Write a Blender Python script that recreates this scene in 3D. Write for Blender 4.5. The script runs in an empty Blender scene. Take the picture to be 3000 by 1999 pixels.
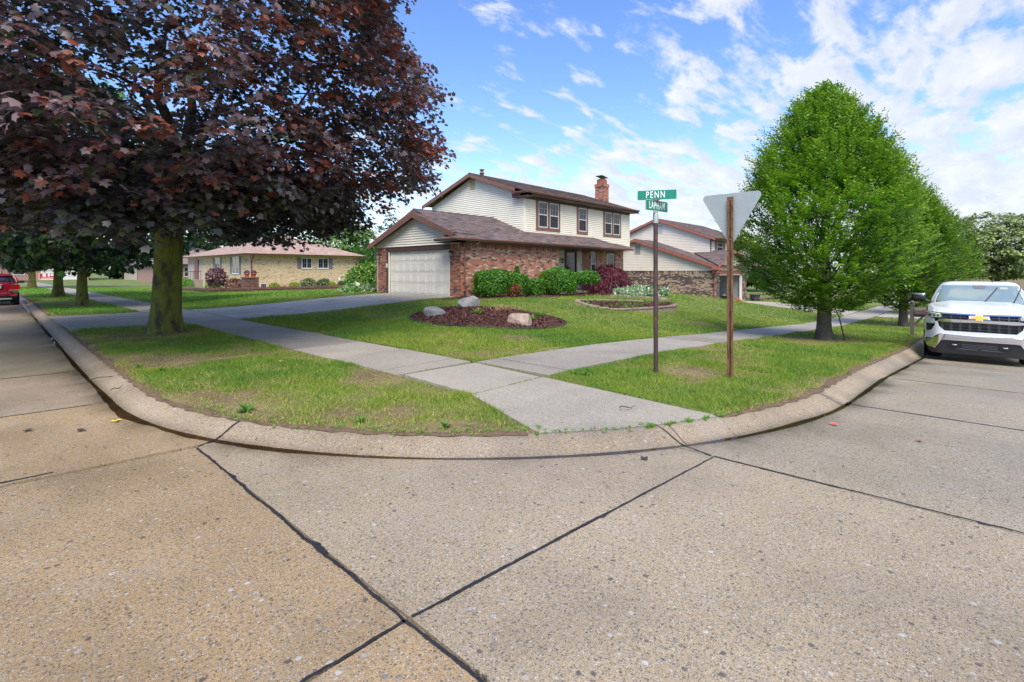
import bpy, bmesh, math, random
import numpy as np
from mathutils import Vector, Matrix
R=random.Random(7); rng=np.random.default_rng(7)
scene=bpy.context.scene; COL=scene.collection
# ---------------------------------------------------------------- camera, sky, sun, exposure
cam_d=bpy.data.cameras.new('camera'); cam=bpy.data.objects.new('camera',cam_d); COL.objects.link(cam)
scene.camera=cam
cam_d.sensor_width=36; cam_d.lens=17.4; cam_d.shift_y=-.0682; cam_d.clip_start=.05; cam_d.clip_end=3000
CAMH=1.62
cam.location=(0,0,CAMH); cam.rotation_euler=(math.radians(90),0,math.radians(-47.25))
SUN_EL,SUN_AZ=math.radians(53),math.radians(225)     # azimuth measured from +y clockwise
w=bpy.data.worlds.new('World'); scene.world=w; w.use_nodes=True
nt=w.node_tree; N=nt.nodes; L=nt.links; N.clear()
def nn(t,tree=None,**kw):
    n=(tree or nt).nodes.new(t)
    for k_,v_ in kw.items(): setattr(n,k_,v_)
    return n
def build_world():
    out=nn('ShaderNodeOutputWorld'); bg=nn('ShaderNodeBackground'); bg.inputs['Strength'].default_value=.1
    sky=nn('ShaderNodeTexSky',sky_type='NISHITA',sun_disc=False); sky.sun_elevation=SUN_EL; sky.sun_rotation=SUN_AZ
    sky.air_density=1.0; sky.dust_density=.4; sky.ozone_density=2.5
    hs=nn('ShaderNodeHueSaturation'); hs.inputs['Saturation'].default_value=1.17; hs.inputs['Value'].default_value=SKYV
    hs.inputs['Hue'].default_value=.508
    L.new(sky.outputs[0],hs.inputs['Color'])
    tc=nn('ShaderNodeTexCoord'); sp=nn('ShaderNodeSeparateXYZ'); L.new(tc.outputs['Generated'],sp.inputs[0])
    def m(op,a,b=None,c=None,clamp=False):
        n=nn('ShaderNodeMath',operation=op); n.use_clamp=clamp
        for i,x in enumerate((a,b,c)):
            if x is None: continue
            if isinstance(x,(int,float)): n.inputs[i].default_value=x
            else: L.new(x,n.inputs[i])
        return n.outputs[0]
    zc=m('MAXIMUM',sp.outputs[2],0.0); dz=m('ADD',zc,.16)
    px=m('DIVIDE',sp.outputs[0],dz); py=m('DIVIDE',sp.outputs[1],dz)
    cb=nn('ShaderNodeCombineXYZ'); L.new(px,cb.inputs[0]); L.new(py,cb.inputs[1])
    def noise(rot,sc,loc,scale,det,rough,dist=0):
        mp=nn('ShaderNodeMapping'); mp.inputs['Rotation'].default_value=(0,0,math.radians(rot)); mp.inputs['Scale'].default_value=sc; mp.inputs['Location'].default_value=loc
        L.new(cb.outputs[0],mp.inputs[0])
        n=nn('ShaderNodeTexNoise'); n.inputs['Scale'].default_value=scale; n.inputs['Detail'].default_value=det; n.inputs['Roughness'].default_value=rough; n.inputs['Distortion'].default_value=dist
        L.new(mp.outputs[0],n.inputs['Vector']); return n.outputs['Fac']
    n1=noise(20,(1.0,2.1,1),(3.1,1.7,0),3.4,8,.60,.25)
    n2=noise(25,(1,1.3,1),(7.3,2.2,0),.8,3,.5)
    # more cloud towards +x / -y (right of the view), less towards +y
    rt=m('MULTIPLY',sp.outputs[0],.62); rt=m('MULTIPLY_ADD',sp.outputs[1],-.62,rt)
    cov=m('MULTIPLY_ADD',rt,.20,-.035)
    hz=m('SUBTRACT',.36,zc); hz=m('MAXIMUM',hz,0); hz=m('MULTIPLY',hz,.62)
    a=m('MULTIPLY_ADD',n1,.86,cov); a=m('MULTIPLY_ADD',n2,.26,a); a=m('ADD',a,hz)
    mr=nn('ShaderNodeMapRange',interpolation_type='SMOOTHSTEP'); mr.inputs[1].default_value=.566; mr.inputs[2].default_value=.715; L.new(a,mr.inputs[0])
    n3=noise(20,(1.0,2.1,1),(3.16,1.62,0),3.4,6,.6,.25)
    sh=nn('ShaderNodeMapRange'); sh.inputs[1].default_value=.40; sh.inputs[2].default_value=.68; L.new(n3,sh.inputs[0])
    cm=nn('ShaderNodeMix',data_type='RGBA'); L.new(sh.outputs[0],cm.inputs[0])
    cm.inputs[6].default_value=(CLV*.80,CLV*.86,CLV*.97,1); cm.inputs[7].default_value=(CLV*1.04,CLV*1.06,CLV*1.1,1)
    mx=nn('ShaderNodeMix',data_type='RGBA'); f=m('MULTIPLY',mr.outputs[0],.93); L.new(f,mx.inputs[0]); tn=nn('ShaderNodeMix',data_type='RGBA',blend_type='MULTIPLY'); tn.inputs[0].default_value=1; L.new(hs.outputs[0],tn.inputs[6]); tn.inputs[7].default_value=(1.0,.975,1.0,1); L.new(tn.outputs[2],mx.inputs[6]); L.new(cm.outputs[2],mx.inputs[7])
    L.new(mx.outputs[2],bg.inputs['Color']); L.new(bg.outputs[0],out.inputs['Surface'])
SKYV=1.6; CLV=5.3
build_world()
sd=bpy.data.lights.new('sun','SUN'); sun=bpy.data.objects.new('sun',sd); COL.objects.link(sun)
sd.energy=2.95; sd.angle=math.radians(34); sd.color=(1,.93,.83)
_d=Vector((math.sin(SUN_AZ)*math.cos(SUN_EL),math.cos(SUN_AZ)*math.cos(SUN_EL),math.sin(SUN_EL)))
sun.rotation_euler=_d.to_track_quat('Z','Y').to_euler()
scene.view_settings.view_transform='Standard'; scene.view_settings.look='None'; scene.view_settings.exposure=.86; scene.view_settings.gamma=1
scene.view_settings.use_curve_mapping=False
scene.render.engine='CYCLES'
# ---------------------------------------------------------------- helpers
def tag(o,label=None,cat=None,group=None,kind=None):
    if label: o['label']=label
    if cat: o['category']=cat
    if group: o['group']=group
    if kind: o['kind']=kind
    return o
def empty(name,loc,rz=0,**kw):
    o=bpy.data.objects.new(name,None); COL.objects.link(o); o.location=loc; o.rotation_euler=(0,0,rz); o.empty_display_size=.2
    return tag(o,**kw)
def link(name,me,parent=None,mats=()):
    o=bpy.data.objects.new(name,me); COL.objects.link(o)
    for m_ in mats:
        if m_ and m_.name not in [x.name for x in me.materials if x]: me.materials.append(m_)
    if parent: o.parent=parent
    return o
def lerp(a,b,t): return a+(b-a)*t
def sst(t): t=np.clip(t,0,1); return t*t*(3-2*t)
class MB:
    """collects faces; coordinates are local to the parent thing"""
    def __init__(s): s.v=[]; s.f=[]; s.c=[]; s.sm=[]
    def add(s,vs,fs,col=(1,1,1),smooth=False):
        b=len(s.v); s.v+= [tuple(x) for x in vs]
        for f in fs: s.f.append(tuple(i+b for i in f)); s.c.append(col); s.sm.append(smooth)
    def box(s,x0,x1,y0,y1,z0,z1,col=(1,1,1)):
        vs=[(x0,y0,z0),(x1,y0,z0),(x1,y1,z0),(x0,y1,z0),(x0,y0,z1),(x1,y0,z1),(x1,y1,z1),(x0,y1,z1)]
        s.add(vs,[(0,3,2,1),(4,5,6,7),(0,1,5,4),(1,2,6,5),(2,3,7,6),(3,0,4,7)],col)
    def fbox(s,F,a0,a1,b0,b1,d0,d1,col=(1,1,1)):
        """box in a frame F=(O,U,V,N)"""
        O,U,V,Nn=F; P=lambda a,b,d: O+U*a+V*b+Nn*d
        vs=[P(a0,b0,d0),P(a1,b0,d0),P(a1,b1,d0),P(a0,b1,d0),P(a0,b0,d1),P(a1,b0,d1),P(a1,b1,d1),P(a0,b1,d1)]
        s.add(vs,[(0,3,2,1),(4,5,6,7),(0,1,5,4),(1,2,6,5),(2,3,7,6),(3,0,4,7)],col)
    def ring(s,F,a0,a1,b0,b1,w,d0,d1,col=(1,1,1),wb=None,wt=None):
        wb=w if wb is None else wb; wt=w if wt is None else wt
        s.fbox(F,a0,a1,b0,b0+wb,d0,d1,col); s.fbox(F,a0,a1,b1-wt,b1,d0,d1,col)
        s.fbox(F,a0,a0+w,b0+wb,b1-wt,d0,d1,col); s.fbox(F,a1-w,a1,b0+wb,b1-wt,d0,d1,col)
    def prism(s,pts,z0,z1,col=(1,1,1)):
        """vertical prism from 2D outline; z0/z1 numbers or functions"""
        n=len(pts); g=lambda z,p: z(p[0],p[1]) if callable(z) else z
        vs=[(p[0],p[1],g(z0,p)) for p in pts]+[(p[0],p[1],g(z1,p)) for p in pts]
        s.add(vs,[tuple(range(n-1,-1,-1)),tuple(range(n,2*n))]+[(i,(i+1)%n,(i+1)%n+n,i+n) for i in range(n)],col)
    def poly(s,pts,thick,col=(1,1,1)):
        """planar polygon given in 3D (ccw seen from outside) extruded backwards"""
        P=[Vector(p) for p in pts]; nrm=Vector((0,0,0))
        for i in range(len(P)): nrm+=(P[i]-P[0]).cross(P[(i+1)%len(P)]-P[0])
        nrm.normalize(); n=len(P)
        vs=P+[p-nrm*thick for p in P]
        s.add(vs,[tuple(range(n)),tuple(range(2*n-1,n-1,-1))]+[(i,i+n,(i+1)%n+n,(i+1)%n) for i in range(n)],col)
    def tube(s,pts,rad,n=8,col=(1,1,1),cap=True,flat=None):
        P=[Vector(p) for p in pts]; m_=len(P)
        if not hasattr(rad,'__len__'): rad=[rad]*m_
        up=Vector((0,0,1)); vs=[]; t0=(P[1]-P[0]).normalized()
        a=t0.cross(up); 
        if a.length<.05: a=Vector((1,0,0))
        a.normalize()
        for i in range(m_):
            t=(P[min(i+1,m_-1)]-P[max(i-1,0)]).normalized()
            a=(a-t*a.dot(t)).normalized(); b=t.cross(a)
            for k_ in range(n):
                an=2*math.pi*k_/n; vs.append(P[i]+(a*math.cos(an)+b*math.sin(an)*(flat or 1))*rad[i])
        fs=[(i*n+k_,i*n+(k_+1)%n,(i+1)*n+(k_+1)%n,(i+1)*n+k_) for i in range(m_-1) for k_ in range(n)]
        s.add(vs,fs,col,True)
        if cap: s.add(vs[:n],[tuple(range(n-1,-1,-1))],col); s.add(vs[-n:],[tuple(range(n))],col)
    def lathe(s,prof,c=(0,0,0),n=16,col=(1,1,1),M=None,smooth=True):
        vs=[]
        for r,z in prof:
            for k_ in range(n):
                a=2*math.pi*k_/n; p=Vector((r*math.cos(a),r*math.sin(a),z))
                if M: p=M@p
                vs.append(p+Vector(c))
        m_=len(prof)
        fs=[(i*n+k_,i*n+(k_+1)%n,(i+1)*n+(k_+1)%n,(i+1)*n+k_) for i in range(m_-1) for k_ in range(n)]
        s.add(vs,fs,col,smooth)
        s.add(vs[:n],[tuple(range(n-1,-1,-1))],col); s.add(vs[-n:],[tuple(range(n))],col)
    def build(s,name,mat,parent=None,bevel=0,kind=None,label=None):
        me=bpy.data.meshes.new(name); me.from_pydata(s.v,[],s.f); 
        me.polygons.foreach_set('use_smooth',s.sm)
        if getattr(s,'weld',False):
            bm=bmesh.new(); bm.from_mesh(me); bmesh.ops.remove_doubles(bm,verts=bm.verts,dist=1e-4); bm.to_mesh(me); bm.free(); me.set_sharp_from_angle(angle=.45)
        else:
            ca=me.color_attributes.new('Col','FLOAT_COLOR','CORNER')
            cc=[]
            for f,c in zip(s.f,s.c): cc+= [c[0],c[1],c[2],1]*len(f)
            ca.data.foreach_set('color',cc)
        me.update()
        o=link(name,me,parent,(mat,))
        if bevel:
            b=o.modifiers.new('bevel','BEVEL'); b.width=bevel; b.segments=2; b.limit_method='ANGLE'; b.angle_limit=.6
        return tag(o,label=label,kind=kind)
def np_mesh(name,V,T,C,mat,parent=None,kind=None,smooth=False,k=3):
    me=bpy.data.meshes.new(name); n=len(T)
    me.vertices.add(len(V)); me.vertices.foreach_set('co',np.ascontiguousarray(V,np.float32).ravel())
    me.loops.add(n*k); me.loops.foreach_set('vertex_index',np.ascontiguousarray(T,np.int32).ravel())
    me.polygons.add(n); me.polygons.foreach_set('loop_start',np.arange(n,dtype=np.int32)*k)
    if smooth: me.polygons.foreach_set('use_smooth',np.ones(n,bool))
    me.update(calc_edges=True)
    if C is not None:
        ca=me.color_attributes.new('Col','FLOAT_COLOR','POINT'); C4=np.ones((len(V),4),np.float32); C4[:,:3]=C
        ca.data.foreach_set('color',C4.ravel())
    o=link(name,me,parent,(mat,)); return tag(o,kind=kind)
def vnoise(x,y,sc,seed=0):
    """value noise in numpy, 0..1"""
    x=np.asarray(x,float)/sc+seed*17.3; y=np.asarray(y,float)/sc+seed*9.1
    xi=np.floor(x).astype(int); yi=np.floor(y).astype(int); fx=sst(x-xi); fy=sst(y-yi)
    h=lambda a,b: (np.abs(np.sin(a*127.1+b*311.7+seed*74.7)*43758.5453)%1)
    return lerp(lerp(h(xi,yi),h(xi+1,yi),fx),lerp(h(xi,yi+1),h(xi+1,yi+1),fx),fy)
# ---------------------------------------------------------------- materials
def mat(name,col=(.5,.5,.5),rough=.6,metal=0,attr=False,nz=None,bump=None,spec=.5,coat=0,trans=0,stain=None,ior=None,rand=0):
    m_=bpy.data.materials.new(name); m_.use_nodes=True; t=m_.node_tree; P=t.nodes['Principled BSDF']
    P.inputs['Roughness'].default_value=rough; P.inputs['Metallic'].default_value=metal; P.inputs['Specular IOR Level'].default_value=spec
    P.inputs['Coat Weight'].default_value=coat
    if ior: P.inputs['IOR'].default_value=ior
    src=None
    if attr:
        a=nn('ShaderNodeAttribute',t,attribute_name='Col'); src=a.outputs['Color']
        if col!=(1,1,1) and col is not None and attr=='mul':
            mm=nn('ShaderNodeMix',t,data_type='RGBA',blend_type='MULTIPLY'); mm.inputs[0].default_value=1; t.links.new(src,mm.inputs[6]); mm.inputs[7].default_value=(*col,1); src=mm.outputs[2]
    else:
        r=nn('ShaderNodeRGB',t); r.outputs[0].default_value=(*col,1); src=r.outputs[0]
    geo=nn('ShaderNodeNewGeometry',t)
    def mulby(src,fac_out,lo,hi):
        mr=nn('ShaderNodeMapRange',t); mr.inputs[1].default_value=.3; mr.inputs[2].default_value=.7; mr.inputs[3].default_value=lo; mr.inputs[4].default_value=hi
        t.links.new(fac_out,mr.inputs[0]); v=nn('ShaderNodeVectorMath',t,operation='SCALE'); t.links.new(src,v.inputs[0]); t.links.new(mr.outputs[0],v.inputs['Scale']); return v.outputs[0]
    for z in (nz or []):
        n=nn('ShaderNodeTexNoise',t); n.inputs['Scale'].default_value=z[0]; n.inputs['Detail'].default_value=5; t.links.new(geo.outputs['Position'],n.inputs['Vector'])
        src=mulby(src,n.outputs['Fac'],1-z[1],1+z[1])
    if stain:
        sc,col2,lo,hi=stain[:4]
        n=nn('ShaderNodeTexNoise',t); n.inputs['Scale'].default_value=sc; n.inputs['Detail'].default_value=6; n.inputs['Roughness'].default_value=.65
        if len(stain)>4:
            mp=nn('ShaderNodeMapping',t); mp.inputs['Scale'].default_value=stain[4]; t.links.new(geo.outputs['Position'],mp.inputs[0]); t.links.new(mp.outputs[0],n.inputs['Vector'])
        else: t.links.new(geo.outputs['Position'],n.inputs['Vector'])
        mr=nn('ShaderNodeMapRange',t); mr.inputs[1].default_value=lo; mr.inputs[2].default_value=hi; t.links.new(n.outputs['Fac'],mr.inputs[0])
        mx=nn('ShaderNodeMix',t,data_type='RGBA'); t.links.new(mr.outputs[0],mx.inputs[0]); t.links.new(src,mx.inputs[6]); mx.inputs[7].default_value=(*col2,1); src=mx.outputs[2]
    if rand:
        oi=nn('ShaderNodeObjectInfo',t); mr=nn('ShaderNodeMapRange',t); mr.inputs[3].default_value=1-rand; mr.inputs[4].default_value=1+rand
        t.links.new(oi.outputs['Random'],mr.inputs[0]); v=nn('ShaderNodeVectorMath',t,operation='SCALE'); t.links.new(src,v.inputs[0]); t.links.new(mr.outputs[0],v.inputs['Scale']); src=v.outputs[0]
    t.links.new(src,P.inputs['Base Color'])
    if bump:
        n=nn('ShaderNodeTexNoise',t); n.inputs['Scale'].default_value=bump[0]; n.inputs['Detail'].default_value=4
        if len(bump)>2:
            mp=nn('ShaderNodeMapping',t); mp.inputs['Scale'].default_value=bump[2]; t.links.new(geo.outputs['Position'],mp.inputs[0]); t.links.new(mp.outputs[0],n.inputs['Vector'])
        else: t.links.new(geo.outputs['Position'],n.inputs['Vector'])
        b=nn('ShaderNodeBump',t); b.inputs['Strength'].default_value=bump[1]; b.inputs['Distance'].default_value=.02; t.links.new(n.outputs['Fac'],b.inputs['Height']); t.links.new(b.outputs[0],P.inputs['Normal'])
    if trans:
        tr=nn('ShaderNodeBsdfTranslucent',t); v=nn('ShaderNodeVectorMath',t,operation='SCALE'); v.inputs['Scale'].default_value=1.6; t.links.new(src,v.inputs[0]); t.links.new(v.outputs[0],tr.inputs[0])
        mx=nn('ShaderNodeMixShader',t); mx.inputs[0].default_value=trans; t.links.new(P.outputs[0],mx.inputs[1]); t.links.new(tr.outputs[0],mx.inputs[2])
        t.links.new(mx.outputs[0],t.nodes['Material Output'].inputs[0])
    return m_
C0=7.57; RG=6.45; KW=.335     # corner curve of the gutter line
def concrete(name,base,peb=1.0,wet=True,dark=(.07,.065,.06),rough=.62,light=(.46,.45,.44),obj=.05,attr=False):
    m_=bpy.data.materials.new(name); m_.use_nodes=True; t=m_.node_tree; P=t.nodes['Principled BSDF']; lk=t.links.new
    geo=nn('ShaderNodeNewGeometry',t); pos=geo.outputs['Position']
    def noise(sc,det=4,rg=.55,vec=None):
        n=nn('ShaderNodeTexNoise',t); n.inputs['Scale'].default_value=sc; n.inputs['Detail'].default_value=det; n.inputs['Roughness'].default_value=rg; lk(vec or pos,n.inputs['Vector']); return n.outputs['Fac']
    def mr(x,a,b,c=0,d=1):
        n=nn('ShaderNodeMapRange',t); lk(x,n.inputs[0])
        for i,v in enumerate((a,b,c,d)): n.inputs[i+1].default_value=v
        return n.outputs[0]
    def mth(op,a,b=0,c=None):
        n=nn('ShaderNodeMath',t,operation=op)
        for i,x in enumerate((a,b,c)):
            if x is None: continue
            if isinstance(x,(int,float)): n.inputs[i].default_value=x
            else: lk(x,n.inputs[i])
        return n.outputs[0]
    def mix(f,a,b):
        n=nn('ShaderNodeMix',t,data_type='RGBA')
        if isinstance(f,float): n.inputs[0].default_value=f
        else: lk(f,n.inputs[0])
        for i,x in ((6,a),(7,b)):
            if isinstance(x,tuple): n.inputs[i].default_value=(*x,1)
            else: lk(x,n.inputs[i])
        return n.outputs[2]
    def sc(a,f):
        n=nn('ShaderNodeVectorMath',t,operation='SCALE')
        if isinstance(a,tuple): n.inputs[0].default_value=a
        else: lk(a,n.inputs[0])
        lk(f,n.inputs['Scale']); return n.outputs[0]
    if attr:
        a_=nn('ShaderNodeAttribute',t,attribute_name='Col'); c=a_.outputs['Color']
    else: c=base
    c=sc(c,mr(noise(.8,5,.6),.3,.7,.90,1.10)); c=sc(c,mr(noise(55,3,.6),  .25,.75,.68,1.30)); c=sc(c,mr(noise(190,2,.6),.2,.8,.55,1.42))
    # exposed aggregate, warped cells
    nv=nn('ShaderNodeTexNoise',t); nv.inputs['Scale'].default_value=60; lk(pos,nv.inputs['Vector'])
    wv=nn('ShaderNodeVectorMath',t,operation='MULTIPLY_ADD'); lk(nv.outputs['Color'],wv.inputs[0]); wv.inputs[1].default_value=(.012,.012,.0); lk(pos,wv.inputs[2])
    hgt=None
    for scale,lo,amt in ((50,.52,.74),(105,.30,.95),(26,.93,.85)):
        vo=nn('ShaderNodeTexVoronoi',t); vo.inputs['Scale'].default_value=scale; lk(wv.outputs[0],vo.inputs['Vector'])
        sp=nn('ShaderNodeSeparateColor',t); lk(vo.outputs['Color'],sp.inputs[0])
        ins=mr(vo.outputs['Distance'],.28,.42,1,0)
        pk=mth('GREATER_THAN',sp.outputs[0],lo); f=mth('MULTIPLY',mth('MULTIPLY',ins,pk),amt*peb)
        # pebble tone: dark slate, grey-blue, pale, or rust by a second random channel
        cr=nn('ShaderNodeValToRGB',t); e=cr.color_ramp; e.interpolation='CONSTANT'
        e.elements[0].position=0; e.elements[0].color=(*dark,1); e.elements[1].position=.38; e.elements[1].color=(.30,.24,.17,1)
        for p_,q in ((.55,(.17,.165,.165)),(.74,light),(.88,(.32,.32,.33))):
            x=e.elements.new(p_); x.color=(*q,1)
        lk(sp.outputs[1],cr.inputs[0]); c=mix(f,c,cr.outputs[0])
        hgt=f if hgt is None else mth('ADD',hgt,f)
    # small pits
    vo=nn('ShaderNodeTexVoronoi',t); vo.inputs['Scale'].default_value=150; lk(wv.outputs[0],vo.inputs['Vector']); sp=nn('ShaderNodeSeparateColor',t); lk(vo.outputs['Color'],sp.inputs[0])
    pit=mth('MULTIPLY',mr(vo.outputs['Distance'],.2,.4,1,0),mth('GREATER_THAN',sp.outputs[2],.60)); c=mix(mth('MULTIPLY',pit,.65*peb),c,(.06,.045,.03))
    # old stains
    c=mix(mr(noise(.55,6,.62),.50,.74,0,.38),c,(.12,.095,.07)); c=mix(mr(noise(1.7,5,.6),.55,.78,0,.34),c,(.32,.30,.27))
    rg=mr(noise(1.3,4),.3,.7,rough-.12,rough+.12)
    if wet:
        s3=nn('ShaderNodeSeparateXYZ',t); lk(pos,s3.inputs[0])
        # same gentle bow the kerb line has
        gx=mr(s3.outputs[1],10,35,0,.42); ux=mth('SUBTRACT',s3.outputs[0],gx)
        gy=mr(s3.outputs[0],7,16,0,.25); vy=mth('ADD',s3.outputs[1],gy)
        qx=mth('MAXIMUM',mth('SUBTRACT',C0,ux),0); qy=mth('MAXIMUM',mth('SUBTRACT',C0,vy),0)
        d=mth('SUBTRACT',mth('SQRT',mth('ADD',mth('MULTIPLY',qx,qx),mth('MULTIPLY',qy,qy))),RG)
        nwet=noise(1.1,5,.6); wid=mr(nwet,.3,.7,.02,.36)
        wm=mr(mth('SUBTRACT',wid,d),-.14,.22,0,1)
        ks=mr(d,-.16,-.02,0,1); wm=mth('MULTIPLY',wm,ks)
        far=mr(mth('ADD',qx,qy),5.9,8.2,1,.28)       # apex of the corner is nearly dry
        wm=mth('MULTIPLY',wm,mth('MINIMUM',mth('ADD',mr(mth('ABSOLUTE',mth('SUBTRACT',qx,qy)),1.0,3.4,.18,1),0),1))
        c=mix(mth('MULTIPLY',wm,.88),c,sc(c,mr(wm,0,1,1,.36)))
        rg=mth('MULTIPLY',rg,mr(wm,0,1,1,.62))
        damp=mr(noise(.28,4,.6),.42,.62,0,1); rg=mth('MULTIPLY',rg,mr(damp,0,1,1,.62)); c=sc(c,mr(damp,0,1,1.04,.90))
    if obj:
        oi=nn('ShaderNodeObjectInfo',t); c=sc(c,mr(oi.outputs['Random'],0,1,1-obj,1+obj))
    lk(c,P.inputs['Base Color']); lk(rg,P.inputs['Roughness'])
    b=nn('ShaderNodeBump',t); b.inputs['Strength'].default_value=.35; b.inputs['Distance'].default_value=.006
    hh=mth('ADD',hgt,mth('MULTIPLY',noise(120,3,.6),1.2)); hh=mth('SUBTRACT',hh,pit); lk(hh,b.inputs['Height']); lk(b.outputs[0],P.inputs['Normal'])
    return m_
M_road=concrete('road_concrete',(.4,.33,.25),attr=True)
M_kerb=concrete('kerb_concrete',(.335,.258,.162),peb=1.0,obj=.06)
M_walk=concrete('sidewalk_concrete',(.325,.288,.225),peb=.7,wet=False,rough=.7,obj=.15)
M_drive=concrete('driveway_concrete',(.40,.355,.285),peb=.4,wet=False,rough=.7,obj=.07)
M_tar=mat('joint_tar',(.018,.018,.02),.55,nz=[(30,.4)],bump=(60,.5))
M_under=mat('joint_dirt',(.03,.026,.022),.9)
M_soil=mat('soil',(.15,.095,.055),.95,nz=[(18,.4)],bump=(40,.8))
M_brick=mat('brick_face',None,.85,attr=True,nz=[(9,.14),(60,.18)],bump=(90,.35))
M_mortar=mat('mortar',(.46,.41,.35),.95,nz=[(20,.12)])
M_siding=mat('vinyl_siding',(.82,.775,.62),.5,nz=[(1.1,.05)],bump=(3,.05,(1,1,12)))
M_siding2=mat('beige_vinyl_siding',(.74,.66,.53),.5,nz=[(1.1,.05)])
M_shadow=mat('siding_shadow_backing',(.28,.265,.22),.8)  # dark backing colour paints the shadow lines in the board gaps
M_brown=mat('brown_trim',(.20,.095,.065),.5,nz=[(3,.12)])
M_dbrown=mat('dark_brown_trim',(.085,.05,.042),.5,nz=[(3,.12)])
M_salmon=mat('salmon_trim',(.34,.11,.08),.5,nz=[(3,.1)])
M_shingle=mat('roof_shingle',None,.92,attr=True,nz=[(2.2,.12),(120,.25)],bump=(150,.5))
M_white=mat('white_vinyl_frame',(.72,.72,.70),.4)
M_door=mat('cream_door_paint',(.80,.765,.66),.42,nz=[(1.2,.04)])
M_glass=mat('window_glass',(.02,.027,.03),.05,spec=.6,ior=1.55)
M_screen=mat('window_screen',(.06,.065,.07),.55)
M_black=mat('black_metal',(.015,.015,.016),.35)
M_dark=mat('dark_opening',(.012,.012,.012),.8)
M_leaf=mat('leaf',None,.42,attr=True,trans=.28,spec=.5)
M_mapleleaf=mat('purple_maple_leaf',None,.42,attr=True,trans=.2,spec=.75)
M_grass=mat('grass_blade',None,.55,attr=True,trans=.3,spec=.35)
M_bark=mat('mossy_bark',(.05,.042,.03),.95,nz=[(8,.3),(30,.3)],stain=(4.2,(.135,.155,.02),.39,.55,(1,1,.5)),bump=(26,1.0,(1,1,.18)))
M_bark2=mat('grey_bark',(.12,.10,.075),.95,nz=[(9,.3)],stain=(4,(.09,.10,.03),.5,.65),bump=(30,.9,(1,1,.2)))
M_bark3=mat('yellow_green_bark',(.26,.20,.045),.95,nz=[(5,.25)],bump=(20,.8,(1,1,.25)))
M_mulch=mat('mulch_chips',None,.9,attr=True,nz=[(50,.3)])
M_chrome=mat('chrome',(.78,.78,.78),.06,metal=1)
M_wpaint=mat('white_car_paint',(.68,.69,.70),.28,coat=1)
M_rpaint=mat('red_car_paint',(.30,.008,.025),.3,coat=1)
M_plastic=mat('black_plastic',(.02,.02,.023),.5)
M_tyre=mat('tyre_rubber',(.012,.012,.012),.75)
M_carglass=mat('windscreen_glass',(.20,.27,.27),.05,spec=1,ior=2.0)  # pale base colour paints in the cloud reflected by the glass
M_gold=mat('gold_badge',(.75,.42,.04),.35)
M_lamp=mat('clear_lamp',(.28,.28,.27),.08,spec=1,coat=1)
M_redlamp=mat('red_lamp',(.6,.01,.01),.15,coat=1)
M_steel=mat('galvanised_steel',(.36,.40,.38),.5,metal=.3,nz=[(6,.08)],stain=(9,(.37,.42,.42),.45,.65,(6,6,.5)))
M_rust=mat('rusty_steel',(.19,.098,.045),.8,nz=[(14,.3)],stain=(10,(.09,.035,.015),.5,.62,(2,2,.5)),bump=(60,.4))
M_rustpole=mat('rusty_brown_paint',(.055,.032,.03),.6,nz=[(14,.25)],stain=(16,(.16,.05,.025),.56,.66,(1,1,.4)),bump=(60,.3))
M_green=mat('green_sign_sheeting',(.0,.20,.12),.38)
M_lett=mat('white_sheeting',(.82,.84,.84),.4)
M_rock=mat('grey_fieldstone',(.27,.27,.265),.85,nz=[(6,.22)],stain=(4,(.16,.18,.20),.52,.66),bump=(14,.8))
M_rock2=mat('pink_fieldstone',(.31,.235,.19),.85,nz=[(6,.25)],stain=(5,(.22,.15,.12),.55,.68),bump=(14,.8))
M_block=mat('block_stone',(.27,.22,.165),.9,nz=[(12,.25)],bump=(40,.7),rand=.15)
M_block2=mat('dark_red_block',(.155,.085,.065),.9,nz=[(12,.3)],bump=(40,.7),rand=.2)
M_terra=mat('terracotta',(.55,.17,.07),.8)
M_vinyl=mat('grey_brown_vinyl_post',(.105,.085,.082),.5,nz=[(4,.08)])
M_gpot=mat('dark_grey_planter',(.07,.075,.085),.6,nz=[(6,.2)])
M_wood=mat('firewood',(.33,.13,.04),.85,nz=[(15,.4)])
M_gwall=mat('grey_garage_wall',(.30,.30,.28),.8)
M_twig=mat('twig_brown',(.10,.06,.04),.9)
# ---------------------------------------------------------------- terrain
def ip(x,xs,ys): return np.interp(x,xs,ys)
def Hn(u,v):
    u=np.asarray(u,float); v=np.asarray(v,float)
    zs=ip(u,[6,10,16,22.8,28,40,60,200],[.1,-.02,-.36,-.72,-1.0,-1.35,-1.6,-1.8])
    b=lerp(zs,.1,sst((v-6.05)/16))
    pad=ip(u,[14.6,21.8,32,36,39,50,80],[.46,.32,.1,-.4,-.84,-1.1,-1.4]); pad=lerp(pad,-.05,sst((v-26)/12))
    t=sst(np.minimum(u-5.62,v-6.05)/9)
    return lerp(b,pad,t)
def Hf(u,v): return float(Hn(u,v))
def RDn(u,v=0): return ip(u,[6,10,16,23,28,40,60,200],[0,-.15,-.57,-.90,-1.17,-1.5,-1.75,-1.95])
def RDf(u,v=0): return float(RDn(u))
def gx(v): return .42*np.clip((np.asarray(v,float)-10)/25,0,1)
def gy(u): return -.25*np.clip((np.asarray(u,float)-7)/9,0,1)
def droad(u,v):
    """distance into the road from the gutter line (negative = kerb and lawn)"""
    uu=u-gx(v); vv=v-gy(u)
    qx=np.maximum(C0-uu,0); qy=np.maximum(C0-vv,0); return np.hypot(qx,qy)-RG
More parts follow.
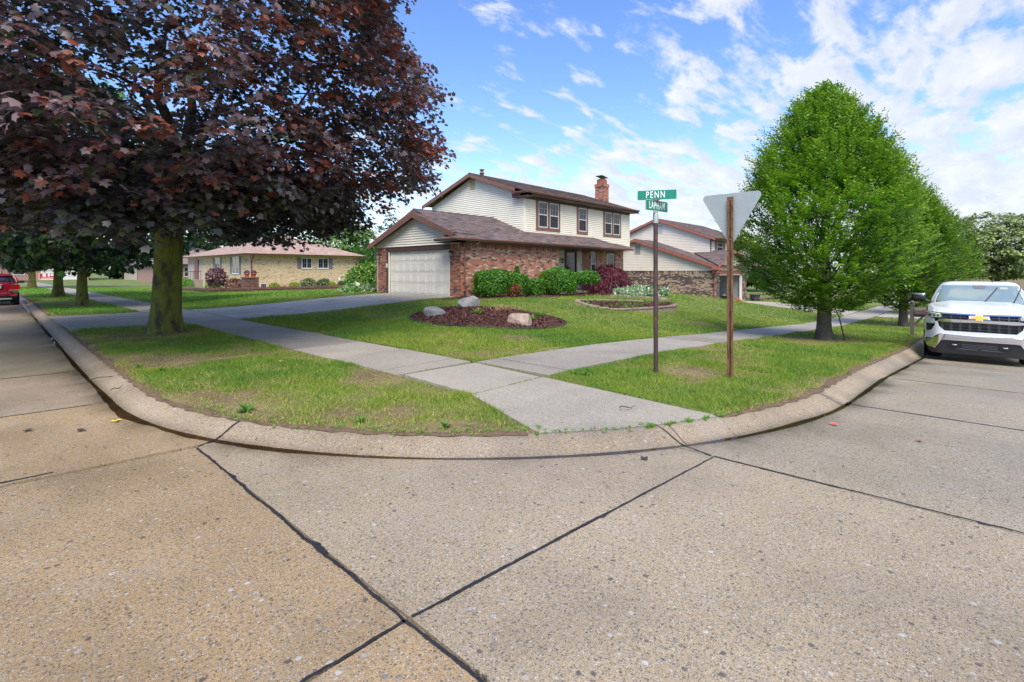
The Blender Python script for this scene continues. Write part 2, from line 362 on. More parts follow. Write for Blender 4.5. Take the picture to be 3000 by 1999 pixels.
def curve(step=.3):
    """gutter line as list of (u,v,nx,ny) from far left round the corner to far right; n points to the lawn"""
    P=[]
    for v in np.arange(140,C0,-1.5): P.append((C0-RG+float(gx(v)),float(v),1,0))
    n=44
    for i in range(n+1):
        a=math.pi+ (math.pi/2)*i/n; c_,s_=math.cos(a),math.sin(a)
        P.append((C0+RG*c_,C0+RG*s_,-c_,-s_))
    for u in np.concatenate([np.arange(7.3,30,.5),np.arange(30,140,2)]): P.append((float(u),C0-RG+float(gy(u)),0,1))
    return P
CUR=curve()
def backv(u): return C0-math.sqrt((RG-KW-.01)**2-(C0-u)**2)
RAMP=[(4.08,4.44),(5.45,4.44)]+[(u,backv(u)) for u in (5.34,4.95,4.6,4.2,3.85,3.58)]
def in_poly(u,v,pts):
    r=np.zeros(np.shape(u),bool); n=len(pts)
    for i in range(n):
        x1,y1=pts[i]; x2,y2=pts[(i+1)%n]
        c_=((y1>v)!=(y2>v))&(u<(x2-x1)*(v-y1)/(y2-y1+1e-12)+x1); r^=c_
    return r
BED=[(9.1,12.75),(8.62,11.7),(8.5,10.6),(8.75,9.6),(9.5,8.7),(10.6,8.42),(11.7,8.7),(12.5,9.35),(12.75,10.3),(12.55,11.3),(12.1,12.3),(11.6,13.3),(10.9,13.7),(10.1,13.5)]
BED2=[(17.5,12.4),(17.0,11.4),(17.5,10.6),(18.4,10.2),(19.9,9.8),(21.4,9.75),(22.6,10.3),(23.2,11.3),(22.4,12.1),(20.8,12.6),(19.2,12.95),(18.2,12.9)]
def paved(u,v):
    a=(u>4.13)&(u<5.64)&(v>4.46); b=(v>4.46)&(v<6.07)&(u>4.13); d=(v>17)&(v<22.2)&(u<14.7)&(u>1.4)
    e=(u>39.3)&(u<45)&(v<14.6)
    return a|b|d|e|in_poly(u,v,RAMP)
FND=[(17.4,22)]
def housebed(u,v): return (v>14.6+.5*np.sin(u*.9)*.3)&(v<19)&(u>13.6)&(u<29)
def builtup(u,v):
    return ((u>14.6)&(u<32.1)&(v>16.6)&(v<26.3))|((u>16)&(u<26)&(v>45.3)&(v<64))|((u>38.7)&(u<52)&(v>14.3)&(v<27))
def make_terrain():
    def ax(l):
        out=[]
        for a,b,s in l: out+=list(np.arange(a,b,s))
        return np.array(out+[l[-1][1]])
    us=ax([(-300,-20,20),(-20,0,2),(0,16,.125),(16,34,.3),(34,60,1),(60,140,5),(140,900,40)])
    vs=ax([(-300,-20,20),(-20,0,2),(0,16,.125),(16,34,.3),(34,70,1),(70,140,5),(140,900,40)])
    U,V=np.meshgrid(us,vs,indexing='ij')
    Z=Hn(U,V); d=droad(U,V)
    far=np.minimum(U,V)< -8
    Z=np.where(paved(U,V),Z-.05,Z)
    Z=np.where(d>-(KW-.035),RDn(U)-.12,Z)
    Z=np.where(in_poly(U,V,BED),Z-.03,Z)
    Z+= np.where((d<-.6)&~paved(U,V),(vnoise(U,V,.5,3)-.5)*.03,0)
    n0,n1=U.shape; idx=np.arange(n0*n1).reshape(n0,n1)
    q=np.stack([idx[:-1,:-1],idx[1:,:-1],idx[1:,1:],idx[:-1,1:]],-1).reshape(-1,4)
    m_=bpy.data.materials.new('lawn_ground'); m_.use_nodes=True; t=m_.node_tree; P=t.nodes['Principled BSDF']; P.inputs['Roughness'].default_value=.95
    a=nn('ShaderNodeAttribute',t,attribute_name='Col'); geo=nn('ShaderNodeNewGeometry',t)
    src=a.outputs['Color']
    for sc_,am in ((1.3,.18),(9,.25),(70,.4)):
        n=nn('ShaderNodeTexNoise',t); n.inputs['Scale'].default_value=sc_; n.inputs['Detail'].default_value=5; t.links.new(geo.outputs['Position'],n.inputs['Vector'])
        mr=nn('ShaderNodeMapRange',t); mr.inputs[1].default_value=.3; mr.inputs[2].default_value=.7; mr.inputs[3].default_value=1-am; mr.inputs[4].default_value=1+am; t.links.new(n.outputs['Fac'],mr.inputs[0])
        v_=nn('ShaderNodeVectorMath',t,operation='SCALE'); t.links.new(src,v_.inputs[0]); t.links.new(mr.outputs[0],v_.inputs['Scale']); src=v_.outputs[0]
    t.links.new(src,P.inputs['Base Color'])
    b=nn('ShaderNodeBump',t); b.inputs['Strength'].default_value=.8; b.inputs['Distance'].default_value=.03; n=nn('ShaderNodeTexNoise',t); n.inputs['Scale'].default_value=45; t.links.new(geo.outputs['Position'],n.inputs['Vector']); t.links.new(n.outputs['Fac'],b.inputs['Height']); t.links.new(b.outputs[0],P.inputs['Normal'])
    f=grassiness(U,V)
    soil=np.array([.13,.085,.05]); thatch=np.array([.23,.175,.08]); gr=np.array([.12,.17,.025])
    k1=vnoise(U,V,.35,5)[...,None]; C=lerp(soil,thatch,k1); C=lerp(C,gr,np.clip(f*.9,0,1)[...,None]); C=np.where(paved(U,V)[...,None],np.array([.035,.03,.02]),C)
    o=np_mesh('ground',np.stack([U,V,Z],-1).reshape(-1,3),q,C.reshape(-1,3),m_,kind='structure',smooth=True,k=4)
    tag(o,label='grass ground of the corner lots sloping gently down to the right')
def grassiness(u,v):
    """0 bare soil .. 1 full turf"""
    n=vnoise(u,v,1.1,1)*.5+vnoise(u,v,.42,2)*.35+vnoise(u,v,.17,4)*.15
    d=-droad(u,v)-KW                                   # distance behind the kerb
    strip=((u<4.2)&(v>3)&(v<17))
    full=np.clip((n-.18)/.30,0,1)
    cornerbare=np.clip((n-.28)/.34,0,1)
    f=np.where(strip,cornerbare,np.clip(full*1.25+.15,0,1))
    f=np.where(strip&(v>12.5),np.clip((n-.2)/.4,0,1),f)
    stripR=(v<4.5)&(u>5.3)
    f=np.where(stripR,np.clip((n-.18)/.34,0,1),f)
    f*= np.clip((d-.0)/.20,0.3,1)
    for (x,y,r) in ((3.15,14.64,.75),(17.2,3.1,1.15),(3.16,28.8,.8),(3.24,39.3,.9),(31.7,2.4,.8)):
        f=f*np.clip((np.hypot((u-x),(v-y))-r*.55)/r+ (n-.5)*.8,0,1)
    return f
# ---------------------------------------------------------------- roads, kerb, pavements
def gut_v(u):   # v of the gutter line for u>=C0-ish, arc below
    if u>=C0: return C0-RG+float(gy(u))
    return C0-math.sqrt(max(RG*RG-(C0-u)**2,0))
def make_roads():
    mb=MB()
    # dark underlay of both streets = the joints seen between the slabs
    xs=[-12,-6,0,6,10,16,23,28,40,60,140]
    mb.add([(x,y,RDf(x)-.03) for x in xs for y in (-8,2.2)],[(2*i,2*i+2,2*i+3,2*i+1) for i in range(len(xs)-1)])
    mb.add([(x,y,-.03) for x in (-9,4.5) for y in (2.2,140)],[(0,2,3,1)])
    road=mb.build('road',M_under); tag(road,kind='structure',label='concrete streets meeting at the corner')
    g=.008
    def slab(pts,col):
        b=MB(); b.prism(pts,lambda u,v:RDf(u)-.09,lambda u,v:RDf(u)+(.0),col)
        b.build('road_slab',M_road,road)
    T1=(.355,.250,.132); T2=(.335,.265,.170); T3=(.33,.270,.184); T4=(.34,.262,.162)
    # corner slab inside the two black joints
    arc=[p[:2] for p in CUR if 1.37<p[0]<4.37 and p[1]<5.23]
    arc=sorted(arc,key=lambda p:-p[0])
    a0=gut_v(4.37-g); a1=gut_v(1.37+g+.02)
    slab([(1.37+g,1.92+g),(4.37-g,1.64+g),(4.37-g,a0)]+[(x,y-.0) for x,y in arc]+[(C0-math.sqrt(RG*RG-(C0-5.25)**2),5.25),(1.37+g,5.25)],T2)
    # street on the left (runs along +v)
    vs=[1.92,5.27,7.82,10.6,13.4,16.2,19.0,21.8,24.6,27.4]+[30.2+2.8*i for i in range(36)]
    for i in range(len(vs)-1):
        v0,v1=vs[i],vs[i+1]
        if i==0: e=[(1.37-g,v0+g),(1.37-g,v1-.06)]; sl=.15
        else:
            e=[(max(C0-RG+float(gx(v)),0)if v>=C0 else C0-math.sqrt(RG*RG-(C0-v)**2),v) for v in np.linspace(v0+g,v1-g,7)]
            sl=.15 if i==1 else .1
        x0=-3.3
        slab([(x0+g,v0+g+(.35 if i else 0))]+e+[(x0+g,v1-g+.35)],T1 if i<2 else tuple(x*R.uniform(.86,.98) for x in T4))
        slab([(-7.8,v0+g+.5),(x0-g,v0+g+(.35 if i else 0)),(x0-g,v1-g+.35),(-7.8,v1-g+.5)],T4)
    # crossing area below and right
    us=[-12,-7.8,-3.3,1.37,4.37]; vv=[-8,-4.5,-1.4]
    for i in range(4):
        for j in range(2): slab([(us[i]+g,vv[j]+g),(us[i+1]-g,vv[j]+g),(us[i+1]-g,vv[j+1]-g),(us[i]+g,vv[j+1]-g)],T2)
    slab([(-12,-1.4+g),(-3.3-g,-1.4+g),(-3.3-g,1.92-g),(-12,1.92-g)],T1); slab([(-3.3+g,-1.4+g),(1.37-g,-1.4+g),(1.37-g,1.92-g),(-3.3+g,1.92-g)],T1)
    slab([(1.37+g,-1.4+g),(4.37-g,-1.4+g),(4.37-g,1.64-g),(1.37+g,1.92-g)],T2)
    us=[4.37,7.45,10.45,13.6,16.8,20,23.2,26.4,29.6]+[32.8+3.2*i for i in range(32)]
    for i in range(len(us)-1):
        u0,u1=us[i],us[i+1]
        t=[(u,gut_v(u)) for u in np.linspace(u1-g,u0+g,7)]
        for k_,(b0,b1) in enumerate(((-8,-3.6),(-3.6,None))):
            top=t if b1 is None else [(u1-g,b1-g),(u0+g,b1-g)]
            slab([(u0+g,b0+g)]+[(x,b0+g) for x in np.linspace(u0+g,u1-g,5)[1:]]+top,T3 if i<2 else tuple(x*R.uniform(.9,1.0) for x in T3))
    # tar worked over the older joints, ragged edge
    def tar(pts,w0,w1,seed):
        P=[]
        for (a,b) in zip(pts[:-1],pts[1:]):
            n=max(2,int(math.dist(a,b)/.018))
            P+= [(a[0]+(b[0]-a[0])*i/n,a[1]+(b[1]-a[1])*i/n) for i in range(n)]
        P.append(pts[-1]); rr=random.Random(seed); vs_=[]; fs=[]; off=0; sp=0; tg=0
        for i,(x,y) in enumerate(P):
            p=P[max(i-1,0)]; q=P[min(i+1,len(P)-1)]; tx,ty=q[0]-p[0],q[1]-p[1]; l=math.hypot(tx,ty); nx,ny=-ty/l,tx/l
            t=i/len(P); w=lerp(w0,w1,t)*(.55+.45*float(vnoise(i,seed,9,seed)))
            off=off*.93+rr.gauss(0,.0011); tg=(rr.random()**16)*.05 if i%3==0 else tg*.6; sp+=(tg-sp)*.35; sp2=.006*float(vnoise(i,seed+3,4,seed+1))
            a=w/2+off+rr.random()*.004+sp2; b=w/2-off+rr.random()*.003+sp
            vs_+= [(x+nx*a,y+ny*a,RDf(x)+.0035),(x-nx*b,y-ny*b,RDf(x)+.0035)]
            if i: k_=2*i; fs.append((k_-2,k_-1,k_+1,k_))
        b=MB(); b.add(vs_,fs,(1,1,1)); b.build('joint_tar',M_tar,road)
    tar([(1.37,-1.4),(1.35,1.92),(1.37,5.2)],.016,.015,3); tar([(-3.3,1.93),(.9,1.93),(1.345,1.92)],.013,.016,4); tar([(1.385,1.92),(4.37,1.64)],.017,.009,5)
    tar([(4.38,1.64),(4.40,-1.4)],.011,.010,6); tar([(.95,7.82),(-3.3,8.15)],.022,.02,7); tar([(.42,5.42),(-3.3,5.6)],.02,.02,8)
    tar([(7.45,1.1),(7.5,-3.6)],.018,.012,9); tar([(10.45,.95),(10.5,-3.6)],.016,.010,10); tar([(1.0,10.62),(-3.3,10.9)],.02,.02,12)
    tar([(-.05,-1.0),(.0,-.9)],.01,.01,13)
    for (a,c_,w_) in (((1.38,5.22),(1.88,5.47),.016),((4.37,1.66),(4.56,2.34),.012)):     # black joints over the kerb
        n=14; vs_=[];fs=[]; rr=random.Random(8)
        for i in range(n+1):
            t=i/n; x=lerp(a[0],c_[0],t); y=lerp(a[1],c_[1],t); d=-float(droad(x,y)); z=float(np.interp(d,[-.5,.03,.075,.15,.225,.32],[0,.002,.014,.045,.078,.1]))+.006; L_=math.dist(a,c_); nx,ny=-(c_[1]-a[1])/L_,(c_[0]-a[0])/L_; q=w_*(.4+.5*rr.random())
            vs_+= [(x+nx*q,y+ny*q,z),(x-nx*q,y-ny*q,z)]
            if i: fs.append((2*i-2,2*i-1,2*i+1,2*i))
        b=MB(); b.add(vs_,fs); b.build('joint_tar',M_tar,road)
    # kerb sections
    ku=MB(); ku.add([(-0.0,0,-.5),(.1,0,-.5),(.1,.1,-.5)],[(0,1,2)])
    prof=[(-.01,-.10),(-.01,-.006),(-.006,-.001),(.04,.002),(.10,.014),(.20,.045),(.30,.078),(.37,.094),(.42,.101),(.475,.102),(.485,.085)]
    kb=empty('kerb',(0,0,0),kind='structure',label='low rolled concrete kerb round the corner')
    cuts_s=[]; S_=[0]
    for a,b in zip(CUR[:-1],CUR[1:]): S_.append(S_[-1]+math.dist(a[:2],b[:2]))
    # cut at these gutter points
    marks=[(1.12,v) for v in vs[2:30]]+[(1.42,5.35),(4.37,1.72),(7.45,1.1),(10.45,1),(13.6,.9),(16.8,.9)]+[(u,.88) for u in us[5:24]]
    cut=sorted(min(range(len(CUR)),key=lambda i:math.dist(CUR[i][:2],m_)) for m_ in marks); cut=[0]+cut+[len(CUR)-1]
    cut=sorted(set(cut))
    for c0,c1 in zip(cut[:-1],cut[1:]):
        pts=[list(p) for p in CUR[c0:c1+1]]
        if len(pts)<2: continue
        def sh(p,q,s_):
            l=math.dist(p[:2],q[:2]); return [p[0]+(q[0]-p[0])*s_/l,p[1]+(q[1]-p[1])*s_/l,p[2],p[3]]
        pts[0]=sh(pts[0],pts[1],.006); pts[-1]=sh(pts[-1],pts[-2],.006)
        vs_=[]; fs=[]; m_=len(prof)
        for (u,v,nx,ny) in pts:
            zt=Hf(u+nx*.34,v+ny*.34); z0=RDf(u); k_=(zt-z0)/.1
            for (dd,zz) in [(a_*.76 if a_>0 else a_,b_) for a_,b_ in prof]: vs_.append((u+nx*dd,v+ny*dd,z0+(zz*k_ if zz>0 else zz)))
        n=len(pts)
        for i in range(n-1):
            for j in range(m_-1): fs.append((i*m_+j,(i+1)*m_+j,(i+1)*m_+j+1,i*m_+j+1))
        b=MB(); b.add(vs_,fs,(1,1,1),True); b.add(vs_[:m_],[tuple(range(m_))]); b.add(vs_[-m_:],[tuple(range(m_-1,-1,-1))])
        b.build('kerb_section',M_kerb,kb)
    # pavements
    sw=MB(); sw.add([(0,0,-.3),(.1,0,-.3),(.1,.1,-.3)],[(0,1,2)])
    sw=empty('sidewalk',(0,0,0),kind='structure',label='grey sidewalk slabs with mossy joints')
    def wslab(pts,par,name='paving_slab',m_=M_walk,lift=.012,sub=True):
        b=MB(); dz=R.uniform(-.006,.006); 
        cx=sum(p[0] for p in pts)/len(pts); cy=sum(p[1] for p in pts)/len(pts)
        b.prism(pts,lambda u,v:Hf(u,v)-.15,lambda u,v:Hf(u,v)+lift+dz,(1,1,1)); b.build(name,m_,par,bevel=.006)
    g=.016
    wslab([(4.15,4.50),(5.47,4.49),(5.60,6.00),(4.25,6.06)],sw); 
    v=6.12; first=True
    while v<90:
        l=.45 if first else 1.52; first=False
        if not(16.7<v+l/2<22.3): wslab([(4.15+g,v+g),(5.63-g,v+g),(5.63-g,v+l-g),(4.15+g,v+l-g)],sw)
        else: wslab([(4.15+g,v+g),(5.63-g,v+g),(5.63-g,v+l-g),(4.15+g,v+l-g)],sw,m_=M_drive)
        v+=l
    u=5.655; first=True
    while u<90:
        l=.5 if first else 1.55; first=False
        wslab([(u+g,4.5+g),(u+l-g,4.5+g),(u+l-g,6.05-g),(u+g,6.05-g)],sw); u+=l
    # ramp down to the kerb
    zr=lambda u,v: lerp(.075,.112,min(max((v-2)/2.4,0),1))
    b=MB(); b.prism(RAMP,lambda u,v:0,lambda u,v:zr(u,v)+.012); b.build('ramp_slab',M_walk,sw,bevel=.006)
    dw=empty('driveway',(0,0,0),kind='structure',label='pale concrete driveway from the left street to the cream garage door')
    us_=[1.62,2.9,4.14]; 
    for u0,u1 in zip(us_[:-1],us_[1:]):
        for v0,v1 in ((17-.4,19.5),(19.5,22.2+.3)): wslab([(u0+g,v0+g),(u1-g,v0+g+.1),(u1-g,v1-g-.1),(u0+g,v1-g)],dw,'driveway_slab',M_drive)
    us_=[5.65,8.0,10.3,12.5,14.62]
    for u0,u1 in zip(us_[:-1],us_[1:]):
        for v0,v1 in ((17.05,18.75),(18.75,20.5),(20.5,22.3)):
            k_=np.linspace(u0+g,u1-g,4)
            wslab([(x,v0+g) for x in k_]+[(x,v1-g) for x in k_[::-1]],dw,'driveway_slab',M_drive,lift=.02)
    d2=empty('neighbour_driveway',(0,0,0),kind='structure',label='concrete driveway running to the open garage of the far house')
    for v0,v1 in ((1.45,4.4),(6.1,8.9),(8.9,11.7),(11.7,14.4)):
        for u0,u1 in ((39.4,42.1),(42.1,44.9)):
            wslab([(u0+g,v0+g),(u1-g,v0+g),(u1-g,v1-g),(u0+g,v1-g)],d2,'driveway_slab',M_drive,lift=.03)
def gutter_water():
    m_=bpy.data.materials.new('rain_water'); m_.use_nodes=True; t=m_.node_tree; t.nodes.remove(t.nodes['Principled BSDF'])
    tr=nn('ShaderNodeBsdfTransparent',t); tr.inputs[0].default_value=(.50,.44,.36,1); gl=nn('ShaderNodeBsdfGlossy',t); gl.inputs['Roughness'].default_value=.04; fr=nn('ShaderNodeFresnel',t); fr.inputs[0].default_value=1.33
    mx=nn('ShaderNodeMixShader',t); t.links.new(fr.outputs[0],mx.inputs[0]); t.links.new(tr.outputs[0],mx.inputs[1]); t.links.new(gl.outputs[0],mx.inputs[2]); t.links.new(mx.outputs[0],t.nodes['Material Output'].inputs[0])
    P=[c for c in CUR if c[1]<70 and c[0]<60]; Q=[]
    for a,c in zip(P[:-1],P[1:]):
        k=max(1,int(math.dist(a[:2],c[:2])/.07))
        for i in range(k): t_=i/k; Q.append(tuple(lerp(a[q],c[q],t_) for q in range(4)))
    V=[]
    for (u,v,nx,ny) in Q:
        s_=u-v; n=.5+.28*math.sin(s_*1.7)+.16*math.sin(s_*4.3+1)+.08*math.sin(s_*11.7); wide=math.exp(-((v-6.4)/1.3)**2)/(1+math.exp((u-2.2)*6))
        w=(.008+.030*n)*(.35+.65*min(1,abs((C0-u)-(C0-v))/2.6))+.075*wide*n; z=RDf(u)+.0045; V+= [(u-nx*w,v-ny*w,z),(u+nx*(.028+.014*n),v+ny*(.028+.014*n),z+.001)]
    b=MB(); b.add(V,[(2*i,2*i+2,2*i+3,2*i+1) for i in range(len(V)//2-1)]); o=b.build('gutter_water',m_); tag(o,label='shallow rain water lying along the gutter round the corner',kind='structure')
def soil_edge():
    r=random.Random(3); V=[];F=[]; Q=[]; P=[c for c in CUR if c[1]<60 and c[0]<50]
    for a,c in zip(P[:-1],P[1:]):
        k=max(1,int(math.dist(a[:2],c[:2])/.05))
        for i in range(k): t_=i/k; Q.append(tuple(lerp(a[q],c[q],t_) for q in range(4)))
    for i,(u,v,nx,ny) in enumerate(Q):
        w=.30+.012*math.sin(i*.9)+r.uniform(-.008,.008)
        for d,dz in ((w,.004),(.35,.008),(.40+.05*math.sin(i*.21),.004),(.52,-.02)):
            x,y=u+nx*d,v+ny*d; V.append((x,y,Hf(x,y)+dz+(r.uniform(-.003,.004) if d<.5 else 0)))
        if i and not in_poly(np.array([u+nx*.5]),np.array([v+ny*.5]),RAMP)[0] and not(16.6<v<22.6 and u<2): F+= [(4*i-4+j,4*i+j,4*i+j+1,4*i-3+j) for j in range(3)]
    b=MB(); b.add(V,F,(1,1,1),True); o=b.build('soil_edge',M_soil); tag(o,label='bare brown soil rim between the kerb and the grass',kind='structure')
# ---------------------------------------------------------------- grass, weeds, litter
def make_grass():
    V=[];C=[]
    def field(n,u0,u1,v0,v1,zmin,zmax,hgt,wid,seed):
        r=np.random.default_rng(seed)
        u=r.uniform(u0,u1,n); v=r.uniform(v0,v1,n); Z=.7343*u+.6788*v; X=.6788*u-.7343*v
        ok=(Z>zmin)&(Z<=zmax)&(X>-1.25*Z-1)&(X<1.25*Z+1.5)&~paved(u,v)&~in_poly(u,v,BED)&~in_poly(u,v,BED2)&~builtup(u,v)&(droad(u,v)<-KW-.01)&~housebed(u,v)
        u,v,Z=u[ok],v[ok],Z[ok]
        g=grassiness(u,v); keep=r.random(len(u))<(.38+.62*g)
        u,v,Z,g=u[keep],v[keep],Z[keep],g[keep]
        n=len(u); h=hgt*(.45+.8*r.random(n))*(.42+.75*g)*(.7+.6*vnoise(u,v,.6,7)); wd=wid*(.7+.6*r.random(n))
        # edge of pavements and kerb gets longer tufts
        a=r.uniform(0,2*math.pi,n); lean=h*(.3+.9*r.random(n)); b=r.uniform(0,2*math.pi,n)
        z=Hn(u,v)-.004+(vnoise(u,v,.5,3)-.5)*.03
        P=np.empty((n,3,3),np.float32)
        P[:,0]=np.stack([u-np.cos(b)*wd/2,v-np.sin(b)*wd/2,z],-1); P[:,1]=np.stack([u+np.cos(b)*wd/2,v+np.sin(b)*wd/2,z],-1)
        P[:,2]=np.stack([u+np.cos(a)*lean,v+np.sin(a)*lean,z+h],-1)
        n1=vnoise(u,v,1.6,11); n2=vnoise(u,v,.3,12); t=np.clip(n1*.7+n2*.45-.12+(1-g)*.25,0,1)[:,None]
        green=np.array([.085,.205,.020]); lime=np.array([.225,.315,.028]); dry=np.array([.42,.32,.12])
        c=lerp(green,lime,np.clip(t*1.25,0,1)); dryp=(r.random(n)<(.05+.62*(1-g)**1.3+.10*(n1>.62)))[:,None]
        c=np.where(dryp,dry*(.6+.6*r.random((n,1))),c); shade=((u<4.2)&(v>8.8)&(v<17)|((v>24)))[:,None]
        lush=(v>24)[:,None]; c=np.where(lush&~dryp,c*np.array([.8,1.12,.9]),c)
        c=c*(.72+.56*r.random((n,1)))
        V.append(P.reshape(-1,3)); C.append(np.repeat(c,3,0))
    field(800000,1.3,16,1.2,14,0,9.5,.050,.0085,1)
    field(680000,1.3,20,1.0,17,9.5,15,.055,.012,2)
    field(420000,1.3,34,.8,30,15,25,.060,.020,3)
    field(420000,1.3,62,.8,62,25,45,.075,.036,4)
    V=np.concatenate(V);C=np.concatenate(C); T=np.arange(len(V)).reshape(-1,3)
    o=np_mesh('grass',V,T,C,M_grass,kind='stuff'); tag(o,label='short yellow-green lawn grass with thin brown patches',cat='grass')
    print('grass tris',len(T))
def leafy(n_leaf_template): pass
def blades_at(pts,h,w,cols,seed,lean=.5,name='weeds',parent=None,mat_=None,per=8,kind='stuff'):
    r=np.random.default_rng(seed); V=[];C=[]
    for (x,y,z,s) in pts:
        for k_ in range(per):
            a=r.uniform(0,2*math.pi); L_=h*s*r.uniform(.6,1.15); ww=w*s*r.uniform(.7,1.2); el=r.uniform(.25,1.1)
            d=np.array([math.cos(a)*math.cos(el),math.sin(a)*math.cos(el),math.sin(el)]); sd_=np.array([-math.sin(a),math.cos(a),0])*ww/2
            b=np.array([x,y,z]); m_=b+d*L_*.55+np.array([0,0,.0]); t=b+d*L_+np.array([0,0,-L_*.25*lean])
            V+= [b,m_+sd_,m_-sd_,t]; c=np.array(cols[r.integers(len(cols))])*r.uniform(.75,1.25); C+= [c]*4
    V=np.array(V);C=np.array(C); n=len(V)//4; b=np.arange(n)[:,None]*4
    T=np.concatenate([b+np.array([[0,1,2]]),b+np.array([[2,1,3]])],0)
    return np_mesh(name,V,T,C,mat_ or M_grass,parent,kind=kind)
def make_weeds():
    r=random.Random(5); P=[]
    # weeds thick along the back of the kerb and in the joints
    for (u,v,nx,ny) in CUR:
        if 1.2<u<4.4 and v<6.2:
            for _ in range(20):
                dd=.365+abs(r.gauss(0,.10)); P.append((u+nx*dd+r.uniform(-.1,.1),v+ny*dd+r.uniform(-.1,.1),.1,r.uniform(.3,.8)))
        if u>=4.3 and u<5.6 and v<2.5:
            for _ in range(22): P.append((u+r.uniform(-.08,.08),v+.36+abs(r.gauss(0,.03)),.1,r.uniform(.4,.8)))
    P=[p for p in P if not in_poly(np.array([p[0]]),np.array([p[1]]),[(4.0,4.4),(5.4,4.4),(5.3,2.0),(4.3,2.5),(3.7,2.97)])[0]]
    o=blades_at(P,.06,.012,[(.13,.30,.02),(.20,.36,.03),(.09,.22,.03)],3,per=7); tag(o,label='bright green weeds growing along the back of the kerb',cat='weeds')
    Q=[]
    def line(a,b,n,z=.105,s=.6):
        for _ in range(n):
            t=r.random(); 
            if vnoise(a[0]+(b[0]-a[0])*t,a[1]+(b[1]-a[1])*t,.35,9)<.42: continue
            Q.append((a[0]+(b[0]-a[0])*t+r.gauss(0,.012),a[1]+(b[1]-a[1])*t+r.gauss(0,.012),Hf(a[0]+(b[0]-a[0])*t,a[1]+(b[1]-a[1])*t)+.008,r.uniform(.3,1)*s))
    line((4.1,4.47),(5.6,4.465),520); line((4.2,6.09),(5.6,6.06),160); line((5.54,4.5),(5.64,6.0),300); line((4.15,4.5),(4.2,6.1),60)
    for k_ in range(1,7): line((6.14+1.55*k_,4.5),(6.14+1.55*k_,6.05),60)
    for k_ in (19.5,18.75,20.5): line((5.6,k_),(14.6,k_),260)
    for k_ in (8,10.3,12.5,5.64,4.14,1.62): line((k_,17),(k_,22.2),150)
    o=blades_at(Q,.042,.015,[(.24,.33,.03),(.14,.24,.02),(.34,.28,.07)],4,per=5,name='moss'); tag(o,label='moss and small weeds in the sidewalk joints',cat='moss')
    # broad-leaf rosettes in the left strip, one by one
    k_=0; WL=['biggest weed rosette at the kerb edge of the left verge','weed rosette farthest up the left verge, near the kerb','weed rosette just in front of the farthest one on the left verge','weed rosette on bare soil of the left verge, a step from the kerb','weed rosette at the corner tip where verge meets kerb','weed rosette halfway between the corner tip and the biggest rosette','dark weed rosette right of the ramp slab','weed rosette near the foot of the sign posts','weed rosette beside the ramp edge on the right verge','tiny weed rosette between kerb and bare patch']
    for (x,y,s) in ((1.98,5.72,1.15),(1.72,9.5,.9),(1.9,9.0,.8),(2.2,8.2,.7),(3.1,3.75,.8),(2.62,4.5,.7),(6.0,4.1,1),(6.25,4.2,.9),(5.95,4.25,.8),(2.0,7.9,.6)):
        o=blades_at([(x,y,.105,1)],.12*s,.032*s,[(.075,.21,.02),(.10,.25,.03)],20+k_,per=20,name='dandelion_plant',kind=None)
        lab=WL[k_]
        tag(o,label=lab,cat='weed',group='weed rosettes in the verges'); k_+=1
    # fallen leaves and twigs on the concrete
    spots=[(1.02,6.75,.055,(.65,.45,.06),'yellow fallen leaf lying in the left gutter'),(6.15,1.05,.05,(.6,.12,.09),'pink-red fallen leaf on the right street by the gutter'),
           (6.1,.35,.04,(.3,.06,.02),'small brown-red leaf farther out on the right street'),(.35,7.0,.05,(.05,.045,.03),'dark curled leaf on the left street slab'),
           (3.9,2.05,.05,(.05,.035,.03),'dark leaf scrap in the corner gutter'),(.72,6.6,.05,(.06,.05,.03),'dark wet leaf near the left gutter'),(3.4,8.3,.07,(.5,.33,.14),'tan dry leaf on the left verge grass')]
    for (x,y,s,c,lab) in spots:
        b=MB(); z=(RDf(x) if droad(x,y)>-.02 else Hf(x,y)+.03)+.008; n=9; a0=r.uniform(0,6)
        pts=[(x+math.cos(a0+k*.698)*s*(1 if k%2 else .55),y+math.sin(a0+k*.698)*s*(1 if k%2 else .5),z+r.uniform(0,.018)) for k in range(n)]
        b.add([(x,y,z+.004)]+pts,[(0,1+k,1+(k+1)%n) for k in range(n)],c); o=b.build('fallen_leaf',mat('fallen_leaf_'+str(len(bpy.data.materials)),c,.5)); tag(o,label=lab,cat='leaf')
    for (x,y,l,a,lab) in ((4.85,2.75,.2,-.6,'dark twig lying on the ramp slab by the right verge'),(1.3,9.2,.5,.5,'long bare twig lying across the left kerb'),(1.25,8.2,.25,.9,'short twig on the left kerb'),(2.6,13.3,.7,.2,'curved fallen branch at the foot of the big maple')):
        b=MB(); z=Hf(x,y)+.03 if droad(x,y)<-.3 else .09
        b.tube([(x+math.cos(a)*l*(t-.5),y+math.sin(a)*l*(t-.5)+.02*math.sin(t*9),z+.01*math.sin(t*7)) for t in np.linspace(0,1,7)],[.006,.007,.006,.006,.005,.004,.002],6)
        o=b.build('twig',M_twig); tag(o,label=lab,cat='twig')
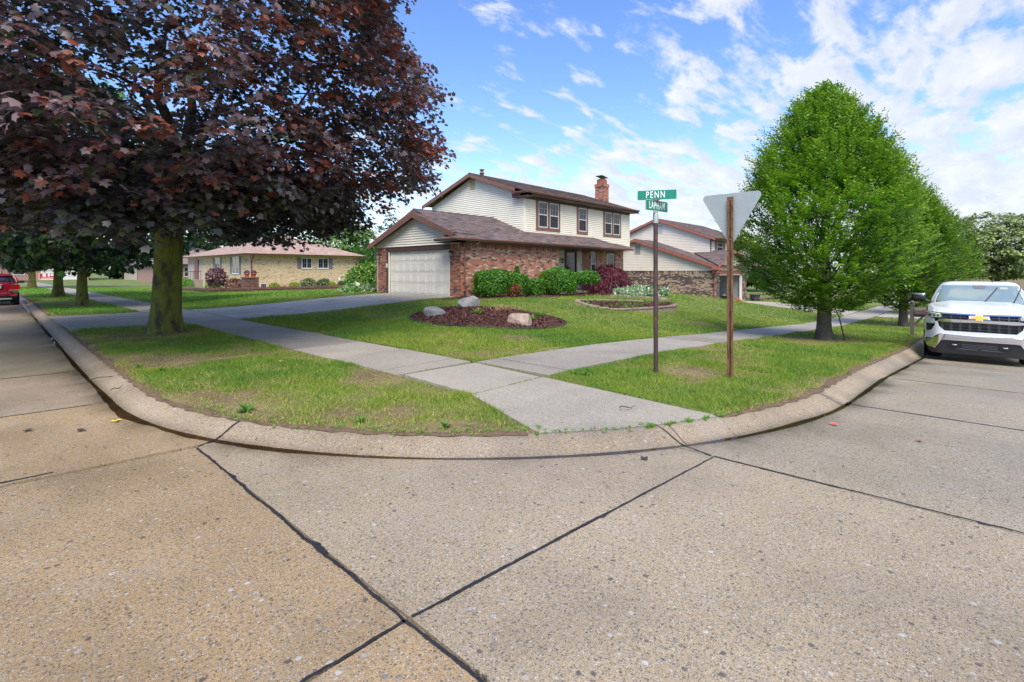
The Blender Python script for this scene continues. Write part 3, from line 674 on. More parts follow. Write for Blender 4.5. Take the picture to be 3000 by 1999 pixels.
# ---------------------------------------------------------------- leaves in numpy
def frames(nrm,tip):
    n=nrm/np.linalg.norm(nrm,axis=1,keepdims=True); t=tip-n*(tip*n).sum(1,keepdims=True); t/=np.linalg.norm(t,axis=1,keepdims=True)+1e-9
    s_=np.cross(t,n); return s_,t,n
def leaf_mesh(name,tmpl,tris,pos,nrm,tip,size,col,mat_,parent,kind=None,quad=False):
    s_,t,n=frames(nrm,tip); T=np.asarray(tmpl,float)
    V=(pos[:,None,:]+(s_[:,None,:]*T[None,:,0:1]+t[:,None,:]*T[None,:,1:2]+n[:,None,:]*T[None,:,2:3])*size[:,None,None]).reshape(-1,3)
    F=(np.arange(len(pos))[:,None,None]*len(T)+np.asarray(tris)[None]).reshape(-1,len(tris[0]))
    return np_mesh(name,V,F,np.repeat(col,len(T),0),mat_,parent,kind=kind,k=len(tris[0]))
def maple_tmpl():
    c=(0,.02,0); pts=[]; 
    tips=[(-.44,-.06),(-.50,.42),(0,.80),(.50,.42),(.44,-.06)]
    not_=[(-.13,-.10),(-.31,.18),(-.23,.50),(.23,.50),(.31,.18),(.13,-.10)]
    V=[(0,.0,.05)]+[(x,y,0) for x,y in not_]+[(x,y,-.08) for x,y in tips]
    F=[]
    for i in range(5): F+= [(0,1+i,7+i),(0,7+i,2+i)]
    return V,F
MT=maple_tmpl()
MT2=([(0,0,.04),(-.42,.1,-.04),(-.2,.5,0),(0,.85,-.05),(.2,.5,0),(.42,.1,-.04)],[(0,1,2),(0,2,3),(0,3,4),(0,4,5)])
OV=([(0,0,0),(-.24,.45,.06),(0,1,-.06),(.24,.45,.06)],[(0,1,2),(0,2,3)])
def rv(n,r): 
    a=r.normal(size=(n,3)); return a/np.linalg.norm(a,axis=1,keepdims=True)
def trunk_mesh(name,base,top,r0,r1,parent,mat_,flare=1.5,seed=0,n=22,rings=16,lean=(0,0)):
    r=random.Random(seed); V=[];F=[]; ph=[r.uniform(0,6) for _ in range(6)]
    for i in range(rings+1):
        t=i/rings; z=lerp(base[2]-.12,top,t); hh=z-base[2]; rad=lerp(r0,r1,t)+r0*(flare-1)*math.exp(-max(hh,0)/(.28*r0/.38+.05)*1.1)
        for k_ in range(n):
            a=2*math.pi*k_/n
            q=1+.05*math.sin(3*a+ph[0]+t*2)+.035*math.sin(7*a+ph[1]-t*3)+.03*r.uniform(-1,1)+ (.16*max(0,math.sin(4*a+ph[2]))**2)*math.exp(-max(hh,0)/.22)
            V.append((base[0]+math.cos(a)*rad*q+lean[0]*t,base[1]+math.sin(a)*rad*q+lean[1]*t,z))
    F=[(i*n+k_,i*n+(k_+1)%n,(i+1)*n+(k_+1)%n,(i+1)*n+k_) for i in range(rings) for k_ in range(n)]
    b=MB(); b.add(V,F,(1,1,1),True); return b
def limb(b,p0,p1,r0,r1,r,sag=.0,k=6):
    p0=Vector(p0);p1=Vector(p1); L_=(p1-p0).length; pts=[]
    for i in range(k+1):
        t=i/k; q=p0.lerp(p1,t)+Vector((r.uniform(-1,1),r.uniform(-1,1),r.uniform(-.6,.6)))*L_*.035*(0<i<k); q.z+=math.sin(t*math.pi)*sag*L_; pts.append(q)
    b.tube(pts,[lerp(r0,r1,i/k) for i in range(k+1)],7); return pts
def make_maple():
    r=np.random.default_rng(11); bx,by,bz=3.15,14.64,.1
    root=empty('maple_tree',(0,0,0),label='big purple-leaved maple with a mossy trunk on the left verge',cat='tree')
    tb=trunk_mesh('trunk',(bx,by,bz),3.6,.315,.285,root,M_bark,flare=1.3,seed=3,rings=26,lean=(.12,-.1)); tb.build('trunk',M_bark,root)
    cz=6.6; Rr=6.55
    ctr=np.array([bx,by,cz]); nK=6000
    # foliage masses: broad dome with a drooping skirt and a leafy underside
    an=r.uniform(0,2*math.pi,nK); t=r.random(nK)**1.05; under=r.random(nK)<.20
    prof=np.interp(t,[0,.08,.17,.28,.5,.75,.92,1],[.60,.72,.93,1.0,1.0,.84,.5,.05])
    lob=1+.07*np.sin(3*an+1.2)+.06*np.sin(7*an+t*6)+.05*np.sin(4*an-t*9)+.26*(vnoise(an*2.2,t*6,1,5)-.5)+.14*(vnoise(an*6,t*15,1,6)-.5)
    lay=r.random(nK); fr=np.where(lay<.64,r.uniform(.88,1.05,nK),r.uniform(.42,.9,nK)); fr=np.where(under,np.sqrt(r.uniform(.04,1,nK)),fr); t=np.where(under,r.uniform(0,.05,nK),t)
    rad=Rr*np.where(under,.70,prof)*lob*fr
    zb=3.78-.22*rad+.9*(vnoise(an*1.9,rad*.0,1,9)-.5)+.5*np.exp(-rad)*0
    zb=np.where(rad<1.6,3.5+.3*rad,zb)
    P=np.stack([bx+np.cos(an)*rad,by+np.sin(an)*rad,zb+t*(12.3-zb)+.12*r.normal(size=nK)],-1)
    D=P-np.array([bx,by,5.2]); D/=np.linalg.norm(D,axis=1,keepdims=True)
    fr=np.where(under,.80+.1*(rad/Rr),fr)
    # camera side denser
    tocam=np.array([-bx,-by,1.6-cz]); tocam/=np.linalg.norm(tocam); side=D@tocam
    keep=r.random(len(P))<np.where(side>-.30,1,.38); P=P[keep];D=D[keep];fr=fr[keep];side=side[keep]
    K=len(P); per=r.integers(20,38,K); sv=r.random(K)
    idx=np.repeat(np.arange(K),per); n=len(idx)
    # each spray: a drooping shallow dome of leaves
    crad=r.uniform(.28,.60,K); off=rv(n,r)*np.sqrt(r.random(n))[:,None]; off[:,2]*=.35
    pos=P[idx]+off*crad[idx][:,None]; hd=(off[:,:2]**2).sum(1); pos[:,2]-=hd*crad[idx]*.55
    out=D[idx]*np.array([1,1,.25]); 
    nrm=np.array([0,0,1.0])*.95+out*.42+off*.5+r.normal(size=(n,3))*.42
    tip=out+off*1.2+np.array([0,0,-.85])+r.normal(size=(n,3))*.35
    size=r.uniform(.105,.175,n)
    # colours
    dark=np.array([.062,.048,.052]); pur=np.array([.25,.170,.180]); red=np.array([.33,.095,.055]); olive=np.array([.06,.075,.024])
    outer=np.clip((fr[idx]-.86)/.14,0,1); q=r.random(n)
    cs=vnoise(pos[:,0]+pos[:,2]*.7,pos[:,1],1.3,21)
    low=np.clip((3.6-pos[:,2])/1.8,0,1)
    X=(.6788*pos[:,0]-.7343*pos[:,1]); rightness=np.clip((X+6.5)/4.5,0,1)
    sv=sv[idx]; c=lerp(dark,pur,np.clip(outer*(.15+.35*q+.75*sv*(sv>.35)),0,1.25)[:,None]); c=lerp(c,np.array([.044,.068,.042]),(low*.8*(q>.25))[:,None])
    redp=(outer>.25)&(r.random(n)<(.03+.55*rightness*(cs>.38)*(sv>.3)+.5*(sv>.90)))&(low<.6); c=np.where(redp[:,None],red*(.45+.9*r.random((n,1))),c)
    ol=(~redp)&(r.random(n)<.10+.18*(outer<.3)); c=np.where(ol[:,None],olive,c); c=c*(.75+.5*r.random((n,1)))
    # the 300 leaves that show largest become parts of their own
    Zc=.7343*pos[:,0]+.6788*pos[:,1]; Xc=X; inv=(np.abs(Xc/Zc)<1.0)&((pos[:,2]-1.62)/Zc<.53)
    score=np.where(inv,size/Zc,0)*(outer>.5); big=np.argsort(-score)[:300]; m_=np.ones(n,bool); m_[big]=False
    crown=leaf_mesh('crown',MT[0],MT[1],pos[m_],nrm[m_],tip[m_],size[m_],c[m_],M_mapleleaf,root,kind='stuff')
    s_,t,nn_=frames(nrm,tip); protos=[]
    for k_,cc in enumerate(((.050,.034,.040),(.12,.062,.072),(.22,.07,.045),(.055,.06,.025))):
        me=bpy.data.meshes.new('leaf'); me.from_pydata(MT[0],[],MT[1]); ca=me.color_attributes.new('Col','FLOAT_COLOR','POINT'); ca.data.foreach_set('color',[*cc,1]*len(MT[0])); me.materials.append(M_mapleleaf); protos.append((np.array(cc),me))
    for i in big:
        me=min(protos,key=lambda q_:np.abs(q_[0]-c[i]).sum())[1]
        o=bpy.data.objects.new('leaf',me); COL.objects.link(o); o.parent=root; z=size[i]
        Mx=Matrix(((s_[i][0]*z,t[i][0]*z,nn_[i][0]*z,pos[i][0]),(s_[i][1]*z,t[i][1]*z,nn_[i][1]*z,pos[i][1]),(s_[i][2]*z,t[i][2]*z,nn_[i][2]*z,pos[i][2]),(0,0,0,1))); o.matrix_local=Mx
    print('maple leaves',n)
    rr=random.Random(2); fork=Vector((bx+.1,by-.08,3.4)); bb=MB()
    for k_ in range(9):
        a=2*math.pi*k_/9+rr.uniform(-.3,.3); el=rr.uniform(.35,1.2); L_=rr.uniform(3.2,4.6)
        p1=fork+Vector((math.cos(a)*math.cos(el)*L_,math.sin(a)*math.cos(el)*L_,math.sin(el)*L_)); p0=fork+Vector((math.cos(a)*.15,math.sin(a)*.15,-.35))
        pts=limb(bb,p0,p1,.17,.06,rr,.06)
        for j in range(6):
            q=pts[rr.randint(2,6)]; e=q+Vector((math.cos(a+rr.uniform(-1.2,1.2)),math.sin(a+rr.uniform(-1.2,1.2)),rr.uniform(-.25,.7)))*rr.uniform(1.0,2.3); p2=limb(bb,q,e,.045,.014,rr,.04,4)
            for _ in range(3):
                q2=p2[rr.randint(1,4)]; limb(bb,q2,q2+Vector((rr.uniform(-1,1),rr.uniform(-1,1),rr.uniform(-.4,.3)))*.8,.013,.005,rr,.03,3)
    bb.build('limbs',M_bark2,root)
def round_tree(name,base,cz,R3,nclust,per,size,cols,label,cat='tree',group=None,trunk_r=.2,bark=None,tmpl=None,seed=1,lmat=None,bottom=None,zsq=1,trunk_top=None,back=.4,up=.8,spread=.6,limbs=True):
    r=np.random.default_rng(seed); root=empty(name,(0,0,0),label=label,cat=cat,group=group); bx,by,bz=base
    tt=trunk_top or cz; b=trunk_mesh('trunk',base,tt,trunk_r,trunk_r*.55,root,bark,seed=seed,n=12,rings=10)
    b.build('trunk',bark or M_bark2,root)
    D=rv(nclust,r); ax=rv(12,r); lob=np.max(np.exp(7*((D@ax.T)-1)),axis=1); ctr=np.array([bx,by,cz])
    fr=np.where(r.random(nclust)<.68,r.uniform(.86,1,nclust),r.uniform(.35,.86,nclust))
    P=ctr+D*np.array(R3)*((.80+.24*lob)*fr)[:,None]
    if bottom is not None: P[:,2]=np.maximum(P[:,2],bottom+.2*r.normal(size=nclust))
    tocam=-ctr/np.linalg.norm(ctr); side=D@tocam; k_=r.random(nclust)<np.where(side>-.2,1,back); P=P[k_];D=D[k_];fr=fr[k_]
    K=len(P); idx=np.repeat(np.arange(K),per); n=len(idx); cr=r.uniform(.5,1,K)*spread
    off=rv(n,r)*np.sqrt(r.random(n))[:,None]; off[:,2]*=.5; pos=P[idx]+off*cr[idx][:,None]; out=D[idx]
    nrm=np.array([0,0,up])+out*.5+off*.5+r.normal(size=(n,3))*.35; tip=out+off+np.array([0,0,-.4])+r.normal(size=(n,3))*.4
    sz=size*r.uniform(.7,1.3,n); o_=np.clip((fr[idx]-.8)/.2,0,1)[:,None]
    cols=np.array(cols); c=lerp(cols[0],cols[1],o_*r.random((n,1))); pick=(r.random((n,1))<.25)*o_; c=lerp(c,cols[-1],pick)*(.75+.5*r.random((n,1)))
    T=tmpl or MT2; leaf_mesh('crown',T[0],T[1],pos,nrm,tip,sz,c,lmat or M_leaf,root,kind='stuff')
    if limbs:
        rr=random.Random(seed); bb=MB()
        for j in range(7):
            a=j*.9+rr.uniform(-.3,.3); p0=Vector((bx,by,lerp(bz,cz,.55))); e=Vector((bx+math.cos(a)*R3[0]*.62,by+math.sin(a)*R3[1]*.62,cz+rr.uniform(0,.5)*R3[2])); limb(bb,p0,e,trunk_r*.4,.02,rr,.05)
        bb.build('limbs',bark or M_bark2,root)
    return root
def hornbeam(base,h,rmax,seed,nsp,leaf,label,tone=1.0,group='hornbeam trees along the right verge',trunk_r=.17,shoulder=True):
    """egg-shaped crown built from ascending twigs that carry two rows of leaves"""
    r=np.random.default_rng(seed); root=empty('hornbeam_tree',(0,0,0),label=label,cat='tree',group=group); bx,by,bz=base
    b=trunk_mesh('trunk',base,bz+h*.3,trunk_r,trunk_r*.8,root,M_bark2,flare=1.25,seed=seed,n=14,rings=10); b.build('trunk',M_bark2,root)
    z0=bz+.85
    t=r.random(nsp)**.85; a=r.uniform(0,2*math.pi,nsp)
    prof=np.interp(t,[0,.07,.17,.30,.5,.7,.85,.95,1],[.22,.50,.82,1.0,.97,.76,.50,.26,.05])*rmax
    lobe=1+.06*np.sin(3*a+seed)+.06*np.sin(5*a-seed+t*5)+.06*np.sin(9*a+t*14)+.30*(vnoise(a*2.2,t*7,1,seed)-.5)+.24*(vnoise(a*5,t*16,1,seed+2)-.5)*(.6+t)
    fr=np.where(r.random(nsp)<.62,r.uniform(.88,1.03,nsp),r.uniform(.3,.9,nsp)); rad=prof*lobe*fr
    z=z0+t*(bz+h-z0)+r.normal(size=nsp)*.05
    if shoulder:   # second leader to the right/back
        k_=(t>.55); ca,sa=.6788,-.7343; dx=np.where(k_,np.clip((t-.55)/.2,0,1),0); pick=r.random(nsp)<.45; mv=np.where(pick,dx*.95,-dx*.12)
        bxp=bx+ca*mv+ .5*mv*.73; byp=by+sa*mv*.6+.5*mv*.68; z=np.where(pick&k_,z-.45*dx,z)
    else: bxp,byp=bx,by
    P=np.stack([bxp+np.cos(a)*rad,byp+np.sin(a)*rad,z],-1)
    out=np.stack([np.cos(a),np.sin(a),np.zeros(nsp)],-1)
    # twig direction: up and out
    tw=out*(.95-.5*t[:,None])+np.array([0,0,1])*(.28+.75*t[:,None])+r.normal(size=(nsp,3))*.22; tw/=np.linalg.norm(tw,axis=1,keepdims=True)
    tocam=np.array([-bx,-by]); tocam=tocam/np.linalg.norm(tocam); side=out[:,:2]@tocam; keep=r.random(nsp)<np.where(side>-.3,1,.4)
    P=P[keep];tw=tw[keep];out=out[keep];fr=fr[keep]; nsp=len(P)
    nl=12; TL=r.uniform(.22,.62,nsp)*leaf/.10*.9
    s_=np.cross(tw,np.array([0,0,1.0])); s_/=np.linalg.norm(s_,axis=1,keepdims=True)+1e-9; un=np.cross(s_,tw)
    idx=np.repeat(np.arange(nsp),nl); j=np.tile(np.arange(nl),nsp); f=(j/nl); sg=np.where(j%2,1,-1.)[:,None]
    pos=P[idx]+tw[idx]*(f*TL[idx])[:,None]; tip=tw[idx]*.7+s_[idx]*sg+r.normal(size=(len(idx),3))*.18; nrm=un[idx]+r.normal(size=(len(idx),3))*.3
    sz=leaf*r.uniform(.75,1.3,len(idx))*(1-.25*f)
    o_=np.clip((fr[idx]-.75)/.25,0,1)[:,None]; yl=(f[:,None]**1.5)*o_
    c=lerp(np.array([.030,.10,.008]),np.array([.125,.31,.014]),o_*.8); c=lerp(c,np.array([.34,.50,.025]),yl*r.uniform(.2,1,(len(idx),1))); c=c*tone*(.75+.5*r.random((len(idx),1)))  # inner leaves get a darker colour: shade inside the crown painted in
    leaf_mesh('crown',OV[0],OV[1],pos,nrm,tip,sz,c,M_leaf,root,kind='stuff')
    rr=random.Random(seed); bb=MB()
    for k_ in range(26):
        a_=k_*2.4; el=rr.uniform(.8,1.35); p0=Vector((bx,by,bz+h*rr.uniform(.12,.34))); L_=h*rr.uniform(.3,.62)
        e=p0+Vector((math.cos(a_)*math.cos(el),math.sin(a_)*math.cos(el),math.sin(el)))*L_; limb(bb,p0,e,.035,.008,rr,-.03)
    bb.tube([(bx,by,bz+h*.28),(bx+.02,by,bz+h*.6),(bx,by,bz+h*.93)],[trunk_r*.75,.06,.01],8)
    bb.build('limbs',M_bark2,root); print(label[:20],len(idx)); return root
def clump(name,c,R3,n,size,cols,label,cat,seed,group=None,tmpl=None,lmat=None,flat=1,stem=None,shell=.55,up=.3,parent=None,boxy=0,droop=0,tiny=None):
    """dense shrub: leaf-sized faces through the volume, denser at the surface"""
    r=np.random.default_rng(seed); root=empty(name,(0,0,0),label=label,cat=cat,group=group) if parent is None else parent
    D=rv(n,r); D[:,2]=np.where(D[:,2]<-.75,-D[:,2],D[:,2])
    if boxy: D2=D/np.max(np.abs(D),axis=1,keepdims=True); D_=lerp(D,D2,boxy)
    else: D_=D
    ax=rv(18,r); lob=np.max(np.exp(9*((D@ax.T)-1)),axis=1); fr=np.where(r.random(n)<shell,r.uniform(.9,1.03,n),r.uniform(.55,.95,n))
    P=np.array(c)+D_*np.array(R3)*((.86+.17*lob)*fr)[:,None]; P[:,2]+= -droop*np.hypot(D[:,0],D[:,1])**2*R3[2]
    g=Hn(P[:,0],P[:,1]); P[:,2]=np.maximum(P[:,2],g+.04)
    nrm=D*.7+np.array([0,0,up])+r.normal(size=(n,3))*.5; tip=D*.6+np.array([0,0,.5-droop])+r.normal(size=(n,3))*.5
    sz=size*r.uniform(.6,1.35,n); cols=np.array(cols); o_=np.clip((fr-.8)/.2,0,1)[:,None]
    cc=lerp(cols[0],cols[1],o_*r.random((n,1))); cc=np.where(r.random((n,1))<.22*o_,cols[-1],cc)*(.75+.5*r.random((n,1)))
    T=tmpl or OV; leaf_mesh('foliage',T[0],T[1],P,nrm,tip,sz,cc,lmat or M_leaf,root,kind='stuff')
    # dark twiggy core so no daylight shows through the middle
    b=MB(); rr=random.Random(seed)
    z0=Hf(c[0],c[1])
    for k_ in range(9):
        a=k_*.7; b.tube([(c[0],c[1],z0-.03),(c[0]+math.cos(a)*R3[0]*.25,c[1]+math.sin(a)*R3[1]*.25,z0+R3[2]*.5),(c[0]+math.cos(a)*R3[0]*.6,c[1]+math.sin(a)*R3[1]*.6,c[2]+R3[2]*rr.uniform(-.1,.6))],[.02,.015,.005],5)
    b.build('stems',M_twig,root); return root
# ---------------------------------------------------------------- walls and roofs made of pieces
def clip_half(poly,nx,ny,c):
    out=[]; n=len(poly)
    for i in range(n):
        p=poly[i];q=poly[(i+1)%n]; dp=nx*p[0]+ny*p[1]-c; dq=nx*q[0]+ny*q[1]-c
        if dp<=0: out.append(p)
        if (dp<0<dq) or (dq<0<dp):
            t=dp/(dp-dq); out.append((p[0]+(q[0]-p[0])*t,p[1]+(q[1]-p[1])*t))
    return out
def clip_convex(sub,clip):
    for i in range(len(clip)):
        a=clip[i];b=clip[(i+1)%len(clip)]; nx,ny=(b[1]-a[1]),-(b[0]-a[0])
        sub=clip_half(sub,nx,ny,nx*a[0]+ny*a[1])
        if len(sub)<3: return []
    return sub
def area(p): return abs(sum(p[i][0]*p[(i+1)%len(p)][1]-p[(i+1)%len(p)][0]*p[i][1] for i in range(len(p))))/2
def rect_minus(rs,h):
    out=[]
    for (a0,b0,a1,b1) in rs:
        x0,y0,x1,y1=h
        if x1<=a0 or x0>=a1 or y1<=b0 or y0>=b1: out.append((a0,b0,a1,b1)); continue
        if a0<x0: out.append((a0,b0,x0,b1))
        if a1>x1: out.append((x1,b0,a1,b1))
        m0,m1=max(a0,x0),min(a1,x1)
        if b0<y0: out.append((m0,b0,m1,y0))
        if b1>y1: out.append((m0,y1,m1,b1))
    return out
def pieces(F,poly,holes,w,h,gap,stag=.5,seed=0,colf=None,vary=0):
    """cut a convex polygon into rows of pieces; each = (frame, polygon, row bottom, row top, colour)"""
    rr=random.Random(seed); a0=min(p[0] for p in poly);a1=max(p[0] for p in poly);b0=min(p[1] for p in poly);b1=max(p[1] for p in poly)
    if area([(p[0],p[1]) for p in poly])<1e-4: return []
    # ensure ccw
    if sum(poly[i][0]*poly[(i+1)%len(poly)][1]-poly[(i+1)%len(poly)][0]*poly[i][1] for i in range(len(poly)))<0: poly=poly[::-1]
    out=[]; row=0; b=b0
    while b<b1-1e-6:
        a=a0-(stag*w if row%2 else 0)-(rr.random()*w if vary else 0)
        while a<a1:
            ww=w
            rs=[(a+gap/2,b,a+ww-gap/2,b+h-gap)]
            for hl in holes: rs=rect_minus(rs,hl)
            for r_ in rs:
                if r_[2]-r_[0]<.012 or r_[3]-r_[1]<.008: continue
                q=clip_convex([(r_[0],r_[1]),(r_[2],r_[1]),(r_[2],r_[3]),(r_[0],r_[3])],poly)
                if len(q)>=3 and area(q)>w*h*.03*(.1 if w>3 else 1): out.append((F,q,b,b+h,colf(rr,a,b) if colf else (1,1,1)))
            a+=ww
        b+=h; row+=1
    return out
def piece_geo(pc,mode,jit=None):
    F,q,b0,b1,c=pc; O,U,V,Nn=F; n=len(q)
    if mode=='brick': d=lambda b:(.010+(jit or 0)); back=-.004
    elif mode=='board': d=lambda b: lerp(.038,.006,(b-b0)/(b1-b0)); back=-.002
    else: d=lambda b: lerp(.013+(jit or 0),.004,(b-b0)/(b1-b0)); back=-.002
    vs=[O+U*a+V*b+Nn*d(b) for a,b in q]+[O+U*a+V*b+Nn*back for a,b in q]
    fs=[tuple(range(n))]+[(i,i+n,(i+1)%n+n,(i+1)%n) for i in range(n)]
    return vs,fs,c
CAMP=Vector((0,0,CAMH))
def emit(pcs,mode,name,mat_,parent_of,maxparts,stuff_parent):
    """nearest pieces become objects, the rest one joined part. parent_of: function(piece)->wall"""
    rr=random.Random(1)
    cen=lambda pc: pc[0][0]+pc[0][1]*pc[1][0][0]+pc[0][2]*pc[1][0][1]
    order=sorted(pcs,key=lambda pc:(cen(pc)-CAMP).length/ (math.sqrt(area(pc[1]))+.02)) if maxparts else pcs
    # only pieces turned to the camera are singled out
    fr=[p for p in order if (CAMP-cen(p)).dot(p[0][3])>0] if maxparts else []
    single=fr[:maxparts]; ids=set(map(id,single)); cache={}
    for pc in single:
        vs,fs,c=piece_geo(pc,mode,rr.uniform(-.003,.004)); o0=Vector(vs[0]); key=(tuple(round(x,3) for v in vs for x in (Vector(v)-o0)),c)
        me=cache.get(key)
        if me is None:
            me=bpy.data.meshes.new(name); me.from_pydata([tuple(Vector(v)-o0) for v in vs],[],fs); ca=me.color_attributes.new('Col','FLOAT_COLOR','POINT'); ca.data.foreach_set('color',[*c,1]*len(vs)); me.materials.append(mat_); cache[key]=me
        o=bpy.data.objects.new(name,me); COL.objects.link(o); o.location=o0; o.parent=parent_of(pc)
    rest=[p for p in pcs if id(p) not in ids]
    if rest:
        b=MB()
        for pc in rest: vs,fs,c=piece_geo(pc,mode,rr.uniform(-.003,.004)); b.add(vs,fs,c)
        b.build(name,mat_,stuff_parent,kind='stuff' if len(rest)>1 else None)
def Fv(v): return (Vector((0,v,0)),Vector((1,0,0)),Vector((0,0,1)),Vector((0,-1,0)))     # wall facing -y, a=x b=z
def Fu(u): return (Vector((u,0,0)),Vector((0,-1,0)),Vector((0,0,1)),Vector((-1,0,0)))     # wall facing -x, a=-y b=z
def Froof(p0,p1,p2):
    """p0->p1 along the eave, p2 up the slope"""
    p0,p1,p2=map(Vector,(p0,p1,p2)); U=(p1-p0).normalized(); Nn=U.cross(p2-p0).normalized(); V=Nn.cross(U); return (p0,U,V,Nn)
def to2(F,p): d=Vector(p)-F[0]; return (d.dot(F[1]),d.dot(F[2]))
def roofplane(pts,i0=0,i1=1,thick=.06):
    """pts ccw seen from above; eave = edge i0->i1"""
    p0,p1=Vector(pts[i0]),Vector(pts[i1]); up=max(pts,key=lambda p:p[2]); F=Froof(p0,p1,up); return F,[to2(F,p) for p in pts]
RED=[(.40,.15,.085),(.37,.13,.075),(.44,.19,.115),(.43,.21,.14),(.33,.115,.07)]
def brick_red(r,a,b):
    x=r.random()
    if x<.10: return (.085,.07,.072)
    if x<.15: return (.14,.10,.085)
    if x<.21: return (.56,.41,.29)
    c=RED[r.randrange(5)]; k_=r.uniform(.85,1.15); return tuple(round(v*k_,2) if False else round(v,3) for v in c)
def brick_pink(r,a,b):
    x=r.random()
    if x<.12: return (.085,.07,.072)
    if x<.24: return (.60,.44,.32)
    return [(.46,.20,.125),(.50,.25,.165),(.41,.165,.10)][r.randrange(3)]
def brick_tan(r,a,b):
    n=float(vnoise(a*.28,b*1.7,.35,31)); x=r.random()
    if x<.30+.5*(n>.5): return [(.095,.06,.055),(.13,.08,.065),(.075,.055,.055)][r.randrange(3)]
    return [(.42,.31,.20),(.38,.27,.17),(.46,.35,.23)][r.randrange(3)]
def brick_yel(r,a,b):
    x=r.random()
    if x<.012: return (.07,.06,.05)
    if x<.13: return (.50,.33,.17)
    return [(.66,.53,.31),(.62,.50,.29),(.69,.57,.35)][r.randrange(3)]
def sh_brown(r,a,b):
    return [(.155,.108,.095),(.185,.125,.105),(.13,.105,.105),(.165,.148,.155),(.20,.125,.10),(.085,.066,.066),(.135,.10,.092)][r.randrange(7)]
def sh_tan(r,a,b): return [(.42,.29,.23),(.46,.33,.27),(.38,.25,.20)][r.randrange(3)]
def window(parent,F,a0,a1,b0,b1,rows=3,cols=3,sill=True,d=.03,white=None,name='window',split=True,gl=None,cas=False):
    """white double-hung window: frame > two panes with muntins; sits proud of its wall"""
    white=white or M_white; b=MB(); fw=.05; b.ring(F,a0,a1,b0,b1,fw,-.01,d)
    bm_=(b0+b1)/2
    if split and not cas: b.fbox(F,a0+fw,a1-fw,bm_-.025,bm_+.025,-.005,d-.004)
    if cas: b.fbox(F,(a0+a1)/2-.03,(a0+a1)/2+.03,b0+fw,b1-fw,-.005,d-.004)
    if sill: b.fbox(F,a0-.03,a1+.03,b0-.05,b0-.001,-.01,d+.04)
    wo=b.build(name,white,parent)
    parts=[(a0+fw,a1-fw,bm_+.025,b1-fw,0),(a0+fw,a1-fw,b0+fw,bm_-.025,1)] if (split and not cas) else ([(a0+fw,(a0+a1)/2-.03,b0+fw,b1-fw,0),((a0+a1)/2+.03,a1-fw,b0+fw,b1-fw,0)] if cas else [(a0+fw,a1-fw,b0+fw,b1-fw,0)])
    for (x0,x1,y0,y1,k_) in parts:
        p=MB(); p.fbox(F,x0,x1,y0,y1,-.004,.009-.003*k_); po=p.build('pane',M_glass,wo)
        m_=MB(); dd=.013
        for i in range(1,cols): x=lerp(x0,x1,i/cols); m_.fbox(F,x-.004,x+.004,y0,y1,.006,dd)
        rr_=rows if not split else max(2,rows-1)
        for i in range(1,rr_): y=lerp(y0,y1,i/rr_); m_.fbox(F,x0,x1,y-.004,y+.004,.006,dd+.0015)
        if m_.v: m_.build('muntins',white,wo)
        if k_==1 and split: s_=MB(); s_.fbox(F,x0,x1,y0,y1,.0165,.0175); s_.build('insect_screen',M_screenT,wo)
    return wo
M_screenT=None
def mk_screen():
    global M_screenT
    m_=bpy.data.materials.new('screen_mesh'); m_.use_nodes=True; t=m_.node_tree; tr=nn('ShaderNodeBsdfTransparent',t); mx=nn('ShaderNodeMixShader',t); mx.inputs[0].default_value=.45
    P=t.nodes['Principled BSDF']; P.inputs['Base Color'].default_value=(.05,.055,.06,1); P.inputs['Roughness'].default_value=.8
    t.links.new(tr.outputs[0],mx.inputs[1]); t.links.new(P.outputs[0],mx.inputs[2]); t.links.new(mx.outputs[0],t.nodes['Material Output'].inputs[0]); M_screenT=m_
mk_screen()
def gutter(parent,p0,p1,out,mat_=None,name='gutter',h=.11,w=.11):
    """K-profile trough from p0 to p1, 'out' = outward horizontal direction"""
    p0=Vector(p0);p1=Vector(p1);out=Vector(out); up=Vector((0,0,1)); pr=[(0,0),(0,-h),(w*.6,-h),(w*.75,-h*.55),(w,-h*.35),(w,0),(w-.012,0),(w-.02,-.03),(.012,-.03)]
    n=len(pr); vs=[p+out*a+up*b for p in (p0,p1) for a,b in pr]; b=MB()
    b.add(vs,[(i,(i+1)%n,(i+1)%n+n,i+n) for i in range(n)]+[tuple(range(n-1,-1,-1)),tuple(range(n,2*n))]); return b.build(name,mat_ or M_brown,parent)
def board(parent,p0,p1,h,th,nrm,mat_,name='fascia'):
    """board hanging below the line p0-p1"""
    p0=Vector(p0);p1=Vector(p1);n=Vector(nrm); dn=Vector((0,0,-h)); b=MB()
    vs=[p0,p1,p1+dn,p0+dn]; vs=vs+[v+n*th for v in vs]
    b.add(vs,[(0,1,2,3),(7,6,5,4),(0,4,5,1),(1,5,6,2),(2,6,7,3),(3,7,4,0)]); return b.build(name,mat_,parent)
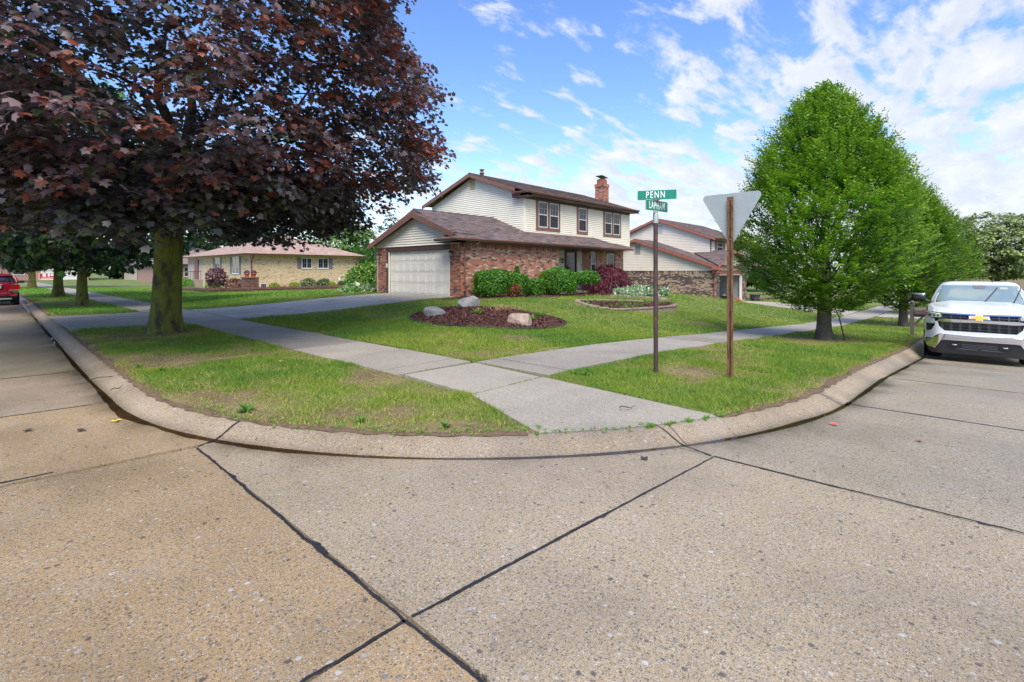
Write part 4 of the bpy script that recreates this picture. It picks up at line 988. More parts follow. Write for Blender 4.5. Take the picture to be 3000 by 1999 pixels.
def lantern(parent,pos,out,lab=None):
    b=MB(); o=Vector(out); p=Vector(pos); M_=None
    b.lathe([(.055,-.01),(.055,.01)],p,10,M=o.to_track_quat('Z','Y').to_matrix().to_4x4())
    b.tube([p,p+o*.09+Vector((0,0,.05)),p+o*.15+Vector((0,0,.02))],.012,6)
    c=p+o*.15
    b.lathe([(.012,.10),(.03,.06),(.085,.0),(.085,-.012),(.07,-.02)][::-1],c,8,smooth=False); b.lathe([(.045,-.24),(.05,-.215)],c,8)
    for k_ in range(4):
        a=k_*math.pi/2+.4; b.tube([c+Vector((math.cos(a)*.07,math.sin(a)*.07,-.02)),c+Vector((math.cos(a)*.047,math.sin(a)*.047,-.22))],.006,4)
    lo=b.build('wall_lantern',M_black,parent); g=MB(); g.lathe([(.042,-.215),(.064,-.022)],c,8,smooth=False); g.build('lantern_glass',M_lamp,lo)
def solid(parent,name,polys,mat_,thick=.12,kind=None):
    o=None
    for p in polys:
        b=MB(); b.poly(p,thick); q=b.build(name,mat_,parent,kind=kind); o=o or q
    return o
# ---------------------------------------------------------------- corner house
def main_house():
    H=empty('house',(14.6,16.6,.4),label='two-storey brick and cream siding house with attached garage, behind the round mulch bed',cat='house')
    def par(o): o.parent=H; o.matrix_parent_inverse=Matrix.Translation((-14.6,-16.6,-.4)); return o
    class W: pass
    def P(o): return par(o)
    # all parts below are built in world coordinates under an offset-free inner root
    H.location=(0,0,0)
    G0=14.6; VW=16.6; E1=32.1
    bricks=[];boards=[];shing=[]
    bz=.02
    # garage side wall, faces the lawn (-y)
    F1=Fv(VW); poly=[(G0,bz),(21.7,bz),(21.7,2.97),(G0,2.97)]
    w1=solid(H,'wall',[[(G0,VW,bz-.3),(21.7,VW,bz-.3),(21.7,VW,3.05),(G0,VW,3.05)]],M_mortar)
    bricks+= [(p,w1) for p in pieces(F1,[(G0-.01,bz),(21.7,bz),(21.7,2.70),(G0-.01,2.70)],[],.203,.0675,.010,.5,1,brick_pink)]
    sold=pieces(F1,[(G0,2.70),(21.7,2.70),(21.7,2.90),(G0,2.90)],[],.068,.2,.010,0,2,lambda r,a,b:brick_red(r,a,b) if r.random()<.9 else (.085,.07,.07)); bricks+=[(p,w1) for p in sold]
    # garage front, faces the left street (-x); opening for the door
    F2=Fu(G0); w2=solid(H,'wall',[[(G0,17.36,-.1),(G0,VW,-.1),(G0,VW,2.9),(G0,17.36,2.9)],[(G0,23.25,-.1),(G0,22.36,-.1),(G0,22.36,2.9),(G0,23.25,2.9)]],M_mortar)
    for a,b in ((-17.36,-VW),(-23.25,-22.36)): bricks+=[(p,w2) for p in pieces(F2,[(a,bz+.2),(b,bz+.2),(b,2.66),(a,2.66)],[],.203,.0675,.010,.5,3,brick_red)]+[(p,w2) for p in pieces(F2,[(a,2.66),(b,2.66),(b,2.86),(a,2.86)],[],.068,.2,.01,0,4,brick_red)]
    F2b=Fu(15.2); w2b=solid(H,'wall',[[(15.2,24.4,-.1),(15.2,23.2,-.1),(15.2,23.2,3.0),(15.2,24.4,3.0)]],M_mortar); bricks+=[(p,w2b) for p in pieces(F2b,[(-24.4,bz+.2),(-23.25,bz+.2),(-23.25,2.95),(-24.4,2.95)],[],.203,.0675,.010,.5,5,brick_red)]
    solid(H,'wall',[[(15.2,23.25,-.1),(G0,23.25,-.1),(G0,23.25,3.0),(15.2,23.25,3.0)][::-1],[(15.2,24.4,-.1),(15.2,24.4,3.0),(21,24.4,3.0),(21,24.4,-.1)],[(21.7,VW+.12,0),(21.7,18.7,0),(21.7,18.7,3.0),(21.7,VW+.12,3.0)]],M_mortar)
    # front wall right of the porch
    F3=Fv(18.6); w3=solid(H,'wall',[[(21.7,18.6,-.3),(E1,18.6,-.3),(E1,18.6,3.3),(21.7,18.6,3.3)]],M_mortar)
    holes=[(27.84,1.2,28.58,2.98),(29.82,1.2,30.92,3.1)]
    bricks+=[(p,w3) for p in pieces(F3,[(26.7,-.1),(E1,-.1),(E1,2.80),(26.7,2.80)],holes,.203,.0675,.010,.5,6,brick_pink)]+[(p,w3) for p in pieces(F3,[(26.7,2.8),(E1,2.8),(E1,3.2),(26.7,3.2)],holes,.068,.2,.01,0,7,brick_red)]
    # end walls and back (seen only from the side)
    solid(H,'wall',[[(E1,18.6,-.5),(E1,26.3,-.5),(E1,26.3,3.3),(E1,18.6,3.3)],[(E1,26.3,-.5),(20.6,26.3,-.5),(20.6,26.3,5.8),(E1,26.3,5.8)]],M_mortar)
    # second floor siding
    sv=18.1; su=20.6; pk=22.2; ez=5.80; pz=7.42
    F4=Fv(sv); w4=solid(H,'wall',[[(su,sv,3.27),(E1,sv,3.27),(E1,sv,ez),(su,sv,ez)]],M_shadow)
    wh=[(21.55,3.92,23.83,5.72),(25.52,3.92,26.77,5.72),(28.57,3.92,30.90,5.72)]
    boards+=[(p,w4) for p in pieces(F4,[(su+.05,3.3),(E1-.05,3.3),(E1-.05,5.66),(su+.05,5.66)],wh,20,.118,.010,0,8)]
    F5=Fu(su); w5=solid(H,'wall',[[(su,26.3,3.0),(su,sv,3.0),(su,sv,ez),(su,pk,pz),(su,26.3,ez)]],M_shadow)
    boards+=[(p,w5) for p in pieces(F5,[(-26.3,3.3),(-sv-.05,3.3),(-sv-.05,ez+.02),(-pk,pz),(-26.3,ez+.02)],[(-22.53,6.60,-22.1,7.24)],20,.118,.010,0,9)]
    solid(H,'wall',[[(E1,sv,3.27),(E1,26.3,3.27),(E1,26.3,ez),(E1,pk,pz),(E1,sv,ez)]],M_siding)
    solid(H,'soffit',[[(su,sv,3.27),(su,18.7,3.27),(E1,18.7,3.27),(E1,sv,3.27)]],M_dbrown,.02)
    for (x,y) in ((su,sv),(E1,sv)):
        b=MB(); b.box(x-.025,x+.06,y-.025,y+.06,3.27,5.68) if x==su else b.box(x-.06,x+.025,y-.025,y+.06,3.27,5.68); b.build('corner_post',M_siding,H)
    b=MB(); b.fbox(F5,-22.53,-22.10,6.60,7.24,.0,.035)
    for k_ in range(9): b.fbox(F5,-22.50,-22.13,6.63+k_*.066,6.66+k_*.066,.035,.045)
    b.build('gable_vent',mat('weathered_vent',(.50,.42,.22),.85,stain=(22,(.20,.15,.07),.6,.66)),H)
    # gable siding over the garage door
    gz=4.30; F6=Fu(14.56); b6=[(-23.3,2.86),(-16.62,2.86),(-16.62,3.22),(-19.75,gz),(-23.3,3.05)]
    w6=solid(H,'wall',[[(14.58,23.3,2.86),(14.58,16.62,2.86),(14.58,16.62,3.25),(14.58,19.75,gz+.03),(14.58,23.3,3.1)]],M_shadow)
    boards+=[(p,w6) for p in pieces((Vector((14.575,0,0)),)+Fu(0)[1:],b6,[],20,.118,.010,0,10)]
    solid(H,'wall',[[(15.2,24.4,3.0),(15.2,16.7,3.0),(15.2,16.7,3.1),(15.2,20.5,4.6),(15.2,24.4,3.1)]],M_siding)
    # garage door: header, jambs, four sections with raised panels
    b=MB(); b.fbox(F2,-22.42,-17.30,2.62,2.87,.002,.03); b.fbox(F2,-22.42,-22.26,.2,2.62,.002,.035); ho=b.build('door_trim',M_dbrown,H)
    b=MB(); b.fbox(F2,-17.38,-17.33,.3,2.62,.002,.03); b.build('door_jamb',M_door,H); b=MB(); b.fbox(F2,-22.26,-22.2,.3,2.62,-.05,.02); b.build('door_jamb',M_door,H)
    gd=MB(); gd.fbox((Vector((G0+.10,0,0)),)+F2[1:],-22.26,-17.38,.46,2.62,-.04,0); gdo=gd.build('garage_door',M_door,H)
    FD=(Vector((G0+.10,0,0)),)+F2[1:]; c0,c1=-22.2,-17.38
    for rr_ in range(4):
        y0=.47+rr_*.535; s_=MB(); s_.fbox(FD,c0,c1,y0+.008,y0+.527,.001,.018)
        for cc in range(8):
            x0=c0+.05+cc*(c1-c0-.02)/8; x1=x0+(c1-c0)/8-.10
            s_.ring(FD,x0,x1,y0+.09,y0+.45,.018,.018,.030); s_.fbox(FD,x0+.04,x1-.04,y0+.13,y0+.41,.018,.027)
        s_.build('door_panel',M_door,gdo)
    b=MB(); b.fbox(FD,c0,c1,.44,.47,0,.03); b.build('weather_strip',M_black,gdo)
    b=MB(); b.fbox(F2,-22.42,-22.3,1.80,2.02,.035,.06); b.build('keypad',M_white,H)
    lantern(H,(G0-.012,17.16,2.48),(-1,0,0)); lantern(H,(G0-.012,23.0,2.48),(-1,0,0))
    # roofs ------------------------------------------------ lower main roof, ridge along x
    rz=4.76; rv_=20.5; ev=16.18; ez1=3.05; ub=14.95
    sl=(rz-ez1)/(rv_-ev)
    zl=lambda v: ez1+(v-ev)*sl
    tops=[]
    def plane(pts,name='roof',mat_=M_dbrown,th=.05,col=sh_brown,seed=0):
        F,poly=roofplane(pts); ro=solid(H,name,[pts],mat_,th); tops.append(ro)
        shing.extend((p,ro) for p in pieces(F,poly,[],.30,.143,.004,.5,seed,col,vary=1)); return ro
    r1=plane([(14.3,ev,ez1),(28.3,ev,ez1),(27.35,sv,zl(sv)),(su,sv,zl(sv)),(su,rv_,rz),(ub,rv_,rz),(ub,16.9+.2,zl(17.1)),(14.3,16.55,zl(16.55))] if False else [(14.3,ev,ez1),(20.6,ev,ez1),(20.6,rv_,rz),(ub-.05,rv_,rz),(14.3,16.6,zl(16.6))],seed=21)
    # part in front of the siding wall + porch, ends in a hip
    plane([(20.6,ev,ez1),(28.35,ev,ez1),(27.3,sv,zl(sv)),(20.6,sv,zl(sv))],seed=22)
    plane([(28.35,ev,ez1),(28.35+1.2,18.1,ez1+.12),(28.35+1.2,18.1,ez1+.13),(27.3,sv,zl(sv))],seed=23)
    plane([(28.0,18.6,3.22),(31.9,17.75,3.22),(31.9,18.1,3.32),(27.6,18.1,3.72)][:0] or [(28.35,17.4,3.18),(31.9,17.75,3.2),(31.9,18.1,3.34),(27.3,18.1,3.7)],seed=24)
    plane([(20.6,24.82,ez1),(ub-.05,24.82,ez1),(ub-.05,rv_,rz),(20.6,rv_,rz)],seed=25)
    # front gable roof over the door bay, ridge along x at 19.75
    gp=4.43; gs=(gp-3.33)/(19.75-16.75)
    plane([(14.28,16.75,3.33),(15.6,16.75,3.33),(17.4,19.75,gp),(14.28,19.75,gp)],seed=26)
    plane([(16.6,23.6,gp-(23.6-19.75)*gs),(14.28,23.6,gp-(23.6-19.75)*gs),(14.28,19.75,gp),(17.4,19.75,gp)],seed=27)
    # skirt return at the near corner
    plane([(14.1,17.75,3.04),(14.1,ev,3.04),(14.62,16.75,3.36),(14.62,17.3,3.36)],seed=28); plane([(14.1,ev,3.04),(14.7,ev,3.05),(14.7,16.75,3.28),(14.62,16.75,3.36)],seed=29)
    # upper roof
    up_e=17.55; uz=5.98; up_z=7.56; su0=20.2; su1=32.45
    sl2=(up_z-uz)/(pk-up_e)
    plane([(su0,up_e,uz),(su1,up_e,uz),(su1,pk,up_z),(su0,pk,up_z)],seed=30)
    plane([(su1,26.85,uz),(su0,26.85,uz),(su0,pk,up_z),(su1,pk,up_z)],seed=31)
    for (a,b_,c_) in (((su0-.01,pk,up_z+.02),(su1+.01,pk,up_z+.02),.09),((ub-.06,rv_,rz+.02),(20.58,rv_,rz+.02),.09),((27.3,sv,zl(sv)+.03),(28.4,ev,ez1+.03),.08)):
        b=MB(); p0=Vector(a);p1=Vector(b_); s_=(p1-p0).normalized().cross(Vector((0,0,1))); 
        vs=[p0-s_*c_-Vector((0,0,.03)),p0,p0+s_*c_-Vector((0,0,.03)),p1-s_*c_-Vector((0,0,.03)),p1,p1+s_*c_-Vector((0,0,.03))]; b.add(vs,[(0,1,4,3),(1,2,5,4)]); b.build('ridge_cap',mat('ridge_'+str(round(a[0],1)),(.05,.038,.038),.9),H)
    # rakes, fascias, frieze
    board(H,(su0,up_e+.9,uz+.9*sl2-.05),(su0,pk,up_z-.05),.20,.04,(-1,0,0),M_brown,'rake_board'); board(H,(su0,pk,up_z-.05),(su0,26.85,uz-.05),.20,.04,(-1,0,0),M_brown,'rake_board'); board(H,(su1,up_e,uz-.05),(su1,pk,up_z-.05),.18,.03,(1,0,0),M_brown,'rake_board')
    board(H,(14.28,16.75,3.30),(14.28,19.75,gp-.03),.19,.035,(-1,0,0),M_brown,'rake_board'); board(H,(14.28,19.75,gp-.03),(14.28,23.6,gp-(23.6-19.75)*gs-.03),.19,.035,(-1,0,0),M_brown,'rake_board')
    board(H,(ub-.05,19.3,rz-1.2*sl-.03),(ub-.05,rv_,rz-.03),.17,.035,(-1,0,0),M_brown,'rake_board'); board(H,(ub-.05,rv_,rz-.03),(ub-.05,24.82,ez1-.03),.17,.035,(-1,0,0),M_brown,'rake_board')
    solid(H,'soffit',[[(su0,26.85,uz-.06),(su0,pk,up_z-.06),(su,pk,up_z-.06),(su,26.85,uz-.06)]],M_brown,.015)
    b=MB(); b.box(su0+.05,su+.02,up_e+.05,sv+.62,5.70,5.93); b.box(su0+.05,su1-.05,up_e+.05,sv-.001,5.78,5.90); b.build('eave_box',M_dbrown,H)
    b=MB(); b.fbox(F4,su-.03,E1+.02,5.66,5.80,.001,.035); b.build('frieze',M_dbrown,H)
    gutter(H,(su0-.08,up_e+.0,6.0),(su1+.02,up_e+.0,6.0),(0,-1,0)); gutter(H,(su0,up_e-.06,6.0),(su0,18.65,6.0),(-1,0,0))
    gutter(H,(14.02,ev+.0,3.075),(25.2,ev,3.075),(0,-1,0)); gutter(H,(25.22,ev+.05,3.06),(28.4,ev+.05,3.06),(0,-1,0)); gutter(H,(14.1,ev-.05,3.075),(14.1,17.75,3.075),(-1,0,0))
    gutter(H,(28.42,17.36,3.17),(31.95,17.72,3.19),(.1,-1,0))
    b=MB(); b.box(14.15,21.7,ev+.04,VW,2.90,2.95); b.box(21.7,28.4,ev+.04,18.6,2.93,2.96); b.box(28.4,31.9,17.6,18.6,3.10,3.13); b.box(14.15,14.56,ev+.04,17.7,2.90,2.95); b.build('soffit',M_dbrown,H)
    # upper windows: brown surround boards then white windows
    for (x0,x1,wins) in ((21.57,23.81,((21.79,22.62),(22.82,23.67))),(25.54,26.75,((25.74,26.61),)),(28.59,30.88,((28.81,29.65),(29.86,30.74)))):
        b=MB(); b.fbox(F4,x0,x1,3.94,4.10,.0,.04); b.fbox(F4,x0,wins[0][0],4.10,5.66,.0,.04); b.fbox(F4,wins[-1][1],x1,4.10,5.66,.0,.04)
        if len(wins)>1: b.fbox(F4,wins[0][1],wins[1][0],4.10,5.66,.0,.04)
        b.build('window_surround',M_brown,H)
        for (a,c_) in wins: window(H,F4,a,c_,4.14,5.62,rows=3,cols=3,sill=False,d=.03)
    # ground-floor windows
    for (a,c_,z0,z1,tr) in ((27.88,28.45,1.25,2.96,(28.45,28.56)),(29.90,30.76,1.25,2.86,(30.76,30.9))):
        window(H,F3,a,c_,z0,z1,rows=3,cols=3,sill=True,d=.03); b=MB(); b.fbox(F3,tr[0]+.002,tr[1],z0,z1+.12,.0,.035); b.fbox(F3,a-.04,tr[1],z1+.002,3.08,.0,.03); b.build('window_surround',M_dbrown,H)
    # porch: siding return, dark storm door, threshold
    F7=(Vector((0,18.585,0)),)+F3[1:]
    boards+=[(p,w3) for p in pieces(F7,[(26.2,.5),(26.68,.5),(26.68,2.95),(26.2,2.95)],[],20,.118,.010,0,12)]+[(p,w3) for p in pieces(F7,[(21.72,.5),(24.9,.5),(24.9,2.95),(21.72,2.95)],[],20,.118,.010,0,13)]
    d=MB(); d.ring(F7,24.95,26.18,.5,2.93,.13,.0,.07); fo=d.build('front_door',M_dbrown,H); d=MB(); d.fbox(F7,25.08,26.05,.63,2.80,.0,.02); d.build('door_glass',M_glass,fo); d=MB(); d.fbox(F7,25.08,26.05,1.45,1.53,.02,.045); d.fbox(F7,25.95,26.0,1.35,1.55,.045,.09); d.build('door_handle',M_black,fo)
    b=MB(); b.box(22.2,28.5,17.0,18.58,.0,.42); b.build('porch_step',M_walk,H)
    b=MB(); b.fbox(F7,26.68,26.74,.4,2.95,0,.05); b.build('corner_post',M_white,H)
    # porch lantern and hook on the left return
    lantern(H,(24.55,18.57,2.35),(0,-1,0))
    # downspout at the garage corner with black boot
    b=MB(); x=14.78
    b.tube([(x+.55,ev-.02,2.97),(x+.5,ev+.02,2.86),(x+.1,VW-.09,2.66),(x,VW-.07,2.55),(x,VW-.07,.55)],.045,6,flat=.8); do=b.build('downspout',M_brown,H); b=MB(); b.tube([(x,VW-.07,.72),(x,VW-.08,.5),(x-.03,VW-.3,.43)],[.055,.065,.075],8); b.build('downspout_boot',M_black,do)
    for z in (1.1,2.2): b=MB(); b.box(x-.06,x+.06,VW-.125,VW-.0,z,z+.03); b.build('downspout_strap',M_brown,do)
    # chimney outside the far end, with cap and damper
    cx0,cx1,cy0,cy1=32.2,32.96,20.35,21.1; b=MB(); b.box(cx0+.012,cx1,cy0+.012,cy1,-.5,8.2); ch=b.build('chimney',M_mortar,H)
    chb=pieces((Vector((0,cy0+.01,0)),)+Fv(0)[1:],[(cx0,6.0),(cx1,6.0),(cx1,8.05),(cx0,8.05)],[],.203,.0675,.01,.5,14,brick_red)+pieces((Vector((cx0+.01,0,0)),)+Fu(0)[1:],[(-cy1,6.0),(-cy0,6.0),(-cy0,8.05),(-cy1,8.05)],[],.203,.0675,.01,.5,15,brick_red)
    chb+=pieces((Vector((0,cy0-.03,0)),)+Fv(0)[1:],[(cx0-.03,8.05),(cx1+.03,8.05),(cx1+.03,8.27),(cx0-.03,8.27)],[],.203,.0675,.01,.5,16,brick_red)+pieces((Vector((cx0-.03,0,0)),)+Fu(0)[1:],[(-cy1-.03,8.05),(-cy0+.03,8.05),(-cy0+.03,8.27),(-cy1-.03,8.27)],[],.203,.0675,.01,.5,17,brick_red)
    bb=MB()
    for pc in chb: vs,fs,c=piece_geo(pc,'brick',0); bb.add(vs,fs,c)
    bb.box(cx0-.02,cx1+.03,cy0-.02,cy1+.03,8.05,8.26,(.3,.11,.07)); bb.box(cx0+.1,cx1-.1,cy0+.1,cy1-.1,8.26,8.62,(.30,.11,.065)); bb.build('brick',M_brick,ch,kind='stuff')
    b=MB(); xm,ym=(cx0+cx1)/2,(cy0+cy1)/2; b.lathe([(.30,8.62),(.30,8.66)],(xm,ym,0),12); b.tube([(xm-.2,ym,8.6),(xm-.2,ym,8.88)],.015,5); b.tube([(xm+.2,ym,8.6),(xm+.2,ym,8.82)],.015,5); b.poly([(xm-.45,ym-.3,8.90),(xm+.45,ym-.3,8.80),(xm+.45,ym+.3,8.80),(xm-.45,ym+.3,8.90)],.02); b.tube([(xm+.33,ym,8.8),(xm+.33,ym,9.02)],[.03,.02],5); b.build('chimney_cap',M_black,ch)
    # roof vent pipe behind the ridge
    b=MB(); b.lathe([(.16,7.35),(.13,7.5),(.12,7.74),(.17,7.76),(.17,7.80),(.11,7.81),(.11,7.96),(.16,7.98),(.16,8.02),(.05,8.05)],(21.6,22.55,0),12); b.build('roof_vent_pipe',M_brown,H)
    b=MB(); b.box(20.62,20.72,24.4,24.5,3.3,5.7); 
    # emit the pieces
    lut={id(p):w_ for p,w_ in bricks}; emit([p for p,_ in bricks],'brick','brick',M_brick,lambda p:lut[id(p)],300,w1)
    lut2={id(p):w_ for p,w_ in boards}; emit([p for p,_ in boards],'board','siding_board',M_siding,lambda p:lut2[id(p)],300,w4)
    lut3={id(p):w_ for p,w_ in shing}; emit([p for p,_ in shing],'shingle','shingle',M_shingle,lambda p:lut3[id(p)],300,r1)
    print('house pieces',len(bricks),len(boards),len(shing))
# ---------------------------------------------------------------- far house on the right with the open garage
def right_house():
    H=empty('house',(0,0,0),label='beige sided house with red-brown trim and open garage, right of the street-name sign',cat='house')
    bricks=[];boards=[];sh=[]
    gu,gv=38.7,14.5; zf=-.84; bt=1.62
    F=Fu(gu); w=solid(H,'wall',[[(gu,28,-1.4),(gu,gv,-1.4),(gu,gv,bt),(gu,28,bt)]],M_mortar)
    bricks+=pieces(F,[(-27.9,-1.0),(-gv,-1.0),(-gv,1.45),(-27.9,1.45)],[],.203,.0675,.010,.5,40,brick_tan)+pieces(F,[(-27.9,1.45),(-gv,1.45),(-gv,1.65),(-27.9,1.65)],[],.068,.2,.01,0,41,brick_tan)
    Fs=(Vector((gu-.01,0,0)),)+F[1:]; pk=21.1; zp=4.22; ez=2.05
    ws=solid(H,'wall',[[(gu,27.8,bt),(gu,gv,bt),(gu,gv,ez),(gu,pk,zp),(gu,27.8,ez)]],M_shadow)
    boards+=[(p,ws) for p in pieces(Fs,[(-27.8,1.67),(-gv,1.67),(-gv,ez+.03),(-pk,zp),(-27.8,ez+.03)],[(-21.28,3.08,-20.72,3.84)],20,.14,.011,0,42)]
    b=MB(); b.ring(Fs,-21.28,-20.72,3.08,3.84,.05,.0,.05)
    for k_ in range(10): b.fbox(Fs,-21.23,-20.77,3.14+k_*.066,3.18+k_*.066,.0,.035)
    b.build('gable_vent',mat('grey_vent',(.42,.40,.37),.6),H)
    # garage front wall with opening; interior room
    Fg=Fv(gv); d0,d1=39.75,44.9
    wg=solid(H,'wall',[[(gu,gv,-1.3),(d0,gv,-1.3),(d0,gv,bt),(gu,gv,bt)],[(d1,gv,-1.3),(46.2,gv,-1.3),(46.2,gv,bt),(d1,gv,bt)]],M_mortar)
    for a,c_ in ((gu,d0-.05),(d1+.25,46.2)): bricks+=pieces(Fg,[(a,-1.1),(c_,-1.1),(c_,1.45),(a,1.45)],[],.203,.0675,.01,.5,43,brick_tan)+pieces(Fg,[(a,1.45),(c_,1.45),(c_,1.65),(a,1.65)],[],.068,.2,.01,0,44,brick_tan)
    b=MB(); b.fbox(Fg,d0-.03,d1+.24,1.34,1.67,.001,.04); b.fbox(Fg,d1,d1+.22,zf,1.34,.001,.04); b.build('door_trim',M_salmon,H); b=MB(); b.fbox(Fg,d1-.16,d1-.002,zf,1.33,-.1,.05); b.fbox(Fg,d0,d1,1.30,1.338,-.1,.045); b.build('door_jamb',M_white,H)
    b=MB(); b.box(d0-.02,d0+.03,gv+.12,gv+6,zf,1.5); b.box(d1+.05,d1+.1,gv+.12,gv+6,zf,1.5); b.box(d0,d1,gv+6,gv+6.05,zf,1.5); b.box(d0,d1,gv+.1,gv+6,1.48,1.52); b.box(d0-.3,d1+.3,gv-.3,gv+6,zf-.05,zf); b.build('garage_interior',M_gwall,H)
    solid(H,'wall',[[(46.2,gv,-1.3),(46.2,20,-1.3),(46.2,20,bt),(46.2,gv,bt)]],M_mortar)
    # gable over the door
    Fq=(Vector((0,gv-.01,0)),)+Fg[1:]; gp=42.45; gzp=3.2
    wq=solid(H,'wall',[[(gu,gv,bt+.05),(46.2,gv,bt+.05),(46.2,gv,1.95),(gp,gv,gzp),(gu,gv,1.95)]],M_shadow); boards+=[(p,wq) for p in pieces(Fq,[(gu+.02,1.68),(46.2,1.68),(46.2,1.98),(gp,gzp),(gu+.02,1.98)],[],20,.14,.011,0,45)]
    # second floor
    su,sv,ez2,pk2,zp2=42.0,16.0,4.4,20.8,6.22
    Fw=Fu(su); w5=solid(H,'wall',[[(su,25.6,1.8),(su,sv,1.8),(su,sv,ez2),(su,pk2,zp2),(su,25.6,ez2)]],M_shadow); boards+=[(p,w5) for p in pieces((Vector((su-.01,0,0)),)+Fw[1:],[(-25.6,2.0),(-sv-.05,2.0),(-sv-.05,ez2),(-pk2,zp2),(-25.6,ez2)],[(-20.9,5.0,-20.35,5.8)],20,.14,.011,0,46)]
    b=MB(); b.fbox((Vector((su-.01,0,0)),)+Fw[1:],-20.9,-20.35,5.0,5.8,0,.04); b.build('gable_vent',mat('grey_vent2',(.42,.40,.37),.6),H)
    Fx=Fv(sv); w6=solid(H,'wall',[[(su,sv,1.8),(52,sv,1.8),(52,sv,ez2),(su,sv,ez2)]],M_shadow); boards+=[(p,w6) for p in pieces((Vector((0,sv-.01,0)),)+Fx[1:],[(su+.05,2.0),(52,2.0),(52,ez2),(su+.05,ez2)],[(42.8,3.05,45.15,4.42),(46.9,3.05,48.6,4.42)],20,.14,.011,0,47)]
    mauve=mat('mauve_shutter',(.22,.13,.12),.6)
    for (a,c_) in ((43.35,44.65),(47.35,48.2)):
        window(H,(Vector((0,sv-.01,0)),)+Fx[1:],a,c_,3.05,4.40,rows=2,cols=1,sill=True,d=.03)
        for x0,x1 in ((a-.5,a-.04),(c_+.04,c_+.5)): b=MB(); b.fbox((Vector((0,sv-.01,0)),)+Fx[1:],x0,x1,3.0,4.42,.0,.05); b.ring((Vector((0,sv-.01,0)),)+Fx[1:],x0+.03,x1-.03,3.04,4.38,.05,.05,.06); b.build('shutter',mauve,H)
    solid(H,'wall',[[(52,sv,1.8),(52,25.6,1.8),(52,25.6,ez2),(52,pk2,zp2),(52,sv,ez2)]],M_siding2)
    # entrance bay in red brick right of the garage
    wb=solid(H,'wall',[[(46.2,17.2,-1.4),(52,17.2,-1.4),(52,17.2,1.9),(46.2,17.2,1.9)]],M_mortar); bricks+=pieces(Fv(17.2),[(46.2,-1.3),(52,-1.3),(52,1.8),(46.2,1.8)],[],.203,.0675,.01,.5,48,brick_red)
    solid(H,'wall',[[(52,17.2,-1.4),(52,25.6,-1.4),(52,25.6,1.9),(52,17.2,1.9)]],M_mortar)
    roofs=[]
    def plane(pts,seed,eave=None):
        Fr,poly=roofplane(pts)
        if eave: Fr=Froof(eave[0],eave[1],max(pts,key=lambda p:p[2])); poly=[to2(Fr,p) for p in pts]
        ro=solid(H,"roof",[pts],M_dbrown,.05); roofs.append(ro); sh.extend(pieces(Fr,poly,[],.3,.143,.004,.5,seed,sh_brown,vary=1))
    s1=(zp-ez)/(pk-14.5)
    plane([(38.35,14.1,2.0),(42,14.1,2.0),(42,pk+.05,4.38),(38.35,pk+.05,4.38)],50); plane([(42,28.1,2.0),(38.35,28.1,2.0),(38.35,pk+.05,4.38),(42,pk+.05,4.38)],51)
    plane([(42,14.1,2.0),(52.3,14.1,2.0),(52.3,16,2.65),(42,16,2.65)],58)
    # cross gable ridge along y at gp
    plane([(38.35,14.05,2.08),(gp,14.05,3.38),(gp,17.9,3.38)],52,((38.35,17.4,2.08),(38.35,14.05,2.08))); plane([(46.55,14.05,2.08),(46.55,17.4,2.08),(gp,17.9,3.38),(gp,14.05,3.38)],53)
    plane([(41.65,15.5,4.42),(52.4,15.5,4.42),(52.4,pk2,6.40),(41.65,pk2,6.40)],54); plane([(52.4,26.1,4.42),(41.65,26.1,4.42),(41.65,pk2,6.40),(52.4,pk2,6.40)],55)
    for a,c_ in (((38.35,14.1,1.97),(38.35,pk+.05,4.35)),((38.35,pk+.05,4.35),(38.35,28.1,1.97)),((41.65,15.5,4.39),(41.65,pk2,6.37)),((41.65,pk2,6.37),(41.65,26.1,4.39))): board(H,a,c_,.20,.04,(-1,0,0),M_salmon,'rake_board')
    for a,c_ in (((38.35,14.05,2.05),(gp,14.05,3.35)),((gp,14.05,3.35),(46.55,14.05,2.05))): board(H,a,c_,.17,.04,(0,-1,0),M_salmon,'rake_board')
    gutter(H,(41.6,15.45,4.45),(52.4,15.45,4.45),(0,-1,0),M_salmon); b=MB(); b.box(41.7,52,15.55,16,4.22,4.30); b.fbox(Fx,su,52,4.15,4.30,.0,.03); b.build('soffit',M_dbrown,H)
    b=MB(); b.box(38.1,39.3,14.0,14.5,1.72,1.86); b.box(38.25,39.1,14.1,14.5,1.5,1.72); b.build('eave_box',M_salmon,H)
    b=MB(); b.tube([(38.62,14.3,1.75),(38.6,14.38,1.45),(38.62,14.44,1.3),(38.62,14.44,-.75)],.05,6); b.build('downspout',M_salmon,H)
    lantern(H,(39.35,gv-.012,1.0),(0,-1,0))
    lut={id(p):w_ for p,w_ in boards}; emit([p for p,_ in boards],'board','siding_board',M_siding2,lambda p:lut[id(p)],300,ws)
    emit(bricks,'brick','brick',M_brick,None,0,w); emit(sh,'shingle','shingle',M_shingle,None,0,roofs[0]); print('right house',len(bricks),len(boards),len(sh))
